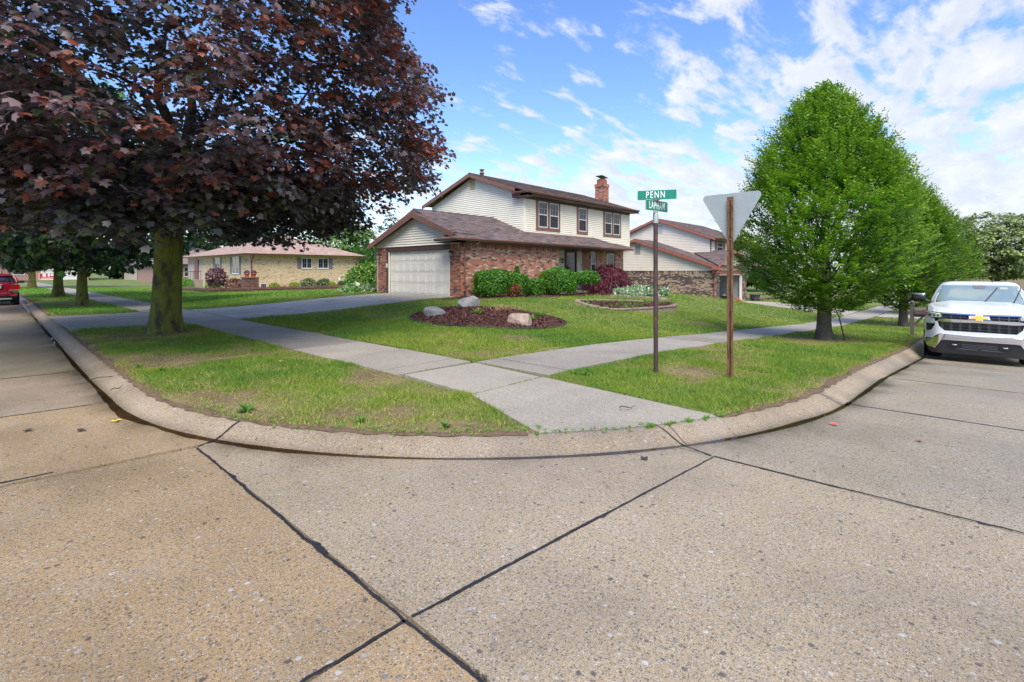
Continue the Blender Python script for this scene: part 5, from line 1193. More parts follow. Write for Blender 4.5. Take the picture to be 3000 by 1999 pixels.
# ---------------------------------------------------------------- yellow brick ranch on the left
def ranch():
    H=empty('house',(0,0,0),label='low yellow-brick ranch house with tan hip roof, beyond the lawn left of the garage',cat='house')
    bricks=[];sh=[]; u0,u1,v0,v1=16.0,26.2,45.3,64.0; zb=-.2; zt=2.95
    Fl=Fv(v0); w=solid(H,'wall',[[(u0,v0,-.4),(u1,v0,-.4),(u1,v0,3.1),(u0,v0,3.1)]],mat('cream_mortar',(.62,.55,.42),.95))
    Fw=Fu(u0); w2=solid(H,'wall',[[(u0,v1,-.4),(u0,v0,-.4),(u0,v0,3.1),(u0,v1,3.1)]],M_mortar)
    solid(H,'wall',[[(u1,v0,-.4),(u1,v1,-.4),(u1,v1,3.1),(u1,v0,3.1)]],M_mortar)
    holes=[(20.35,1.83,21.38,2.88),(21.9,1.83,23.0,2.88),(16.7,.15,17.35,.58),(20.2,.12,20.8,.56),(22.15,.1,22.85,.54),(24.5,.1,25.1,.5)]
    bricks+=pieces(Fl,[(u0,zb),(u1,zb),(u1,zt-.2),(u0,zt-.2)],holes,.203,.0675,.008,.5,60,brick_yel)+pieces(Fl,[(u0,zt-.2),(u1,zt-.2),(u1,zt),(u0,zt)],holes,.068,.2,.008,0,61,brick_yel)
    h2=[(-54.8,1.4,-53.3,2.97),(-49.95,1.38,-48.1,2.97)]
    bricks+=pieces(Fw,[(-58.5,zb),(-v0,zb),(-v0,zt-.2),(-58.5,zt-.2)],h2,.203,.0675,.008,.5,62,brick_yel)+pieces(Fw,[(-58.5,zt-.2),(-v0,zt-.2),(-v0,zt),(-58.5,zt)],h2,.068,.2,.008,0,63,brick_yel)
    for a,c_ in ((20.4,21.33),(21.94,22.95)): window(H,Fl,a,c_,1.88,2.84,rows=3,cols=2,d=.03,cas=True)
    for a,c_,z0,z1 in ((16.75,17.3,.2,.55),(20.25,20.75,.16,.53),(22.2,22.81,.13,.5),(24.5,25.1,.12,.48)): window(H,Fl,a,c_,z0,z1,rows=2,cols=3,split=False,sill=False,d=.03)
    for a,c_ in ((-54.78,-53.3),(-49.9,-48.15)): window(H,Fw,a,c_,1.4,2.95,rows=4,cols=2,d=.03,cas=True)
    sm=mat('grey_mauve_shutter',(.20,.17,.19),.6)
    for Fr,a,c_,z0,z1 in ((Fl,19.98,20.34,1.84,2.88),(Fl,23.02,23.38,1.84,2.88),(Fw,-55.3,-54.84,1.38,2.97),(Fw,-53.25,-52.8,1.38,2.97),(Fw,-50.4,-49.95,1.38,2.97),(Fw,-48.1,-47.65,1.38,2.97)):
        b=MB(); b.fbox(Fr,a,c_,z0,z1,.0,.04); b.ring(Fr,a+.02,c_-.02,z0+.03,(z0+z1)/2-.02,.05,.04,.05); b.ring(Fr,a+.02,c_-.02,(z0+z1)/2+.02,z1-.03,.05,.04,.05); b.build('shutter',sm,H)
    cr=mat('cream_frieze',(.62,.55,.38),.6)
    b=MB(); b.fbox(Fl,u0-.03,u1,zt+.002,3.1,.0,.03); b.fbox(Fw,-v1,-v0+.03,zt+.002,3.1,.0,.03); b.box(u0-.5,u1+.5,v0-.5,v1+.5,3.10,3.13); b.build('soffit',cr,H)
    e=.55; ez=3.12; zp=5.15; um=(u0+u1)/2; run=um-u0+e
    A=(u0-e,v0-e,ez);B=(u1+e,v0-e,ez);Cc=(u1+e,v1+e,ez);D=(u0-e,v1+e,ez); R1=(um,v0-e+run,zp);R2=(um,v1+e-run,zp); roofs=[]
    for pts,s_ in (([A,B,R1],70),([D,A,R1,R2],71),([B,Cc,R2,R1],72),([Cc,D,R2],73)):
        Fr,poly=roofplane(pts); ro=solid(H,'roof',[pts],M_dbrown,.05); roofs.append(ro); sh+=pieces(Fr,poly,[],.33,.16,.004,.5,s_,sh_tan,vary=1) if s_!=73 and s_!=72 else []
    gutter(H,(A[0]-.05,A[1],ez+.03),(B[0]+.05,B[1],ez+.03),(0,-1,0)); gutter(H,(A[0],A[1]-.05,ez+.03),(D[0],D[1],ez+.03),(-1,0,0))
    for x,y in ((u0-.06,v0-.06),(u1-.35,v0-.06)): b=MB(); b.tube([(x+.15,y-.45,3.02),(x+.1,y-.4,2.85),(x+.05,y-.05,2.5),(x+.05,y-.02,2.3),(x+.05,y-.02,.2)],.05,6); b.build('downspout',M_brown,H)
    # meters and pipes by the right end
    b=MB(); b.box(24.95,25.3,v0-.18,v0-.001,.75,1.1); b.build('meter_box',mat('pale_grey_paint',(.55,.56,.54),.5),H)
    b=MB(); b.tube([(24.3,v0-.08,.2),(24.3,v0-.08,.7),(24.05,v0-.1,.95),(24.2,v0-.1,1.2)],.035,6); b.lathe([(.1,.75),(.12,.9),(.1,1.0)],(24.05,v0-.15,-.05),8); b.build('gas_meter',M_white,H)
    # porch with brown railing at the left
    b=MB(); b.box(14.2,16,58.6,63,-.3,.75); 
    for i in range(4): b.box(14.2-.28*(i+1),14.2-.28*i,59.5,61.5,-.3,.6-.17*i)
    po=b.build('porch_step',M_walk,H)
    b=MB(); 
    for y in (59.2,61.8):
        b.tube([(12.9,y,.85),(14.2,y,1.6),(16,y,1.6)],.03,5)
        for i in range(14): x=12.9+i*.235; b.tube([(x,y,-.05+max(0,(x-12.9))*.55 if x<14.2 else .75),(x,y,.87+(x-12.9)*.57 if x<14.2 else 1.6)],.013,4)
    b.build('railing',M_dbrown,H); b=MB(); b.box(16.0-.12,16.0-.01,60,61.2,.7,2.8); b.build('front_door',mat('brown_door',(.2,.08,.06),.5),H)
    emit(bricks,'brick','brick',M_brick,None,0,w); emit(sh,'shingle','shingle',M_shingle,None,0,roofs[0]); print('ranch',len(bricks),len(sh))
def far_house(name_label,u0,u1,v0,v1,h,roofc,seed,brickcol=(.36,.22,.16)):
    H=empty('house',(0,0,0),label=name_label,cat='house'); z=Hf(u0,v0)-.2; mw=mat('far_brick_'+str(seed),brickcol,.9,nz=[(5,.2)],bump=(14,.4,(1,1,4)))
    solid(H,'wall',[[(u0,v0,z),(u1,v0,z),(u1,v0,z+h),(u0,v0,z+h)],[(u0,v1,z),(u0,v0,z),(u0,v0,z+h),(u0,v1,z+h)],[(u1,v0,z),(u1,v1,z),(u1,v1,z+h),(u1,v0,z+h)]],mw)
    e=.6; um=(v0+v1)/2; run=um-v0+e; zz=z+h
    A=(u0-e,v0-e,zz);B=(u1+e,v0-e,zz);Cc=(u1+e,v1+e,zz);D=(u0-e,v1+e,zz);R1=(u0-e+run,um,zz+run*.36);R2=(u1+e-run,um,zz+run*.36)
    mr=mat('far_roof_'+str(seed),roofc,.95,nz=[(3,.15)],bump=(12,.5,(1,1,5)))
    solid(H,'roof',[[A,B,R2,R1],[D,A,R1],[B,Cc,R2],[Cc,D,R1,R2]],mr,.08); gutter(H,A,B,(0,-1,0))
    F=Fv(v0); wd=(u1-u0)
    for k_ in range(3): window(H,F,u0+wd*(.08+.17*k_),u0+wd*(.08+.17*k_)+1.4,z+1.1,z+2.4,rows=2,cols=3,d=.04)
    b=MB(); b.fbox(F,u1-wd*.38,u1-wd*.38+4.8,z+.2,z+2.4,0,.04); g_=b.build('garage_door',M_white,H); b=MB()
    for i in range(1,4): b.fbox(F,u1-wd*.38,u1-wd*.38+4.8,z+.2+i*.55,z+.22+i*.55,.04,.045)
    b.build('door_joint',M_black,g_)
    return H
# ---------------------------------------------------------------- signs
def textmesh(s,size,sx,loc,ex,parent,name='lettering',spacing=1.0,bold=.006):
    cu=bpy.data.curves.new(name,'FONT'); cu.body=s; cu.size=size; cu.align_x='CENTER'; cu.align_y='CENTER'; cu.space_character=spacing; cu.offset=bold*size; cu.extrude=.0012; cu.resolution_u=3
    to=bpy.data.objects.new('tmp',cu); COL.objects.link(to); dg=bpy.context.evaluated_depsgraph_get(); me=bpy.data.meshes.new_from_object(to.evaluated_get(dg)); bpy.data.objects.remove(to)
    me.name=name; me.materials.clear(); me.materials.append(M_lett); o=bpy.data.objects.new(name,me); COL.objects.link(o); o.parent=parent
    ex=Vector(ex).normalized(); nz=ex.cross(Vector((0,0,1))); l=Vector(loc)
    o.matrix_local=Matrix(((ex.x*sx,0,nz.x,l.x),(ex.y*sx,0,nz.y,l.y),(0,1,0,l.z),(0,0,0,1))); return o
def rounded(w,h,r,n=5):
    pts=[]
    for cx,cy,a0 in ((w/2-r,h/2-r,0),(-w/2+r,h/2-r,90),(-w/2+r,-h/2+r,180),(w/2-r,-h/2+r,270)):
        for i in range(n+1): a=math.radians(a0+90*i/n); pts.append((cx+r*math.cos(a),cy+r*math.sin(a)))
    return pts
def signs():
    px,py=6.94,3.47; pz=Hf(px,py)
    S1=empty('street_name_sign',(px,py,pz),label='rusty pole with two green street-name blades reading PENN and LAPHAM',cat='street sign')
    b=MB(); b.tube([(0.01,0,-.2),(0,0,1.2),(-.0,0,2.32)],.034,14); b.build('pole',M_rustpole,S1)
    b=MB(); b.lathe([(.040,2.27),(.041,2.40),(.034,2.42)],n=14); b.box(-.06,.06,-.014,.014,2.42,2.462); b.build('pole_cap',M_steel,S1)
    dz=-pz
    ex2=Vector((.985,-.152,0)).normalized(); c2=Vector((.0,.0,2.603+dz)); n2=ex2.cross(Vector((0,0,1)))
    ex1=Vector((.458,-.888,0)).normalized(); c1=Vector((.005,.0,2.768+dz)); n1=ex1.cross(Vector((0,0,1)))
    for (c,ex,n,w,h,txt,size,sx,sp) in ((c1+ex1*.015,ex1,n1,.575,.152,'PENN',.142,.66,1.3),(c2+ex2*.03,ex2,n2,.55,.162,'LAPHAM',.150,.60,1.22)):
        b=MB(); b.poly([c+ex*x+Vector((0,0,y))+n*.003 for x,y in rounded(w,h,.018)],.006); pl=b.build('sign_blade',M_green,S1)
        textmesh(txt,size,sx,c+n*.0045+(ex*-.02 if txt=='PENN' else Vector((0,0,0))),ex,pl,spacing=sp)
        b=MB(); rr_=rounded(w,h,.018); ri=rounded(w-.008,h-.008,.015); P_=lambda q:c+ex*q[0]+Vector((0,0,q[1]))+n*.0042; m_=len(rr_)
        b.add([P_(q) for q in rr_]+[P_(q) for q in ri],[(i,(i+1)%m_,(i+1)%m_+m_,i+m_) for i in range(m_)]); b.build('border',M_lett,pl)
    b=MB(); z=2.687+dz
    for ex in (ex1,ex2):
        s=-1 if ex is ex2 else 1; n=ex.cross(Vector((0,0,1)))
        for sg in (1,-1):
            O=Vector((0,0,z)); vs=[]; b.fbox((O,ex,Vector((0,0,1)),n),-.062,.062,.0 if s>0 else -.024,.024 if s>0 else .0,sg*.0075-.004,sg*.0075+.004)
    b.lathe([(.02,z-.02),(.028,z-.012),(.028,z+.012),(.02,z+.02)],n=10); b.build('cross_bracket',mat('cast_grey',(.10,.10,.11),.6,nz=[(40,.3)]),S1)
    ux,uy=7.45,2.55; uz=Hf(ux,uy); S2=empty('yield_sign',(ux,uy,uz),label='back of a triangular sign on a rusty perforated channel post',cat='road sign')
    H_=2.70-uz
    b=MB(); F=(Vector((0,0,0)),Vector((0,-1,0)),Vector((0,0,1)),Vector((-1,0,0)))
    b.fbox(F,-.016,.016,-.25,H_,.0,.004); b.fbox(F,-.020,-.0165,-.25,H_,.004,.034); b.fbox(F,.0165,.020,-.25,H_,.004,.034); b.fbox(F,-.044,-.0205,-.25,H_,.030,.034); b.fbox(F,.0205,.044,-.25,H_,.030,.034); post=b.build('channel_post',M_rust,S2)
    b=MB(); k=0
    while .1+k*.0254*1.5<H_-.03: z=.1+k*.0254*1.5; b.lathe([(.0052,0),(.0052,.0008)],n=8,M=Matrix.Translation((-.0048,.0,z))@Matrix.Rotation(-math.pi/2,4,'Y')); k+=1
    b.build('post_holes',M_dark,post,kind='stuff')
    # rounded triangle, point down
    w=.90; top=2.755-uz; ht=w*.866; r=.055; V3=[(-w/2,top),(w/2,top),(0,top-ht)]; cen=(0,top-ht/3); pts=[]
    for i,(x,y) in enumerate(V3):
        dx,dy=x-cen[0],y-cen[1]; l=math.hypot(dx,dy); cx,cy=x-dx/l*2*r,y-dy/l*2*r; a0=math.atan2(dy,dx)
        for j in range(7): a=a0+math.radians(60-20*j); pts.append((cx+math.cos(a)*r,cy+math.sin(a)*r))
    b=MB(); P3=[Vector((.010,-x,y)) for x,y in pts]; 
    nv=len(P3); b.add(P3+[p+Vector((.003,0,0)) for p in P3],[tuple(range(nv)),tuple(range(2*nv-1,nv-1,-1))]+[(i,(i+1)%nv,(i+1)%nv+nv,i+nv) for i in range(nv)]); pl=b.build('sign_plate',M_steel,S2)
    b=MB(); q=[Vector((.0142,-x*1,y)) for x,y in pts]; qi=[Vector((.0142,-(cen[0]+(x-cen[0])*.72),cen[1]+(y-cen[1])*.72)) for x,y in pts]; b.add(q+qi,[(i,(i+1)%nv,(i+1)%nv+nv,i+nv) for i in range(nv)]); b.build('red_border',mat('sign_red',(.5,.02,.02),.4),pl)
    b=MB()
    for z in (H_-.04,H_-.62): b.lathe([(.012,0),(.012,.006),(.006,.01)],n=8,M=Matrix.Translation((-.004,.0,z))@Matrix.Rotation(-math.pi/2,4,'Y'))
    b.build('bolt',M_steel,S2)
# ---------------------------------------------------------------- planting beds, rocks
def rock(name,c,R3,rot,seed,mt,label):
    r=random.Random(seed); n=200; V=[];F=[]; ns,nr=22,14; cuts=[]
    for _ in range(11):
        a=r.uniform(0,6.28); e=r.uniform(-.3,1.3); cuts.append((Vector((math.cos(a)*math.cos(e),math.sin(a)*math.cos(e),math.sin(e))),r.uniform(.50,.80)))
    M_=Matrix.Rotation(rot,4,'Z')
    for i in range(nr+1):
        ph=math.pi*i/nr
        for k in range(ns):
            a=2*math.pi*k/ns; d=Vector((math.sin(ph)*math.cos(a),math.sin(ph)*math.sin(a),math.cos(ph))); s=1.0
            for nd,h in cuts:
                q=d.dot(nd)
                if q>0: s=min(s,h/q)
            s*=1+.025*math.sin(a*5+i+seed)+.02*r.uniform(-1,1); p=M_@Vector((d.x*R3[0]*s,d.y*R3[1]*s,d.z*R3[2]*s)); V.append((c[0]+p.x,c[1]+p.y,c[2]+p.z))
    F=[(i*ns+k,(i+1)*ns+k,(i+1)*ns+(k+1)%ns,i*ns+(k+1)%ns) for i in range(nr) for k in range(ns)]
    b=MB(); b.add(V,F,(1,1,1),False); o=b.build(name,mt); return tag(o,label=label,cat='boulder')
def poly_dist(x,y,P):
    d=1e9
    for i in range(len(P)):
        a=P[i];b=P[(i+1)%len(P)]; t=max(0,min(1,((x-a[0])*(b[0]-a[0])+(y-a[1])*(b[1]-a[1]))/((b[0]-a[0])**2+(b[1]-a[1])**2+1e-9))); d=min(d,math.hypot(x-a[0]-t*(b[0]-a[0]),y-a[1]-t*(b[1]-a[1])))
    return d
def smooth_loop(P,n=6):
    out=[];m=len(P)
    for i in range(m):
        p0,p1,p2,p3=[Vector((*P[(i+j)%m],0)) for j in (-1,0,1,2)]
        for k in range(n):
            t=k/n; q=.5*((2*p1)+(p2-p0)*t+(2*p0-5*p1+4*p2-p3)*t*t+(3*p1-p0-3*p2+p3)*t**3); out.append((q.x,q.y))
    return out
def bed_mesh(P,hh,name,parent,base=None):
    L_=smooth_loop(P); cx=sum(p[0] for p in L_)/len(L_); cy=sum(p[1] for p in L_)/len(L_); b=MB(); V=[];nr=7;n=len(L_); zf=base or Hf
    for i in range(nr+1):
        t=1-i/nr
        for (x,y) in L_: X=cx+(x-cx)*t;Y=cy+(y-cy)*t; V.append((X,Y,zf(X,Y)+hh*(1-t**2.2)+.01))
    b.add(V,[(i*n+k,i*n+(k+1)%n,(i+1)*n+(k+1)%n,(i+1)*n+k) for i in range(nr) for k in range(n)],(.055,.022,.018),True); return b.build(name,M_mulch,parent),(lambda x,y:zf(x,y)+hh*(1-max(0,min(1,1-poly_dist(x,y,L_)/1.9))**2.2)+.01),L_
def chips(P,zf,n,parent,seed,size=.045):
    r=random.Random(seed); x0=min(p[0] for p in P);x1=max(p[0] for p in P);y0=min(p[1] for p in P);y1=max(p[1] for p in P); rg=np.random.default_rng(seed)
    X=rg.uniform(x0,x1,n);Y=rg.uniform(y0,y1,n); k=in_poly(X,Y,P); X,Y=X[k],Y[k]; Z=np.array([zf(a,b) for a,b in zip(X,Y)])+rg.uniform(.0,.02,len(X)); m=len(X)
    nr=np.array([0,0,1.0])+rg.normal(size=(m,3))*.45; tp=rg.normal(size=(m,3)); cols=np.array([(.085,.028,.022),(.12,.045,.034),(.05,.02,.017),(.16,.07,.05)]); c=cols[rg.integers(0,4,m)]*(.7+.6*rg.random((m,1)))
    T=([(-.18,0,0),(.18,0,.05),(.15,1,0),(-.15,1,.04)],[(0,1,2),(0,2,3)]); leaf_mesh('mulch_chips',T[0],T[1],np.stack([X,Y,Z],-1),nr,tp,size*rg.uniform(.6,1.5,m),c,M_mulch,parent,kind='stuff')
def beds():
    B1=empty('mulch_bed',(0,0,0),label='oval red-brown mulch bed with black edging and three boulders on the front lawn',cat='flower bed')
    mo,zf,L_=bed_mesh(BED,.10,'mulch',B1); chips(L_,zf,26000,B1,3,.05)
    b=MB(); n=len(L_); pts=[(x,y,Hf(x,y)+.035) for x,y in L_]+[(L_[0][0],L_[0][1],Hf(*L_[0])+.035)]; b.tube(pts,.02,6,cap=False); pts2=[(x,y,Hf(x,y)-.01) for x,y,_ in pts]; b.tube(pts2,.014,5,cap=False); b.build('lawn_edging',M_plastic,B1)
    rock('boulder',(9.45,12.0,zf(9.5,12.0)+.07),(.44,.30,.33),-.75,5,M_rock,'blue-grey boulder at the left end of the round mulch bed')
    rock('boulder',(11.5,12.75,zf(11.5,12.7)+.10),(.52,.36,.33),-.9,9,M_rock,'pale grey boulder at the back of the round mulch bed')
    rock('boulder',(10.2,9.05,zf(10.2,9.1)+.06),(.42,.29,.32),-.72,14,M_rock2,'pinkish boulder at the right front of the round mulch bed')
    k=0
    for (x,y,s,cs,lab) in ((10.2,10.9,1.0,[(.10,.25,.02),(.16,.30,.03)],'small bright green plant left of centre in the mulch bed'),(11.6,11.1,1.3,[(.12,.22,.03),(.42,.26,.12),(.40,.25,.14)],'half-dried daylily clump at the top of the mulch bed'),(11.0,9.45,1.0,[(.10,.30,.02),(.14,.34,.03)],'bright green tuft behind the pinkish boulder'),(9.8,12.9,.9,[(.10,.25,.02)],'green tuft beside the blue-grey boulder'),(12.0,9.9,.7,[(.1,.25,.02)],'tiny green sprout at the right edge of the mulch bed')):
        o=blades_at([(x+R.uniform(-.13,.13)*s,y+R.uniform(-.13,.13)*s,zf(x,y),1) for _ in range(5)],.24*s,.03,cs,60+k,per=14,name='bed_plant',kind=None); tag(o,label=lab,cat='plant'); k+=1
    o=blades_at([(11.5+R.uniform(-.7,.9),11.2+R.uniform(-.5,.5),zf(11.5,11)-.02,1) for _ in range(16)],.3,.03,[(.40,.24,.12),(.33,.18,.09)],77,per=8,name='dry_leaves',kind='stuff'); tag(o,label='dry tan stalks lying on the top of the mulch bed',cat='dry stalks')
    # second bed: ring of blocks, level top so the wall grows to the right
    B2=empty('mulch_bed',(0,0,0),label='raised mulch bed ringed by tan blocks, in front of the weeping red maple',cat='flower bed')
    top=.10; base2=lambda x,y:max(top,Hf(x,y)-.0)-.05
    mo,zf2,L2=bed_mesh(BED2,.06,'mulch',B2,base2); chips(L2,zf2,11000,B2,5,.07)
    L3=smooth_loop(BED2,12); s=0; acc=[L3[0]]
    for i in range(1,len(L3)+1):
        p=L3[i%len(L3)]
        if math.dist(p,acc[-1])>.34: acc.append(p)
    for i in range(len(acc)):
        a=acc[i];c=acc[(i+1)%len(acc)]; 
        if math.dist(a,c)<.12: continue
        dx,dy=(c[0]-a[0]),(c[1]-a[1]); l=math.hypot(dx,dy); dx/=l;dy/=l; nx,ny=dy,-dx; g=.012; zg=Hf(*a); zt=max(top,Hf(*a)+.05)
        for kk,(za,zb,o) in enumerate(((zg-.1,zt-.075,.0),(zt-.07,zt+.0,.03))):
            if zb-za<.03: continue
            b=MB(); w=.2; q=[(a[0]+dx*g+nx*o,a[1]+dy*g+ny*o),(c[0]-dx*g+nx*o,c[1]-dy*g+ny*o),(c[0]-dx*g-nx*w,c[1]-dy*g-ny*w),(a[0]+dx*g-nx*w,a[1]+dy*g-ny*w)]; b.prism(q,za,zb); b.build('edging_block',M_block,B2,bevel=.012)
    o=blades_at([(R.uniform(17.6,23),R.uniform(10.2,12.7),0,1) for _ in range(90)],.2,.03,[(.09,.22,.02),(.14,.28,.03)],78,per=7,name='seedlings',kind='stuff')
    me=o.data; 
    for v in me.vertices: v.co.z+=.0
    cs=np.empty(len(me.vertices)*3,np.float32); me.vertices.foreach_get('co',cs); cs=cs.reshape(-1,3); cs[:,2]+=np.maximum(top,Hn(cs[:,0],cs[:,1]))+.0; me.vertices.foreach_set('co',cs.ravel()); tag(o,label='green seedlings scattered over the block-ringed mulch bed',cat='seedlings')
    # low stepped stones by the variegated ground cover
    B3=empty('edging_wall',(0,0,0),label='short stepped row of tan blocks in front of the variegated ground cover',cat='edging')
    for i,(x,y) in enumerate([(23.0+.34*i,13.9-.22*i) for i in range(9)]+[(24.6+.36*i,11.95+.06*i*i) for i in range(7)]):
        b=MB(); z=Hf(x,y); b.box(x-.17,x+.17,y-.11,y+.11,z-.12,z+.10); b.build('edging_block',M_block,B3,bevel=.012)
    V=[(.055,.14,.035),(.30,.42,.22),(.60,.66,.50)]
    clump('ground_cover',(27.0,14.4,Hf(27,14.4)+.12),(2.5,1.3,.38),5200,.17,V,'cream-edged variegated ground cover right of the weeping red maple','ground cover',81,shell=.7)
    # foundation strip of mulch
    FM=empty('foundation_bed',(0,0,0),label='mulch strip along the brick wall under the green shrubs',cat='flower bed')
    P=[(13.6,16.5),(13.9,15.6),(15.2,15.0),(18,14.75),(21,14.8),(24,14.9),(27,15.3),(29,16.0),(29,18.4),(24,18.3),(21.6,16.5)]; mo,z3,L4=bed_mesh(P,.03,'mulch',FM); chips(L4,z3,17000,FM,8,.06)
def shrubs():
    Y=[(.03,.095,.010),(.075,.245,.014),(.17,.42,.02)]; g='clipped yew shrubs along the brick wall'
    T=([(0,0,0),(-.3,.5,0),(0,1.1,0),(.3,.5,0)],[(0,1,2),(0,2,3)])
    for (x,y,rx,ry,h,n,lab) in ((15.75,15.75,.95,.65,1.28,15000,'wide clipped green shrub next to the downspout, first from the garage'),(17.35,15.7,.53,.55,1.12,9500,'green shrub with a sprig on top, second from the garage'),(18.62,15.75,.50,.5,.85,8000,'smallest round green shrub, third from the garage'),(20.5,15.7,1.08,.8,1.42,17000,'largest green shrub in the row, fourth from the garage')):
        z=Hf(x,y); clump('shrub',(x,y,z+h*.5),(rx,ry,h*.52),n,.068,Y,lab,'shrub',int(x*10),group=g,tmpl=T,boxy=.32,shell=.6)
    for (x,y,z,r_) in ((17.35,15.7,1.72,.12),(15.2,15.5,1.66,.1),(20.9,15.6,1.85,.12)): 
        pass
    clump('sprig',(17.4,15.75,1.62),(.13,.13,.24),500,.06,Y,'upright sprig poking out of the second green shrub','sprig',99,tmpl=T)
    clump('brown_shrub',(16.75,15.35,Hf(16.7,15.3)+.32),(.42,.3,.3),1600,.06,[(.12,.045,.02),(.30,.10,.03),(.38,.16,.05)],'dead orange-brown shrub patch at the foot of the first green shrub','shrub',98,tmpl=T)
    clump('juniper',(23.3,15.9,Hf(23.3,15.9)+.92),(1.15,.65,.42),7500,.10,[(.03,.10,.012),(.09,.25,.02),(.17,.38,.03)],'loose spreading juniper between the largest green shrub and the red maple','shrub',97,tmpl=T,up=.2)
    root=empty('weeping_maple',(0,0,0),label='weeping dark-red laceleaf maple under the ground-floor windows',cat='tree'); cx,cy=27.0,16.7; gz=Hf(cx,cy); r=np.random.default_rng(5)
    n=15000; D=rv(n,r); D[:,2]=np.abs(D[:,2])*1.0; fr=np.where(r.random(n)<.6,r.uniform(.88,1.03,n),r.uniform(.6,.95,n)); P=np.array([cx,cy,gz+.35])+D*np.array([1.78,1.25,1.38])*fr[:,None]*(1+.08*np.sin(D[:,0:1]*7+D[:,1:2]*5)); ph=vnoise(P[:,0]*1.0,P[:,1]+P[:,2],.35,8); P[:,2]-=.16*(ph-.5); hr=np.hypot(D[:,0],D[:,1]); P[:,2]-=.25*hr**3
    nrm=D*.8+r.normal(size=(n,3))*.45; tip=D*np.array([.7,.7,0])+np.array([0,0,-1.0])*hr[:,None]+r.normal(size=(n,3))*.3; c=lerp(np.array([.085,.018,.03]),np.array([.27,.05,.08]),(ph*r.random(n))[:,None]*np.clip((fr-.7)*4,0,1)[:,None]); c=np.where(r.random((n,1))<.08,np.array([.30,.06,.08]),c)
    T2=([(0,0,0),(-.12,.4,0),(0,1.2,0),(.12,.4,0)],[(0,1,2),(0,2,3)]); leaf_mesh('crown',T2[0],T2[1],P,nrm,tip,.17*r.uniform(.6,1.3,n),c,M_leaf,root,kind='stuff')
    b=MB(); rr=random.Random(4)
    b.tube([(cx,cy,gz-.1),(cx+.05,cy,gz+.45),(cx-.05,cy,gz+.9)],[.07,.06,.05],8)
    for k in range(9): a=k*.7; b.tube([(cx,cy,gz+.6),(cx+math.cos(a)*.7,cy+math.sin(a)*.6,gz+1.3),(cx+math.cos(a)*1.3,cy+math.sin(a)*1.0,gz+.9)],[.04,.025,.01],5)
    b.build('trunk',M_twig,root)
    # beside the garage and in front of the ranch
    clump('hydrangea',(16.9,28.2,.95),(1.5,1.3,1.15),5200,.16,[(.05,.14,.012),(.14,.34,.02),(.34,.42,.08)],'big bright green bush left of the garage','bush',111)
    HT=([(0,0,0),(-.35,.45,.08),(0,1,-.12),(.35,.45,.08)],[(0,1,2),(0,2,3)])
    clump('hosta',(14.6,25.2,.5),(1.0,.85,.30),520,.34,[(.10,.22,.05),(.26,.40,.14),(.62,.66,.42)],'cream-and-green hosta at the left corner of the garage','plant',112,tmpl=HT,shell=.8)
    for i,(x,y,s,lab) in enumerate(((17.3,43.7,.42,'round golden-green bush nearest the stone pillar'),(19.0,43.7,.45,'round golden-green bush under the first basement window'),(22.6,43.8,.38,'low golden-green bush between the basement windows'),(24.9,43.8,.42,'round golden-green bush at the right end of the planter'))):
        clump('gold_bush',(x,y,.32),(s,s,s*.75),1100,.10,[(.16,.24,.015),(.34,.44,.02),(.5,.6,.03)],lab,'bush',120+i,group='golden bushes in the ranch planter')
    for i,(x,y,s,h,lab) in enumerate(((20.3,43.9,.8,.8,'loose dark-green perennial left of the middle basement windows'),(21.9,44.1,.7,.75,'loose dark-green perennial between the basement windows'),(23.7,44.0,.5,.5,'small grey-green perennial in front of the right basement window'))):
        clump('perennial',(x,y,.15+h*.4),(s,s*.7,h*.6),900,.13,[(.03,.09,.02),(.07,.20,.03),(.12,.26,.05)],lab,'plant',130+i,group='perennials in the ranch planter')
    clump('small_red_maple',(13.9,47.2,1.0),(.85,.85,.9),1100,.17,[(.07,.02,.035),(.15,.05,.07),(.22,.09,.12)],'small purple-red maple left of the stone pillar','shrub',140,tmpl=MT2,shell=.7)
    for i,(x,y,s,cs,lab) in enumerate(((12.9,52.5,.75,[(.07,.22,.015),(.16,.38,.02),(.24,.46,.03)],'bright green round bush second from the big trunk'),(12.6,57.5,.9,[(.07,.22,.015),(.16,.38,.02),(.24,.46,.03)],'bright green round bush nearest the big trunk'),(12.8,55.0,.75,[(.06,.025,.02),(.13,.05,.03),(.18,.08,.05)],'dull red-brown bush between the two green ones'),(14.9,45.9,.78,[(.08,.02,.015),(.22,.05,.03),(.28,.08,.05)],'rust-red mounded bush left of the pillar'),(14.6,50.0,.8,[(.05,.16,.02),(.1,.3,.03),(.2,.4,.05)],'green bush below the left shuttered window'))):
        clump('round_bush',(x,y,.35),(s,s,s*.8),1500,.12,cs,lab,'bush',150+i)
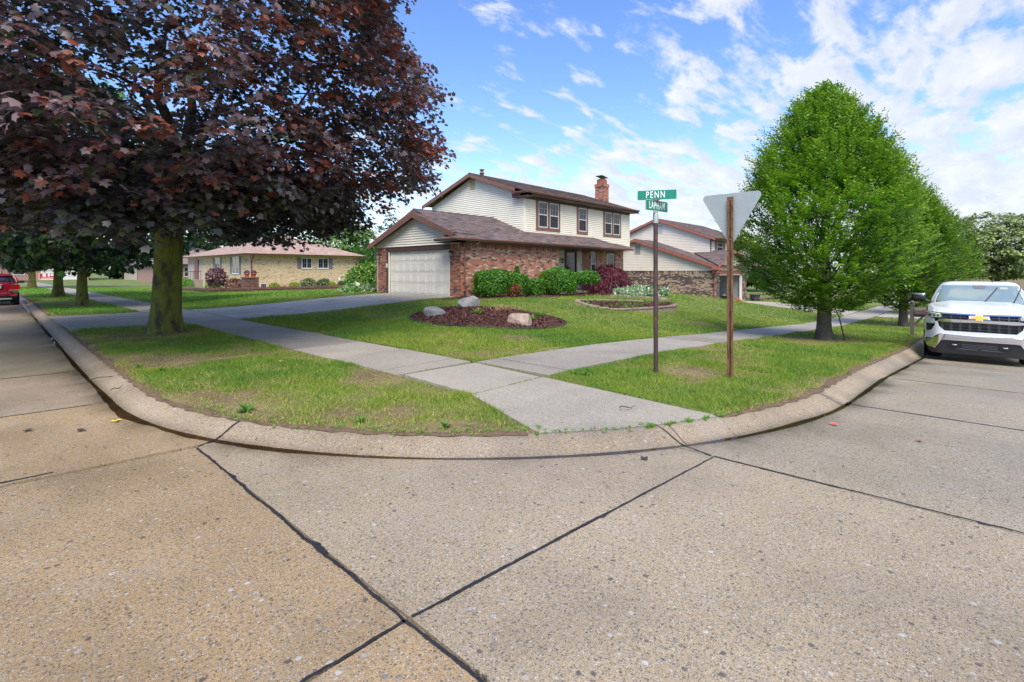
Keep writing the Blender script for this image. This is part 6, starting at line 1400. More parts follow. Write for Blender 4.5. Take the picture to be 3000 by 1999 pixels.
    # arborvitae and trees behind the garage
    for i,(x,y,h,lab) in enumerate(((29.3,51.2,5.0,'narrow arborvitae, left one behind the ranch gutter end'),(28.9,48.2,4.9,'narrow arborvitae, middle one behind the garage roof edge'),(29.0,46.2,4.5,'narrow arborvitae, right one touching the garage outline'))):
        root=empty('arborvitae',(0,0,0),label=lab,cat='tree',group='arborvitae row behind the garage'); r=np.random.default_rng(160+i); n=5200; t=r.random(n)**.8; a=r.uniform(0,6.28,n); rad=.95*(1-t)**.75*r.uniform(.75,1.05,n)*(1+.1*np.sin(a*4+t*9)); P=np.stack([x+np.cos(a)*rad,y+np.sin(a)*rad,-.05+t*h],-1); nr=np.stack([np.cos(a),np.sin(a),.3+0*a],-1)+r.normal(size=(n,3))*.4; tp=np.array([0,0,1.])+r.normal(size=(n,3))*.3; c=lerp(np.array([.025,.085,.012]),np.array([.08,.22,.02]),r.random((n,1))); leaf_mesh('crown',OV[0],OV[1],P,nr,tp,.26*r.uniform(.6,1.3,n),c,M_leaf,root,kind='stuff'); b=MB(); b.tube([(x,y,-.2),(x,y,h*.8)],[.1,.03],6); b.build('trunk',M_bark2,root)
def ranch_yard():
    P=empty('garden_wall',(0,0,0),label='low dark-red block planter wall running in front of the yellow-brick ranch',cat='wall')
    def row(a,c,z0,h,n=2):
        L_=math.dist(a,c); m=int(L_/.42); dx,dy=(c[0]-a[0])/L_,(c[1]-a[1])/L_; nx,ny=dy,-dx
        for j in range(n):
            for i in range(m):
                s0=i*.42+(.2 if j%2 else 0); s1=min(s0+.41,L_); 
                if s1-s0<.1: continue
                o=.03 if j==n-1 else 0
                b=MB(); q=[(a[0]+dx*s0+nx*o,a[1]+dy*s0+ny*o),(a[0]+dx*s1+nx*o,a[1]+dy*s1+ny*o),(a[0]+dx*s1-nx*.25,a[1]+dy*s1-ny*.25),(a[0]+dx*s0-nx*.25,a[1]+dy*s0-ny*.25)]; b.prism(q,z0+j*h/n,z0+(j+1)*h/n-.012); b.build('wall_block',M_block2,P)
    row((11.9,43.0),(24.6,43.0),-.08,.40,2); row((11.9,51.5),(11.9,43.2),-.08,.38,2)
    b=MB(); b.box(12.0,24.5,43.2,45.25,-.1,.16,(.16,.07,.045)); b.build('planter_soil',M_mulch,P)
    S=empty('stone_pillar',(0,0,0),label='block pillar with a flat cap carrying two flower pots, before the ranch corner',cat='pillar')
    x0,x1,y0,y1=14.95,16.05,43.7,44.5
    for j in range(5):
        for i in range(3):
            b=MB(); w=(x1-x0)/3; o=(.5 if j%2 else 0)*w*.4; b.box(x0+i*w+.006,x0+(i+1)*w-.006,y0+(.02 if (i+j)%2 else 0),y1,-.05+j*.215,-.05+(j+1)*.215-.01); b.build('pillar_block',M_block2,S)
    b=MB(); b.box(x0-.06,x1+.06,y0-.06,y1+.06,1.03,1.12); b.build('cap_stone',M_block2,S,bevel=.015)
    for i,(x,lab) in enumerate(((15.25,'terracotta pot of purple flowers, left one on the stone pillar'),(15.78,'terracotta pot of purple flowers, right one on the stone pillar'))):
        Q=empty('flower_pot',(x,44.1,1.12),label=lab,cat='flower pot',group='pots on the stone pillar'); b=MB(); b.lathe([(.13,0),(.19,.26),(.215,.27),(.215,.34),(.17,.34),(.15,.3)],n=16); b.build('pot',M_terra,Q)
        r=np.random.default_rng(200+i); D=rv(700,r); D[:,2]=np.abs(D[:,2]); leaf_mesh('flowers',OV[0],OV[1],D*np.array([.22,.22,.24])+np.array([0,0,.33]),D+r.normal(size=(700,3))*.3,D+r.normal(size=(700,3)),.05*r.uniform(.7,1.3,700),np.array([.14,.03,.10])*(.5+r.random((700,1))),M_leaf,Q,kind='stuff')
    # red yard sign far down the left street
    x,y=7.0,98; z=Hf(x,y); Q=empty('yard_sign',(x,y,z),label='red yard sign with white marks on the far left lawn',cat='sign'); F=(Vector((0,0,0)),Vector((1,0,0)),Vector((0,0,1)),Vector((0,-1,0))); b=MB(); b.fbox(F,-.95,.95,.35,1.25,0,.03); b.build('sign_board',mat('red_sign',(.55,.02,.02),.5),Q); b=MB(); b.ring(F,-.95,.95,.35,1.25,.05,.031,.036); b.fbox(F,-.55,-.2,.75,1.12,.031,.036); b.fbox(F,.0,.2,.75,1.15,.031,.036); b.fbox(F,.3,.6,.85,1.08,.031,.036); b.fbox(F,-.7,.7,.50,.58,.031,.036); b.build('white_marks',M_lett,Q); b=MB(); b.tube([(-.6,0,-.1),(-.6,0,.6)],.02,5); b.tube([(.6,0,-.1),(.6,0,.6)],.02,5); b.build('stakes',M_steel,Q)
def garage_stuff():
    def tub(x,y,lab,fl):
        z=Hf(x,y)+.03; Q=empty('planter_tub',(x,y,z),label=lab,cat='planter',group='dark tubs beside the open garage'); b=MB(); b.lathe([(.30,0),(.36,.25),(.42,.50),(.45,.52),(.45,.58),(.41,.58),(.38,.5)],n=20); b.build('tub',M_gpot,Q); b=MB(); b.lathe([(.365,.10),(.375,.10),(.385,.16),(.375,.16)],n=20); b.build('band',M_black,Q)
        o=blades_at([(R.uniform(-.25,.25),R.uniform(-.25,.25),.5,1) for _ in range(9)],.2,.05,fl,300,per=8,name='plants',parent=Q)
    tub(39.3,13.75,'dark tub planter left of the open garage door',[(.45,.25,.1),(.1,.2,.03),(.6,.55,.4)]); tub(46.3,13.8,'dark tub planter right of the open garage door',[(.10,.22,.03),(.3,.1,.03)])
    z=-.84
    Q=empty('kettle_grill',(41.0,15.3,z),label='round black kettle grill standing just inside the open garage',cat='grill'); b=MB(); b.lathe([(.02,.72),(.2,.74),(.32,.88),(.33,.98)],n=18); b.build('bowl',M_black,Q); b=MB(); b.lathe([(.34,.985),(.32,1.10),(.2,1.22),(.05,1.27),(.0,1.27)],n=18); b.build('lid',M_black,Q); b=MB(); 
    for k in range(3): a=k*2.1; b.tube([(math.cos(a)*.2,math.sin(a)*.2,.76),(math.cos(a)*.33,math.sin(a)*.33,.0)],.014,5)
    b.build('legs',M_steel,Q)
    Q=empty('wheelie_bin',(40.3,15.9,z),label='dark grey bin behind the kettle grill',cat='bin'); b=MB(); b.prism([(-.28,-.32),(.28,-.32),(.3,.32),(-.3,.32)],.08,1.0); b.build('body',M_gpot,Q,bevel=.03); b=MB(); b.prism([(-.31,-.36),(.31,-.36),(.31,.34),(-.31,.34)],1.0,1.08); b.build('lid',M_gpot,Q,bevel=.03)
    Q=empty('woodpile',(41.0,13.6,Hf(41,13.6)+.03),label='heap of orange firewood in front of the open garage',cat='firewood'); rr=random.Random(3)
    for k in range(22): b=MB(); x=rr.uniform(-.9,.9); zz=rr.uniform(.03,.38*(1-abs(x)/1.1)); y=rr.uniform(-.2,.2); a=rr.uniform(-.5,.5); b.tube([(x-.2*math.cos(a),y-.2*math.sin(a),zz),(x+.2*math.cos(a),y+.2*math.sin(a),zz+.03)],.06,6); b.build('log',M_wood,Q)
    Q=empty('storage_shelf',(0,0,0),label='shelf of tools and boxes on the garage back wall',cat='shelf'); b=MB()
    for zz in (-.3,.2,.7): b.box(42.6,44.6,18.5,19,zz,zz+.04)
    for x in (42.6,43.6,44.56): b.box(x,x+.04,18.5,19,-.84,1.2)
    b.build('frame',M_dbrown,Q)
    for k in range(14):
        x=42.7+rr.random()*1.6; zz=rr.choice([-.26,.24,.74,-.84]); h=rr.uniform(.2,.4); b=MB(); b.box(x,x+rr.uniform(.15,.35),18.45,18.9,zz,zz+h); c=rr.choice([(.55,.12,.04),(.02,.2,.25),(.6,.5,.05),(.3,.16,.08),(.03,.08,.35),(.5,.5,.48)]); b.build('storage_box',mat('box_colour_%d'%k,c,.5),Q)
    for k,(x,c,lab) in enumerate(((43.1,(.55,.42,.03),'yellow-handled tool hanging right of the sign post'),(43.6,(.02,.28,.25),'teal garden tool leaning in the open garage'),(44.2,(.03,.10,.40),'blue tool leaning near the white door jamb'))):
        Q=empty('garden_tool',(x,16.5,z),label=lab,cat='tool'); b=MB(); b.tube([(0,0,0),(.05,0,1.7)],.03,6); b.build('handle',mat('tool_%d'%k,c,.5),Q); b=MB(); b.box(-.15,.15,-.03,.03,.0,.35); b.build('blade',mat('toolb_%d'%k,c,.5),Q)
    Q=empty('stone_border',(0,0,0),label='low stone border right of the dark tub at the far driveway',cat='edging')
    for k in range(12): x=46.9+k*.35; b=MB(); b.box(x,x+.33,13.6,13.9,-1.25,-.82); b.build('border_stone',M_block2,Q)
    rock('boulder',(48.2,14.6,-.85),(.5,.4,.3),.3,21,M_rock,'pale boulder behind the low stone border of the far house'); 
    clump('dark_shrub',(47.6,16.0,.0),(.75,.5,.9),1500,.12,[(.03,.06,.02),(.06,.12,.03),(.1,.15,.04)],'small dark shrub against the far red-brick wall','shrub',171)
    clump('flower_basket',(47.9,15.4,2.95),(1.2,.35,.22),900,.10,[(.10,.03,.03),(.35,.08,.10),(.08,.2,.04)],'reddish flowers under the far upper windows','flowers',172) if False else None
def mailbox():
    x,y=23.35,1.55; z=Hf(x,y); Q=empty('mailbox',(x,y,z),label='grey-brown vinyl mailbox post with ball finial beside the truck',cat='mailbox'); b=MB(); b.box(-.06,.06,-.06,.06,-.2,1.12); b.build('post',M_vinyl,Q,bevel=.006)
    b=MB(); b.box(-.075,.075,-.075,.075,1.12,1.15); b.lathe([(.03,1.15),(.03,1.17),(.055,1.20),(.06,1.24),(.04,1.28),(.01,1.29)],n=14); b.build('finial',M_vinyl,Q)
    b=MB(); b.box(-.045,.045,-.75,-.06,.70,.80); b.box(-.045,.045,-.12,.35,.70,.80) if False else None; b.build('arm',M_vinyl,Q,bevel=.005); b=MB(); b.tube([(0,-.06,.42),(0,-.30,.70)],.035,4); b.build('brace',M_vinyl,Q)
    b=MB(); n=8; pr=[(-.10,.80),(.10,.80)]+[(.10*math.cos(math.pi*i/n),.93+.10*math.sin(math.pi*i/n)) for i in range(n+1)]; m=len(pr); vs=[(px,-.08,pz) for px,pz in pr]+[(px,-.62,pz) for px,pz in pr]; b.add(vs,[tuple(range(m)),tuple(range(2*m-1,m-1,-1))]+[(i,i+m,(i+1)%m+m,(i+1)%m) for i in range(m)]); b.build('box',M_vinyl,Q); b=MB(); b.box(-.112,-.102,-.35,-.33,.85,1.0); b.build('flag',mat('mail_flag',(.4,.03,.02),.5),Q)
    b=MB(); x,y=17.75,2.75; z=Hf(x,y); b.tube([(x,y,z-.05),(x-.12,y+.05,z+.3),(x-.28,y+.12,z+.75),(x-.42,y+.2,z+1.0)],[.022,.02,.017,.012],6); o=b.build('support_stake',M_twig); tag(o,label='thin leaning stick beside the nearest hornbeam trunk',cat='stick')
# ---------------------------------------------------------------- vehicles
def stack(b,sl,n=48,e=6,col=(1,1,1)):
    """stacked rounded outlines: sl = list (z, xf, xr, halfwidth)"""
    V=[]
    for (z,xf,xr,w) in sl:
        xc=(xf+xr)/2;a=(xr-xf)/2
        for k in range(n):
            t=2*math.pi*k/n; c,s=math.cos(t),math.sin(t); V.append((xc+a*math.copysign(abs(c)**(2/e),c),w*math.copysign(abs(s)**(2/e),s),z))
    m=len(sl); F=[(i*n+k,i*n+(k+1)%n,(i+1)*n+(k+1)%n,(i+1)*n+k) for i in range(m-1) for k in range(n)]
    b.add(V,F,col,True); b.add(V[:n],[tuple(range(n-1,-1,-1))],col); b.add(V[-n:],[tuple(range(n))],col)
def wheel(parent,c,r,w,side,rimr=.66,rimm=None):
    M_=Matrix.Rotation(math.pi/2,4,'X'); b=MB(); h=w/2; b.lathe([(r*rimr,-h*.8),(r*.93,-h),(r,-h*.7),(r,h*.7),(r*.93,h),(r*rimr,h*.8),(r*rimr,-h*.8)],c,32,M=M_); W=b.build('wheel',M_tyre,parent)
    b=MB(); b.lathe([(.03,h*.7),(r*rimr*.9,h*.55),(r*rimr,h*.82)] if side<0 else [(r*rimr,-h*.82),(r*rimr*.9,-h*.55),(.03,-h*.7)],c,24,M=M_)
    for k in range(6):
        a=k*math.pi/3; y=c[1]+(-1 if side<0 else 1)*(-h*.8 if side<0 else h*.8)*(1 if side>0 else -1)*(-1 if side<0 else 1)
        y=c[1]+side*h*.8; b.tube([(c[0],y,c[2]),(c[0]+math.cos(a)*r*rimr*.95,y,c[2]+math.sin(a)*r*rimr*.95)],.03,5)
    b.build('rim',rimm or M_steel,W)
def truck():
    gx_,gy_=16.0,-.17; gz=-.60; Tk=empty('pickup_truck',(gx_,gy_,gz),label='white pickup truck parked facing the corner on the right street',cat='pickup truck')
    def sx(y,z):
        a=abs(y); s=.06*a*a+.42*max(0,a-.72)**2/.09*.9
        if z>1.06: s+=.14*(z-1.06)/.16
        if z<.60: s+=.10*(.60-z)
        return s
    def patch(b,poly,off,th=.03,sy=.06):
        """polygon in (y,z) laid on the curved front; thickness backwards"""
        y0=min(p[0] for p in poly);y1=max(p[0] for p in poly); k=math.floor(y0/sy)
        while k*sy<y1:
            q=clip_half(clip_half(poly,-1,0,-max(k*sy,-9)),1,0,(k+1)*sy)
            if len(q)>=3 and area(q)>1e-6:
                n=len(q)
                if sum(q[i][0]*q[(i+1)%n][1]-q[(i+1)%n][0]*q[i][1] for i in range(n))>0: q=q[::-1]
                vs=[(sx(y,z)+off,y,z) for y,z in q]+[(sx(y,z)+off+th,y,z) for y,z in q]; on=lambda y:abs(y/sy-round(y/sy))<1e-6 and y0+1e-6<y<y1-1e-6; b.add(vs,[tuple(range(n)),tuple(range(2*n-1,n-1,-1))]+[(i,i+n,(i+1)%n+n,(i+1)%n) for i in range(n) if not(on(q[i][0]) and on(q[(i+1)%n][0]) and abs(q[i][0]-q[(i+1)%n][0])<1e-6)],(1,1,1),True); b.weld=True
            k+=1
    def sym(b,poly,off,th=.03):
        patch(b,poly,off,th); patch(b,[(-y,z) for y,z in poly][::-1],off,th)
    # body
    b=MB(); stack(b,[(.42,.42,5.85,.95),(.50,.30,5.88,1.0),(.62,.22,5.9,1.015),(.85,.20,5.9,1.03),(1.05,.24,5.9,1.02),(1.16,.30,5.9,.985),(1.20,.36,5.88,.95)],72,9); b.build('body',M_wpaint,Tk)
    b=MB(); ny,nx=28,16; V=[]
    for i in range(nx+1):
        t=i/nx
        for j in range(ny+1):
            s=-1+2*j/ny; w=lerp(.955,.99,t); y=s*w; xf=sx(y,1.22)+.01; x=lerp(xf,1.52,t); z=1.205+ .255*(t**.75) -.015*(1-t) - .10*abs(s)**5 - .03*s*s + .022*math.exp(-((abs(s)-.55)/.10)**2)*min(1,t*3)*(1-t*.4)
            V.append((x,y,z))
    b.add(V,[(i*(ny+1)+j,i*(ny+1)+j+1,(i+1)*(ny+1)+j+1,(i+1)*(ny+1)+j) for i in range(nx) for j in range(ny)],(1,1,1),True)
    for s in (0,ny): 
        vs=[]; 
        for i in range(nx+1): x,y,z=V[i*(ny+1)+s]; vs+= [(x,y,z),(x+.02,y*1.035,z-.10),(x+.05,y*1.04,1.0)]
        b.add(vs,[(3*i+k,3*i+k+1,3*i+4+k,3*i+3+k) for i in range(nx) for k in range(2)],(1,1,1),True)
    b.build('bonnet',M_wpaint,Tk)
    cab=[(1.36,1.38,4.5,.965),(1.46,1.46,4.46,.955),(1.60,1.68,4.38,.905),(1.74,1.92,4.30,.845),(1.845,2.12,4.22,.785),(1.90,2.32,4.1,.74),(1.935,2.7,3.9,.62)]
    b=MB(); stack(b,cab,64,7); b.build('cab',M_wpaint,Tk)
    def cabx(y,z,off=0):
        zz=[c[0] for c in cab]; xf=np.interp(z,zz,[c[1] for c in cab]); xr=np.interp(z,zz,[c[2] for c in cab]); w=np.interp(z,zz,[c[3] for c in cab]); a=(xr-xf)/2; return float((xr+xf)/2-a*(max(0,1-(abs(y)/w)**7))**(1/7)-off),float(w)
    def glass(z0,z1,f,off,name,m_,nz=8,ny=20):
        b=MB(); V=[]
        for i in range(nz+1):
            z=lerp(z0,z1,i/nz)
            for j in range(ny+1):
                w=cabx(0,z)[1]; y=(-1+2*j/ny)*w*f; V.append((cabx(y,z,off)[0],y,z))
        b.add(V,[(i*(ny+1)+j,(i+1)*(ny+1)+j,(i+1)*(ny+1)+j+1,i*(ny+1)+j+1) for i in range(nz) for j in range(ny)],(1,1,1),True); return b.build(name,m_,Tk)
    glass(1.395,1.858,.955,.006,'windscreen_seal',M_plastic); ws=glass(1.41,1.84,.93,.012,'windscreen',M_carglass)
    b=MB(); zc=1.80; x,_=cabx(0,zc,.016); b.poly([(cabx(y,z,.018)[0],y-.02,z) for y,z in ((.13,1.84),(-.13,1.84),(-.12,1.775),(-.08,1.755),(.08,1.755),(.12,1.775))],.003); b.build('sensor_mount',mat('sensor_grey',(.16,.15,.17),.4),ws)
    b=MB(); b.poly([(cabx(y,z,.02)[0],y,z) for y,z in ((-.40,1.80),(-.55,1.80),(-.55,1.745),(-.40,1.745))],.003); b.build('windscreen_sticker',mat('sticker',(.35,.40,.36),.6),ws)
    # wipers raised across the glass
    for (ya,yb) in ((-.09,-.36),(-.62,-.80)):
        wb=MB(); pts=[(cabx(lerp(ya,yb,t),lerp(1.40,1.79,t),.035)[0]-.012*math.sin(t*3),lerp(ya,yb,t),lerp(1.40,1.79,t)) for t in np.linspace(0,1,7)]; wb.tube(pts[:5],[.013,.011,.009,.008,.007],6); wb.tube([(p[0]-.002,p[1],p[2]) for p in pts[2:]],.010,6); wb.build('wiper',M_black,Tk)
    for s in (1,-1):   # side windows and doors
        b=MB()
        for x0,x1,x0t,x1t in ((1.95,3.0,2.35,3.0),(3.08,4.2,3.08,4.05)): 
            def yy(x,z): 
                zz=[c[0] for c in cab]; xf=np.interp(z,zz,[c[1] for c in cab]);xr=np.interp(z,zz,[c[2] for c in cab]);w=np.interp(z,zz,[c[3] for c in cab]); a=(xr-xf)/2; return s*float(w*(max(0,1-(abs(x-(xr+xf)/2)/a)**7))**(1/7)+.008)
            q=[(x0,yy(x0,1.42),1.42),(x1,yy(x1,1.42),1.42),(x1t,yy(x1t,1.82),1.82),(x0t,yy(x0t,1.82),1.82)]; b.add(q,[(0,1,2,3) if s<0 else (3,2,1,0)])
        b.build('side_window',M_carglass,Tk)
        b=MB()
        for xd in (1.55,3.04,4.3): b.box(xd,xd+.012,s*1.03-.006,s*1.03+.006,.55,1.2)
        b.build('door_gap',M_black,Tk)
        b=MB(); b.box(2.75,2.95,s*1.035-.02,s*1.035+.02,1.1,1.14); b.build('door_handle',M_chrome,Tk)
        # mirror
        b=MB(); stack(b,[(1.40,1.60,1.74,.12),(1.44,1.56,1.78,.15),(1.55,1.56,1.78,.155),(1.60,1.60,1.76,.13)],20,4); 
        b.v=[(x,y+s*1.20,z) for x,y,z in b.v]; mo=b.build('wing_mirror',M_black,Tk); b=MB(); stack(b,[(1.575,1.59,1.76,.14),(1.605,1.57,1.77,.15),(1.62,1.62,1.75,.12)],20,4); b.v=[(x,y+s*1.20,z) for x,y,z in b.v]; b.build('mirror_cap',M_chrome,mo); b=MB(); b.tube([(1.70,s*.97,1.40),(1.68,s*1.12,1.45)],.03,6); b.build('mirror_arm',M_black,mo)
    b=MB(); b.lathe([(.05,1.93),(.045,1.95),(.03,1.965)],(2.75,-.30,0),10); b.tube([(2.75,-.30,1.96),(2.77,-.30,2.0)],.012,5); b.build('roof_antenna',M_black,Tk)
    # bed
    b=MB(); b.box(4.5,5.88,-1.0,-.93,1.15,1.36); b.box(4.5,5.88,.93,1.0,1.15,1.36); b.box(5.8,5.89,-.93,.93,1.15,1.36); b.build('cargo_bed',M_wpaint,Tk)
    # front: dark backing, white fascia, chrome
    b=MB(); sym(b,[(0,.56),(0,1.20),(.95,1.20),(1.0,1.05),(1.01,.60),(.9,.45),(0,.45)],.035,.1); b.build('grille_backing',M_plastic,Tk)
    b=MB()
    sym(b,[(0,.665),(0,.775),(.62,.775),(.72,.88),(.745,1.0),(.80,.99),(.80,.90),(.84,.82),(.86,.775),(.93,.74),(1.0,.74),(1.01,.57),(.86,.565),(.76,.665),(.70,.70),(.60,.69)],-.01,.06)
    sym(b,[(.80,1.04),(.86,1.07),(1.0,1.10),(1.02,1.0),(1.02,.74),(.975,.74),(.975,.93),(.83,.93),(.80,.97)],-.012,.06)
    sym(b,[(0,1.185),(0,1.225),(.95,1.225),(.97,1.19)],.0,.06); b.build('front_fascia',M_wpaint,Tk)
    b=MB(); sym(b,[(.86,.925),(.965,.925),(.965,.745),(.90,.745),(.86,.80)],-.004,.02); b.build('corner_vent',M_plastic,Tk)
    b=MB(); sym(b,[(0,1.165),(0,1.195),(.93,1.215),(.98,1.20),(.98,1.188),(.70,1.178)],-.022,.04); b.build('bonnet_chrome',M_chrome,Tk); b=MB(); sym(b,[(0,1.0),(0,1.062),(.66,1.062),(.73,1.05),(.75,1.0),(.60,.985)],-.028,.05); b.build('grille_chrome',M_chrome,Tk)
    b=MB(); sym(b,[(0,.552),(0,.675),(.60,.70),(.71,.69),(.78,.62),(.86,.575),(1.01,.58),(1.02,.48),(.96,.36),(.80,.33),(.68,.54),(.60,.552)],-.05,.10); b.build('bumper',M_chrome,Tk,bevel=.006)
    b=MB(); sym(b,[(0,.24),(0,.555),(.60,.555),(.68,.545),(.80,.335),(.95,.36),(.93,.26),(.85,.22)],-.025,.10); b.build('valance',mat('valance_black',(.016,.015,.017),.55),Tk)
    b=MB(); sym(b,[(.03,.345),(.03,.37),(.36,.37),(.42,.345)],-.035,.02); sym(b,[(0,.46),(0,.475),(.30,.475),(.30,.46)],-.035,.02); sym(b,[(0,.425),(0,.44),(.30,.44),(.30,.425)],-.035,.02); sym(b,[(0,.39),(0,.405),(.30,.405),(.30,.39)],-.035,.02); b.build('lower_grille',mat('satin_black',(.07,.07,.075),.35),Tk)
    for s in (1,-1): b=MB(); patch(b,[(s*y,z) for y,z in ((.34,.40),(.34,.50),(.54,.50),(.55,.44),(.50,.40))],-.04,.03); q=b.build('tow_hook_bezel',M_black,Tk); b=MB(); b.tube([(-.03,s*.40,.455),(-.06,s*.43,.45),(-.03,s*.47,.455)],.014,6); b.build('tow_hook',M_steel,q)
    # grille honeycomb bars
    gm=mat('grille_bar',(.022,.024,.027),.22,spec=.8)
    b=MB()
    for z in (1.115,): sym(b,[(.22,z-.007),(.22,z+.007),(.66,z+.007),(.66,z-.007)],.0,.03)
    for z in (.83,.90,.955): sym(b,[(0,z-.007),(0,z+.007),(.70 if z>.85 else .66,z+.007),(.70 if z>.85 else .66,z-.007)],.0,.03)
    for k in range(-4,5):
        y=k*.165
        patch(b,[(y-.018,.785),(y-.018,.985),(y+.018,.985),(y+.018,.785)],.006,.03)
        if abs(y)>.25: patch(b,[(y-.014,1.07),(y-.014,1.165),(y+.014,1.165),(y+.014,1.07)],.006,.03)
        for z in (.83,.90): patch(b,[(y-.035,z-.018),(y-.035,z+.018),(y+.035,z+.018),(y+.035,z-.018)],-.004,.02)
    b.build('grille_bars',gm,Tk)
    for s in (1,-1):
        b=MB(); patch(b,[(s*y,z) for y,z in ((.68,1.095),(.68,1.165),(.96,1.185),(1.0,1.17),(1.0,1.09),(.90,1.08),(.80,1.085))],-.015,.03); h=b.build('headlight',M_lamp,Tk)
        b=MB(); patch(b,[(s*y,z) for y,z in ((.70,1.17),(.70,1.182),(.96,1.2),(1.0,1.185),(.96,1.187))],-.03,.02); b.build('light_strip',M_lett,h)
        for y in (.74,.81,.90): b=MB(); patch(b,[(s*(y+math.cos(a)*.026),1.128+math.sin(a)*.024) for a in np.linspace(0,6.2,10)],-.018,.02); b.build('lamp_lens',M_chrome,h)
        b=MB(); patch(b,[(s*y,z) for y,z in ((.975,1.10),(.975,1.18),(1.005,1.175),(1.005,1.10))],-.022,.02); b.build('marker_light',mat('amber_red',(.35,.03,.02),.2),h)
    # badge
    bow=[(-.20,-.028),(-.165,.028),(-.055,.028),(-.055,.06),(.055,.06),(.055,.028),(.165,.028),(.20,-.028)][:0]
    bw=[(-.155,-.022),(-.14,.024),(-.052,.024),(-.052,.058),(.052,.058),(.052,.024),(.155,.024),(.14,-.022),(.052,-.022),(.052,-.058),(-.052,-.058),(-.052,-.022)]
    for poly,off,m_,nm in (([( -.20,-.045),(-.165,.05),(.165,.05),(.20,-.045)][::-1],-.036,M_plastic,'badge_plate'),): b=MB(); patch(b,[(y,1.118+z) for y,z in poly],off,.03); bd=b.build('badge',M_chrome,Tk)
    b=MB(); patch(b,[(y*1.18,1.118+z*1.16) for y,z in bw],-.042,.02); b.build('badge_frame',M_lett,bd)
    b=MB(); patch(b,[(y,1.118+z) for y,z in bw],-.048,.02); b.build('badge_cross',M_gold,bd)
    for (x,s) in ((.98,1),(.98,-1),(4.72,1),(4.72,-1)):
        wheel(Tk,(x,s*.85,.405),.405,.29,s)
        b=MB(); M_=Matrix.Rotation(math.pi/2,4,'X'); b.lathe([(.47,-.012),(.50,-.012),(.50,.012),(.47,.012)],(x,s*1.025,.43),28,M=M_); b.lathe([(.0,-.006),(.47,-.006)],(x,s*1.03,.43),28,M=M_); b.build('wheel_arch',M_plastic,Tk)
    b=MB(); b.box(.5,5.6,-.82,.82,.24,.5); b.build('chassis',M_black,Tk)
def red_car():
    x0,y0,gz=.52,33.3,-.05; C=empty('red_suv',(x0,y0,gz),label='dark red compact SUV seen from behind at the left kerb',cat='car')
    def ys(b,sl,n=48,e=5):      # stack with axes swapped (x width, y length)
        stack(b,[(z,a,c,w) for z,a,c,w in sl],n,e); b.v=[(y,x,z) for x,y,z in b.v]; b.f=[f[::-1] for f in b.f]
    b=MB(); ys(b,[(.22,.22,4.0,.78),(.30,.08,4.15,.85),(.42,.02,4.22,.89),(.52,.0,4.24,.895)]); b.build('lower_cladding',M_plastic,C)
    b=MB(); ys(b,[(.52,.01,4.23,.89),(.62,.0,4.24,.895),(.80,.03,4.2,.89),(1.0,.07,3.9,.885),(1.08,.10,3.4,.86),(1.13,.14,3.1,.84)]); b.build('body',M_rpaint,C)
    b=MB(); ys(b,[(1.12,.16,3.05,.835),(1.25,.28,2.75,.78),(1.38,.42,2.5,.71),(1.44,.50,2.4,.67)]); b.build('windows',M_carglass if False else mat('suv_glass',(.02,.025,.028),.05,spec=.9,ior=1.8),C)
    b=MB(); ys(b,[(1.44,.40,2.4,.69),(1.49,.42,2.35,.66),(1.53,.55,2.2,.56),(1.55,.8,1.9,.4)]); b.build('roof',M_rpaint,C)
    for s in (1,-1):
        b=MB(); b.tube([(s*.82,.24,1.12),(s*.77,.36,1.26),(s*.69,.5,1.42)],[.07,.06,.055],6); b.build('pillar',M_rpaint,C)
        b=MB(); b.add([(s*.50,-.015,.80),(s*.89,.06,.80),(s*.885,.10,1.02),(s*.66,.03,1.02),(s*.50,.2,.80),(s*.80,.5,.80),(s*.80,.5,1.02),(s*.66,.2,1.02)],[(0,1,2,3),(0,3,7,4),(1,5,6,2),(3,2,6,7),(0,4,5,1)]); t=b.build('tail_light',M_redlamp,C); b=MB(); b.box(min(s*.52,s*.86),max(s*.52,s*.86),-.012,.08,.755,.795); b.build('reverse_light',M_lamp,t)
        b=MB(); b.box(min(s*.55,s*.80),max(s*.55,s*.80),-.012,.05,.50,.57); b.build('reflector',M_redlamp,C)
        b=MB(); b.tube([(s*.86,1.9,1.12),(s*.98,1.88,1.14)],.03,5); b.box(min(s*.94,s*1.12),max(s*.94,s*1.12),1.8,1.92,1.08,1.2); b.build('wing_mirror',M_plastic,C,bevel=.02)
        b=MB(); b.tube([(s*.60,.7,1.55),(s*.60,1.5,1.58),(s*.60,2.2,1.55)],.02,5); b.build('roof_rail',M_plastic,C)
    b=MB(); b.box(-.62,.62,-.012,.05,.33,.40); b.build('skid_plate',M_steel,C,bevel=.01)
    b=MB(); b.box(-.26,.26,-.01,.03,.86,.99); pl=b.build('number_plate',mat('plate_blue_white',(.35,.55,.75),.4),C)
    b=MB(); b.box(.62,.74,-.006,.04,.70,.73); b.box(-.3,.3,.0,.05,1.02,1.05); b.build('badge',M_chrome,C)
    b=MB(); b.tube([(.0,.18,1.16),(.35,.24,1.2)],.012,5); b.build('rear_wiper',M_black,C); b=MB(); b.lathe([(.02,1.55),(.015,1.62),(.005,1.66)],(0.3,.8,0),6); b.build('roof_antenna',M_black,C)
    for (y,s) in ((.72,1),(.72,-1),(3.3,1),(3.3,-1)):
        b=MB(); M_=Matrix.Rotation(math.pi/2,4,'Y'); c=(s*.78,y,.34); b.lathe([(.22,-.1),(.32,-.11),(.34,-.08),(.34,.08),(.32,.11),(.22,.1),(.05,.09)],c,24,M=M_); b.build('wheel',M_tyre,C)
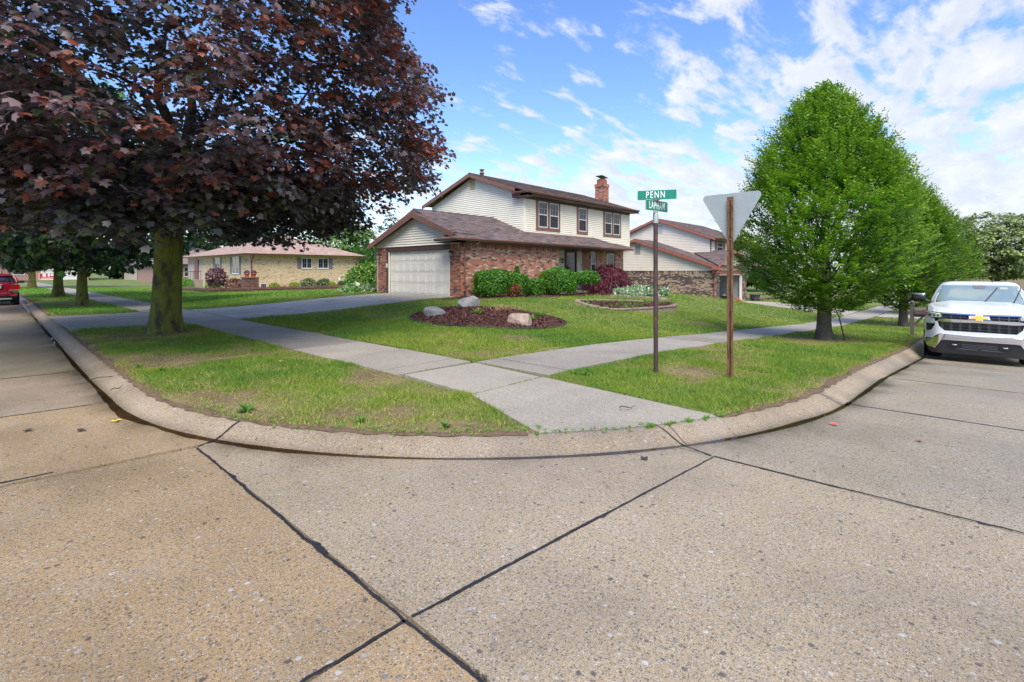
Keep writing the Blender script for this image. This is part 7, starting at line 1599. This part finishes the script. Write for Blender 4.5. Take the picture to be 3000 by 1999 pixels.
# ---------------------------------------------------------------- assemble
import time; T0=time.time()
make_terrain(); make_roads(); gutter_water(); soil_edge()
main_house(); right_house(); ranch()
far_house('brown brick house with white garage door far down the left street',-3,14,118,130,3.0,(.16,.11,.10),1)
far_house('dull red brick house beyond the ranch, seen between the left trunks',17,29,82,95,2.9,(.2,.15,.13),2,(.33,.2,.15))
beds(); signs(); shrubs(); ranch_yard(); garage_stuff(); mailbox(); truck(); red_car()
make_maple()
G=[(.022,.055,.014),(.06,.14,.02),(.13,.27,.03)]; PU=[(.03,.018,.022),(.07,.03,.04),(.16,.05,.05)]
round_tree('maple_tree',(3.16,28.8,.1),5.6,(5.8,5.8,4.4),900,26,.24,[(.018,.04,.014),(.04,.11,.022),(.10,.24,.04)],'green-leaved maple, second trunk along the left verge',seed=31,trunk_r=.21,bark=M_bark,bottom=2.0,trunk_top=3.6,lmat=M_mapleleaf,spread=.8,tmpl=MT)
round_tree('maple_tree',(3.24,39.3,.1),5.8,(5.4,5.4,4.4),620,24,.30,PU,'purple-leaved maple, third trunk along the left verge',seed=32,trunk_r=.25,bark=M_bark,bottom=1.9,trunk_top=3.6,lmat=M_mapleleaf,spread=.8)
round_tree('maple_tree',(3.4,62,.1),6.2,(5,5,4.3),320,22,.32,PU,'purple-leaved maple with a yellow-green trunk behind the red SUV',seed=33,trunk_r=.28,bark=M_bark3,bottom=2.3,trunk_top=3.8,lmat=M_mapleleaf,spread=.9)
hornbeam((17.3,3.2,Hf(17.3,3.2)),7.15,2.25,41,10800,.110,'nearest and tallest hornbeam, by the right sidewalk',trunk_r=.20)
hornbeam((31.0,2.4,Hf(31,2.4)),6.9,2.0,42,4200,.145,'second hornbeam, its trunk left of the mailbox',tone=.85,shoulder=False,trunk_r=.19)
hornbeam((44,1.9,Hf(44,1.9)),7.0,2.1,43,2400,.19,'third hornbeam, seen above the truck roof',tone=.8,shoulder=False)
OLV=[(.08,.115,.028),(.20,.27,.055),(.33,.41,.11)]
round_tree('broad_tree',(118,-3.5,-1.9),5.6,(10.5,10.5,6.6),900,30,.5,OLV,'pale olive broad tree beyond the truck',seed=51,trunk_r=.45,bottom=1,spread=1.4)
round_tree('broad_tree',(112,7,-1.9),2.2,(7,6,3.4),330,24,.6,G,'low bright green tree right behind the truck roof',seed=52,trunk_r=.3,spread=1.2)
round_tree('broad_tree',(40,74,-.1),5.0,(7,7,4.5),300,24,.6,[(.05,.12,.02),(.14,.28,.03),(.30,.42,.06)],'yellow-green tree behind the arborvitae row',seed=53,trunk_r=.3,spread=1.2)
round_tree('broad_tree',(12,150,.0),6,(9,9,6),300,24,.8,G,'green tree behind the far brown brick house',seed=54,trunk_r=.4,spread=1.4)
round_tree('broad_tree',(34,100,.0),6,(9,8,5.5),300,24,.8,G,'green tree behind the ranch roof',seed=55,trunk_r=.4,spread=1.4)
round_tree('broad_tree',(80,26,-1.5),2.6,(8,8,3.6),260,22,.7,G,'green tree beyond the open-garage house',seed=56,trunk_r=.35,spread=1.3)
round_tree('broad_tree',(27.6,42.0,-.1),6.2,(1.2,1.2,1.2),30,20,.2,G,'leafy treetop just left of the upper roof',seed=57,trunk_r=.08,spread=.4,limbs=False)
round_tree('broad_tree',(22,135,.0),5,(9,8,5),260,24,.9,G,'far green tree, leftmost of the row beyond the ranch',seed=58,trunk_r=.4,spread=1.5)
round_tree('broad_tree',(36,140,.0),5,(10,8,5.5),260,24,.9,[(.04,.10,.02),(.10,.22,.03),(.2,.36,.05)],'far lighter green tree, right one of the row beyond the ranch',seed=59,trunk_r=.4,spread=1.5)
far_house('pale far house between the tree trunks beyond the left lawn',20,33,112,124,3.0,(.2,.17,.15),3,(.45,.38,.30))
make_grass(); make_weeds()
bpy.context.view_layer.update()
print('script',round(time.time()-T0,1),'s objects',len(bpy.data.objects))
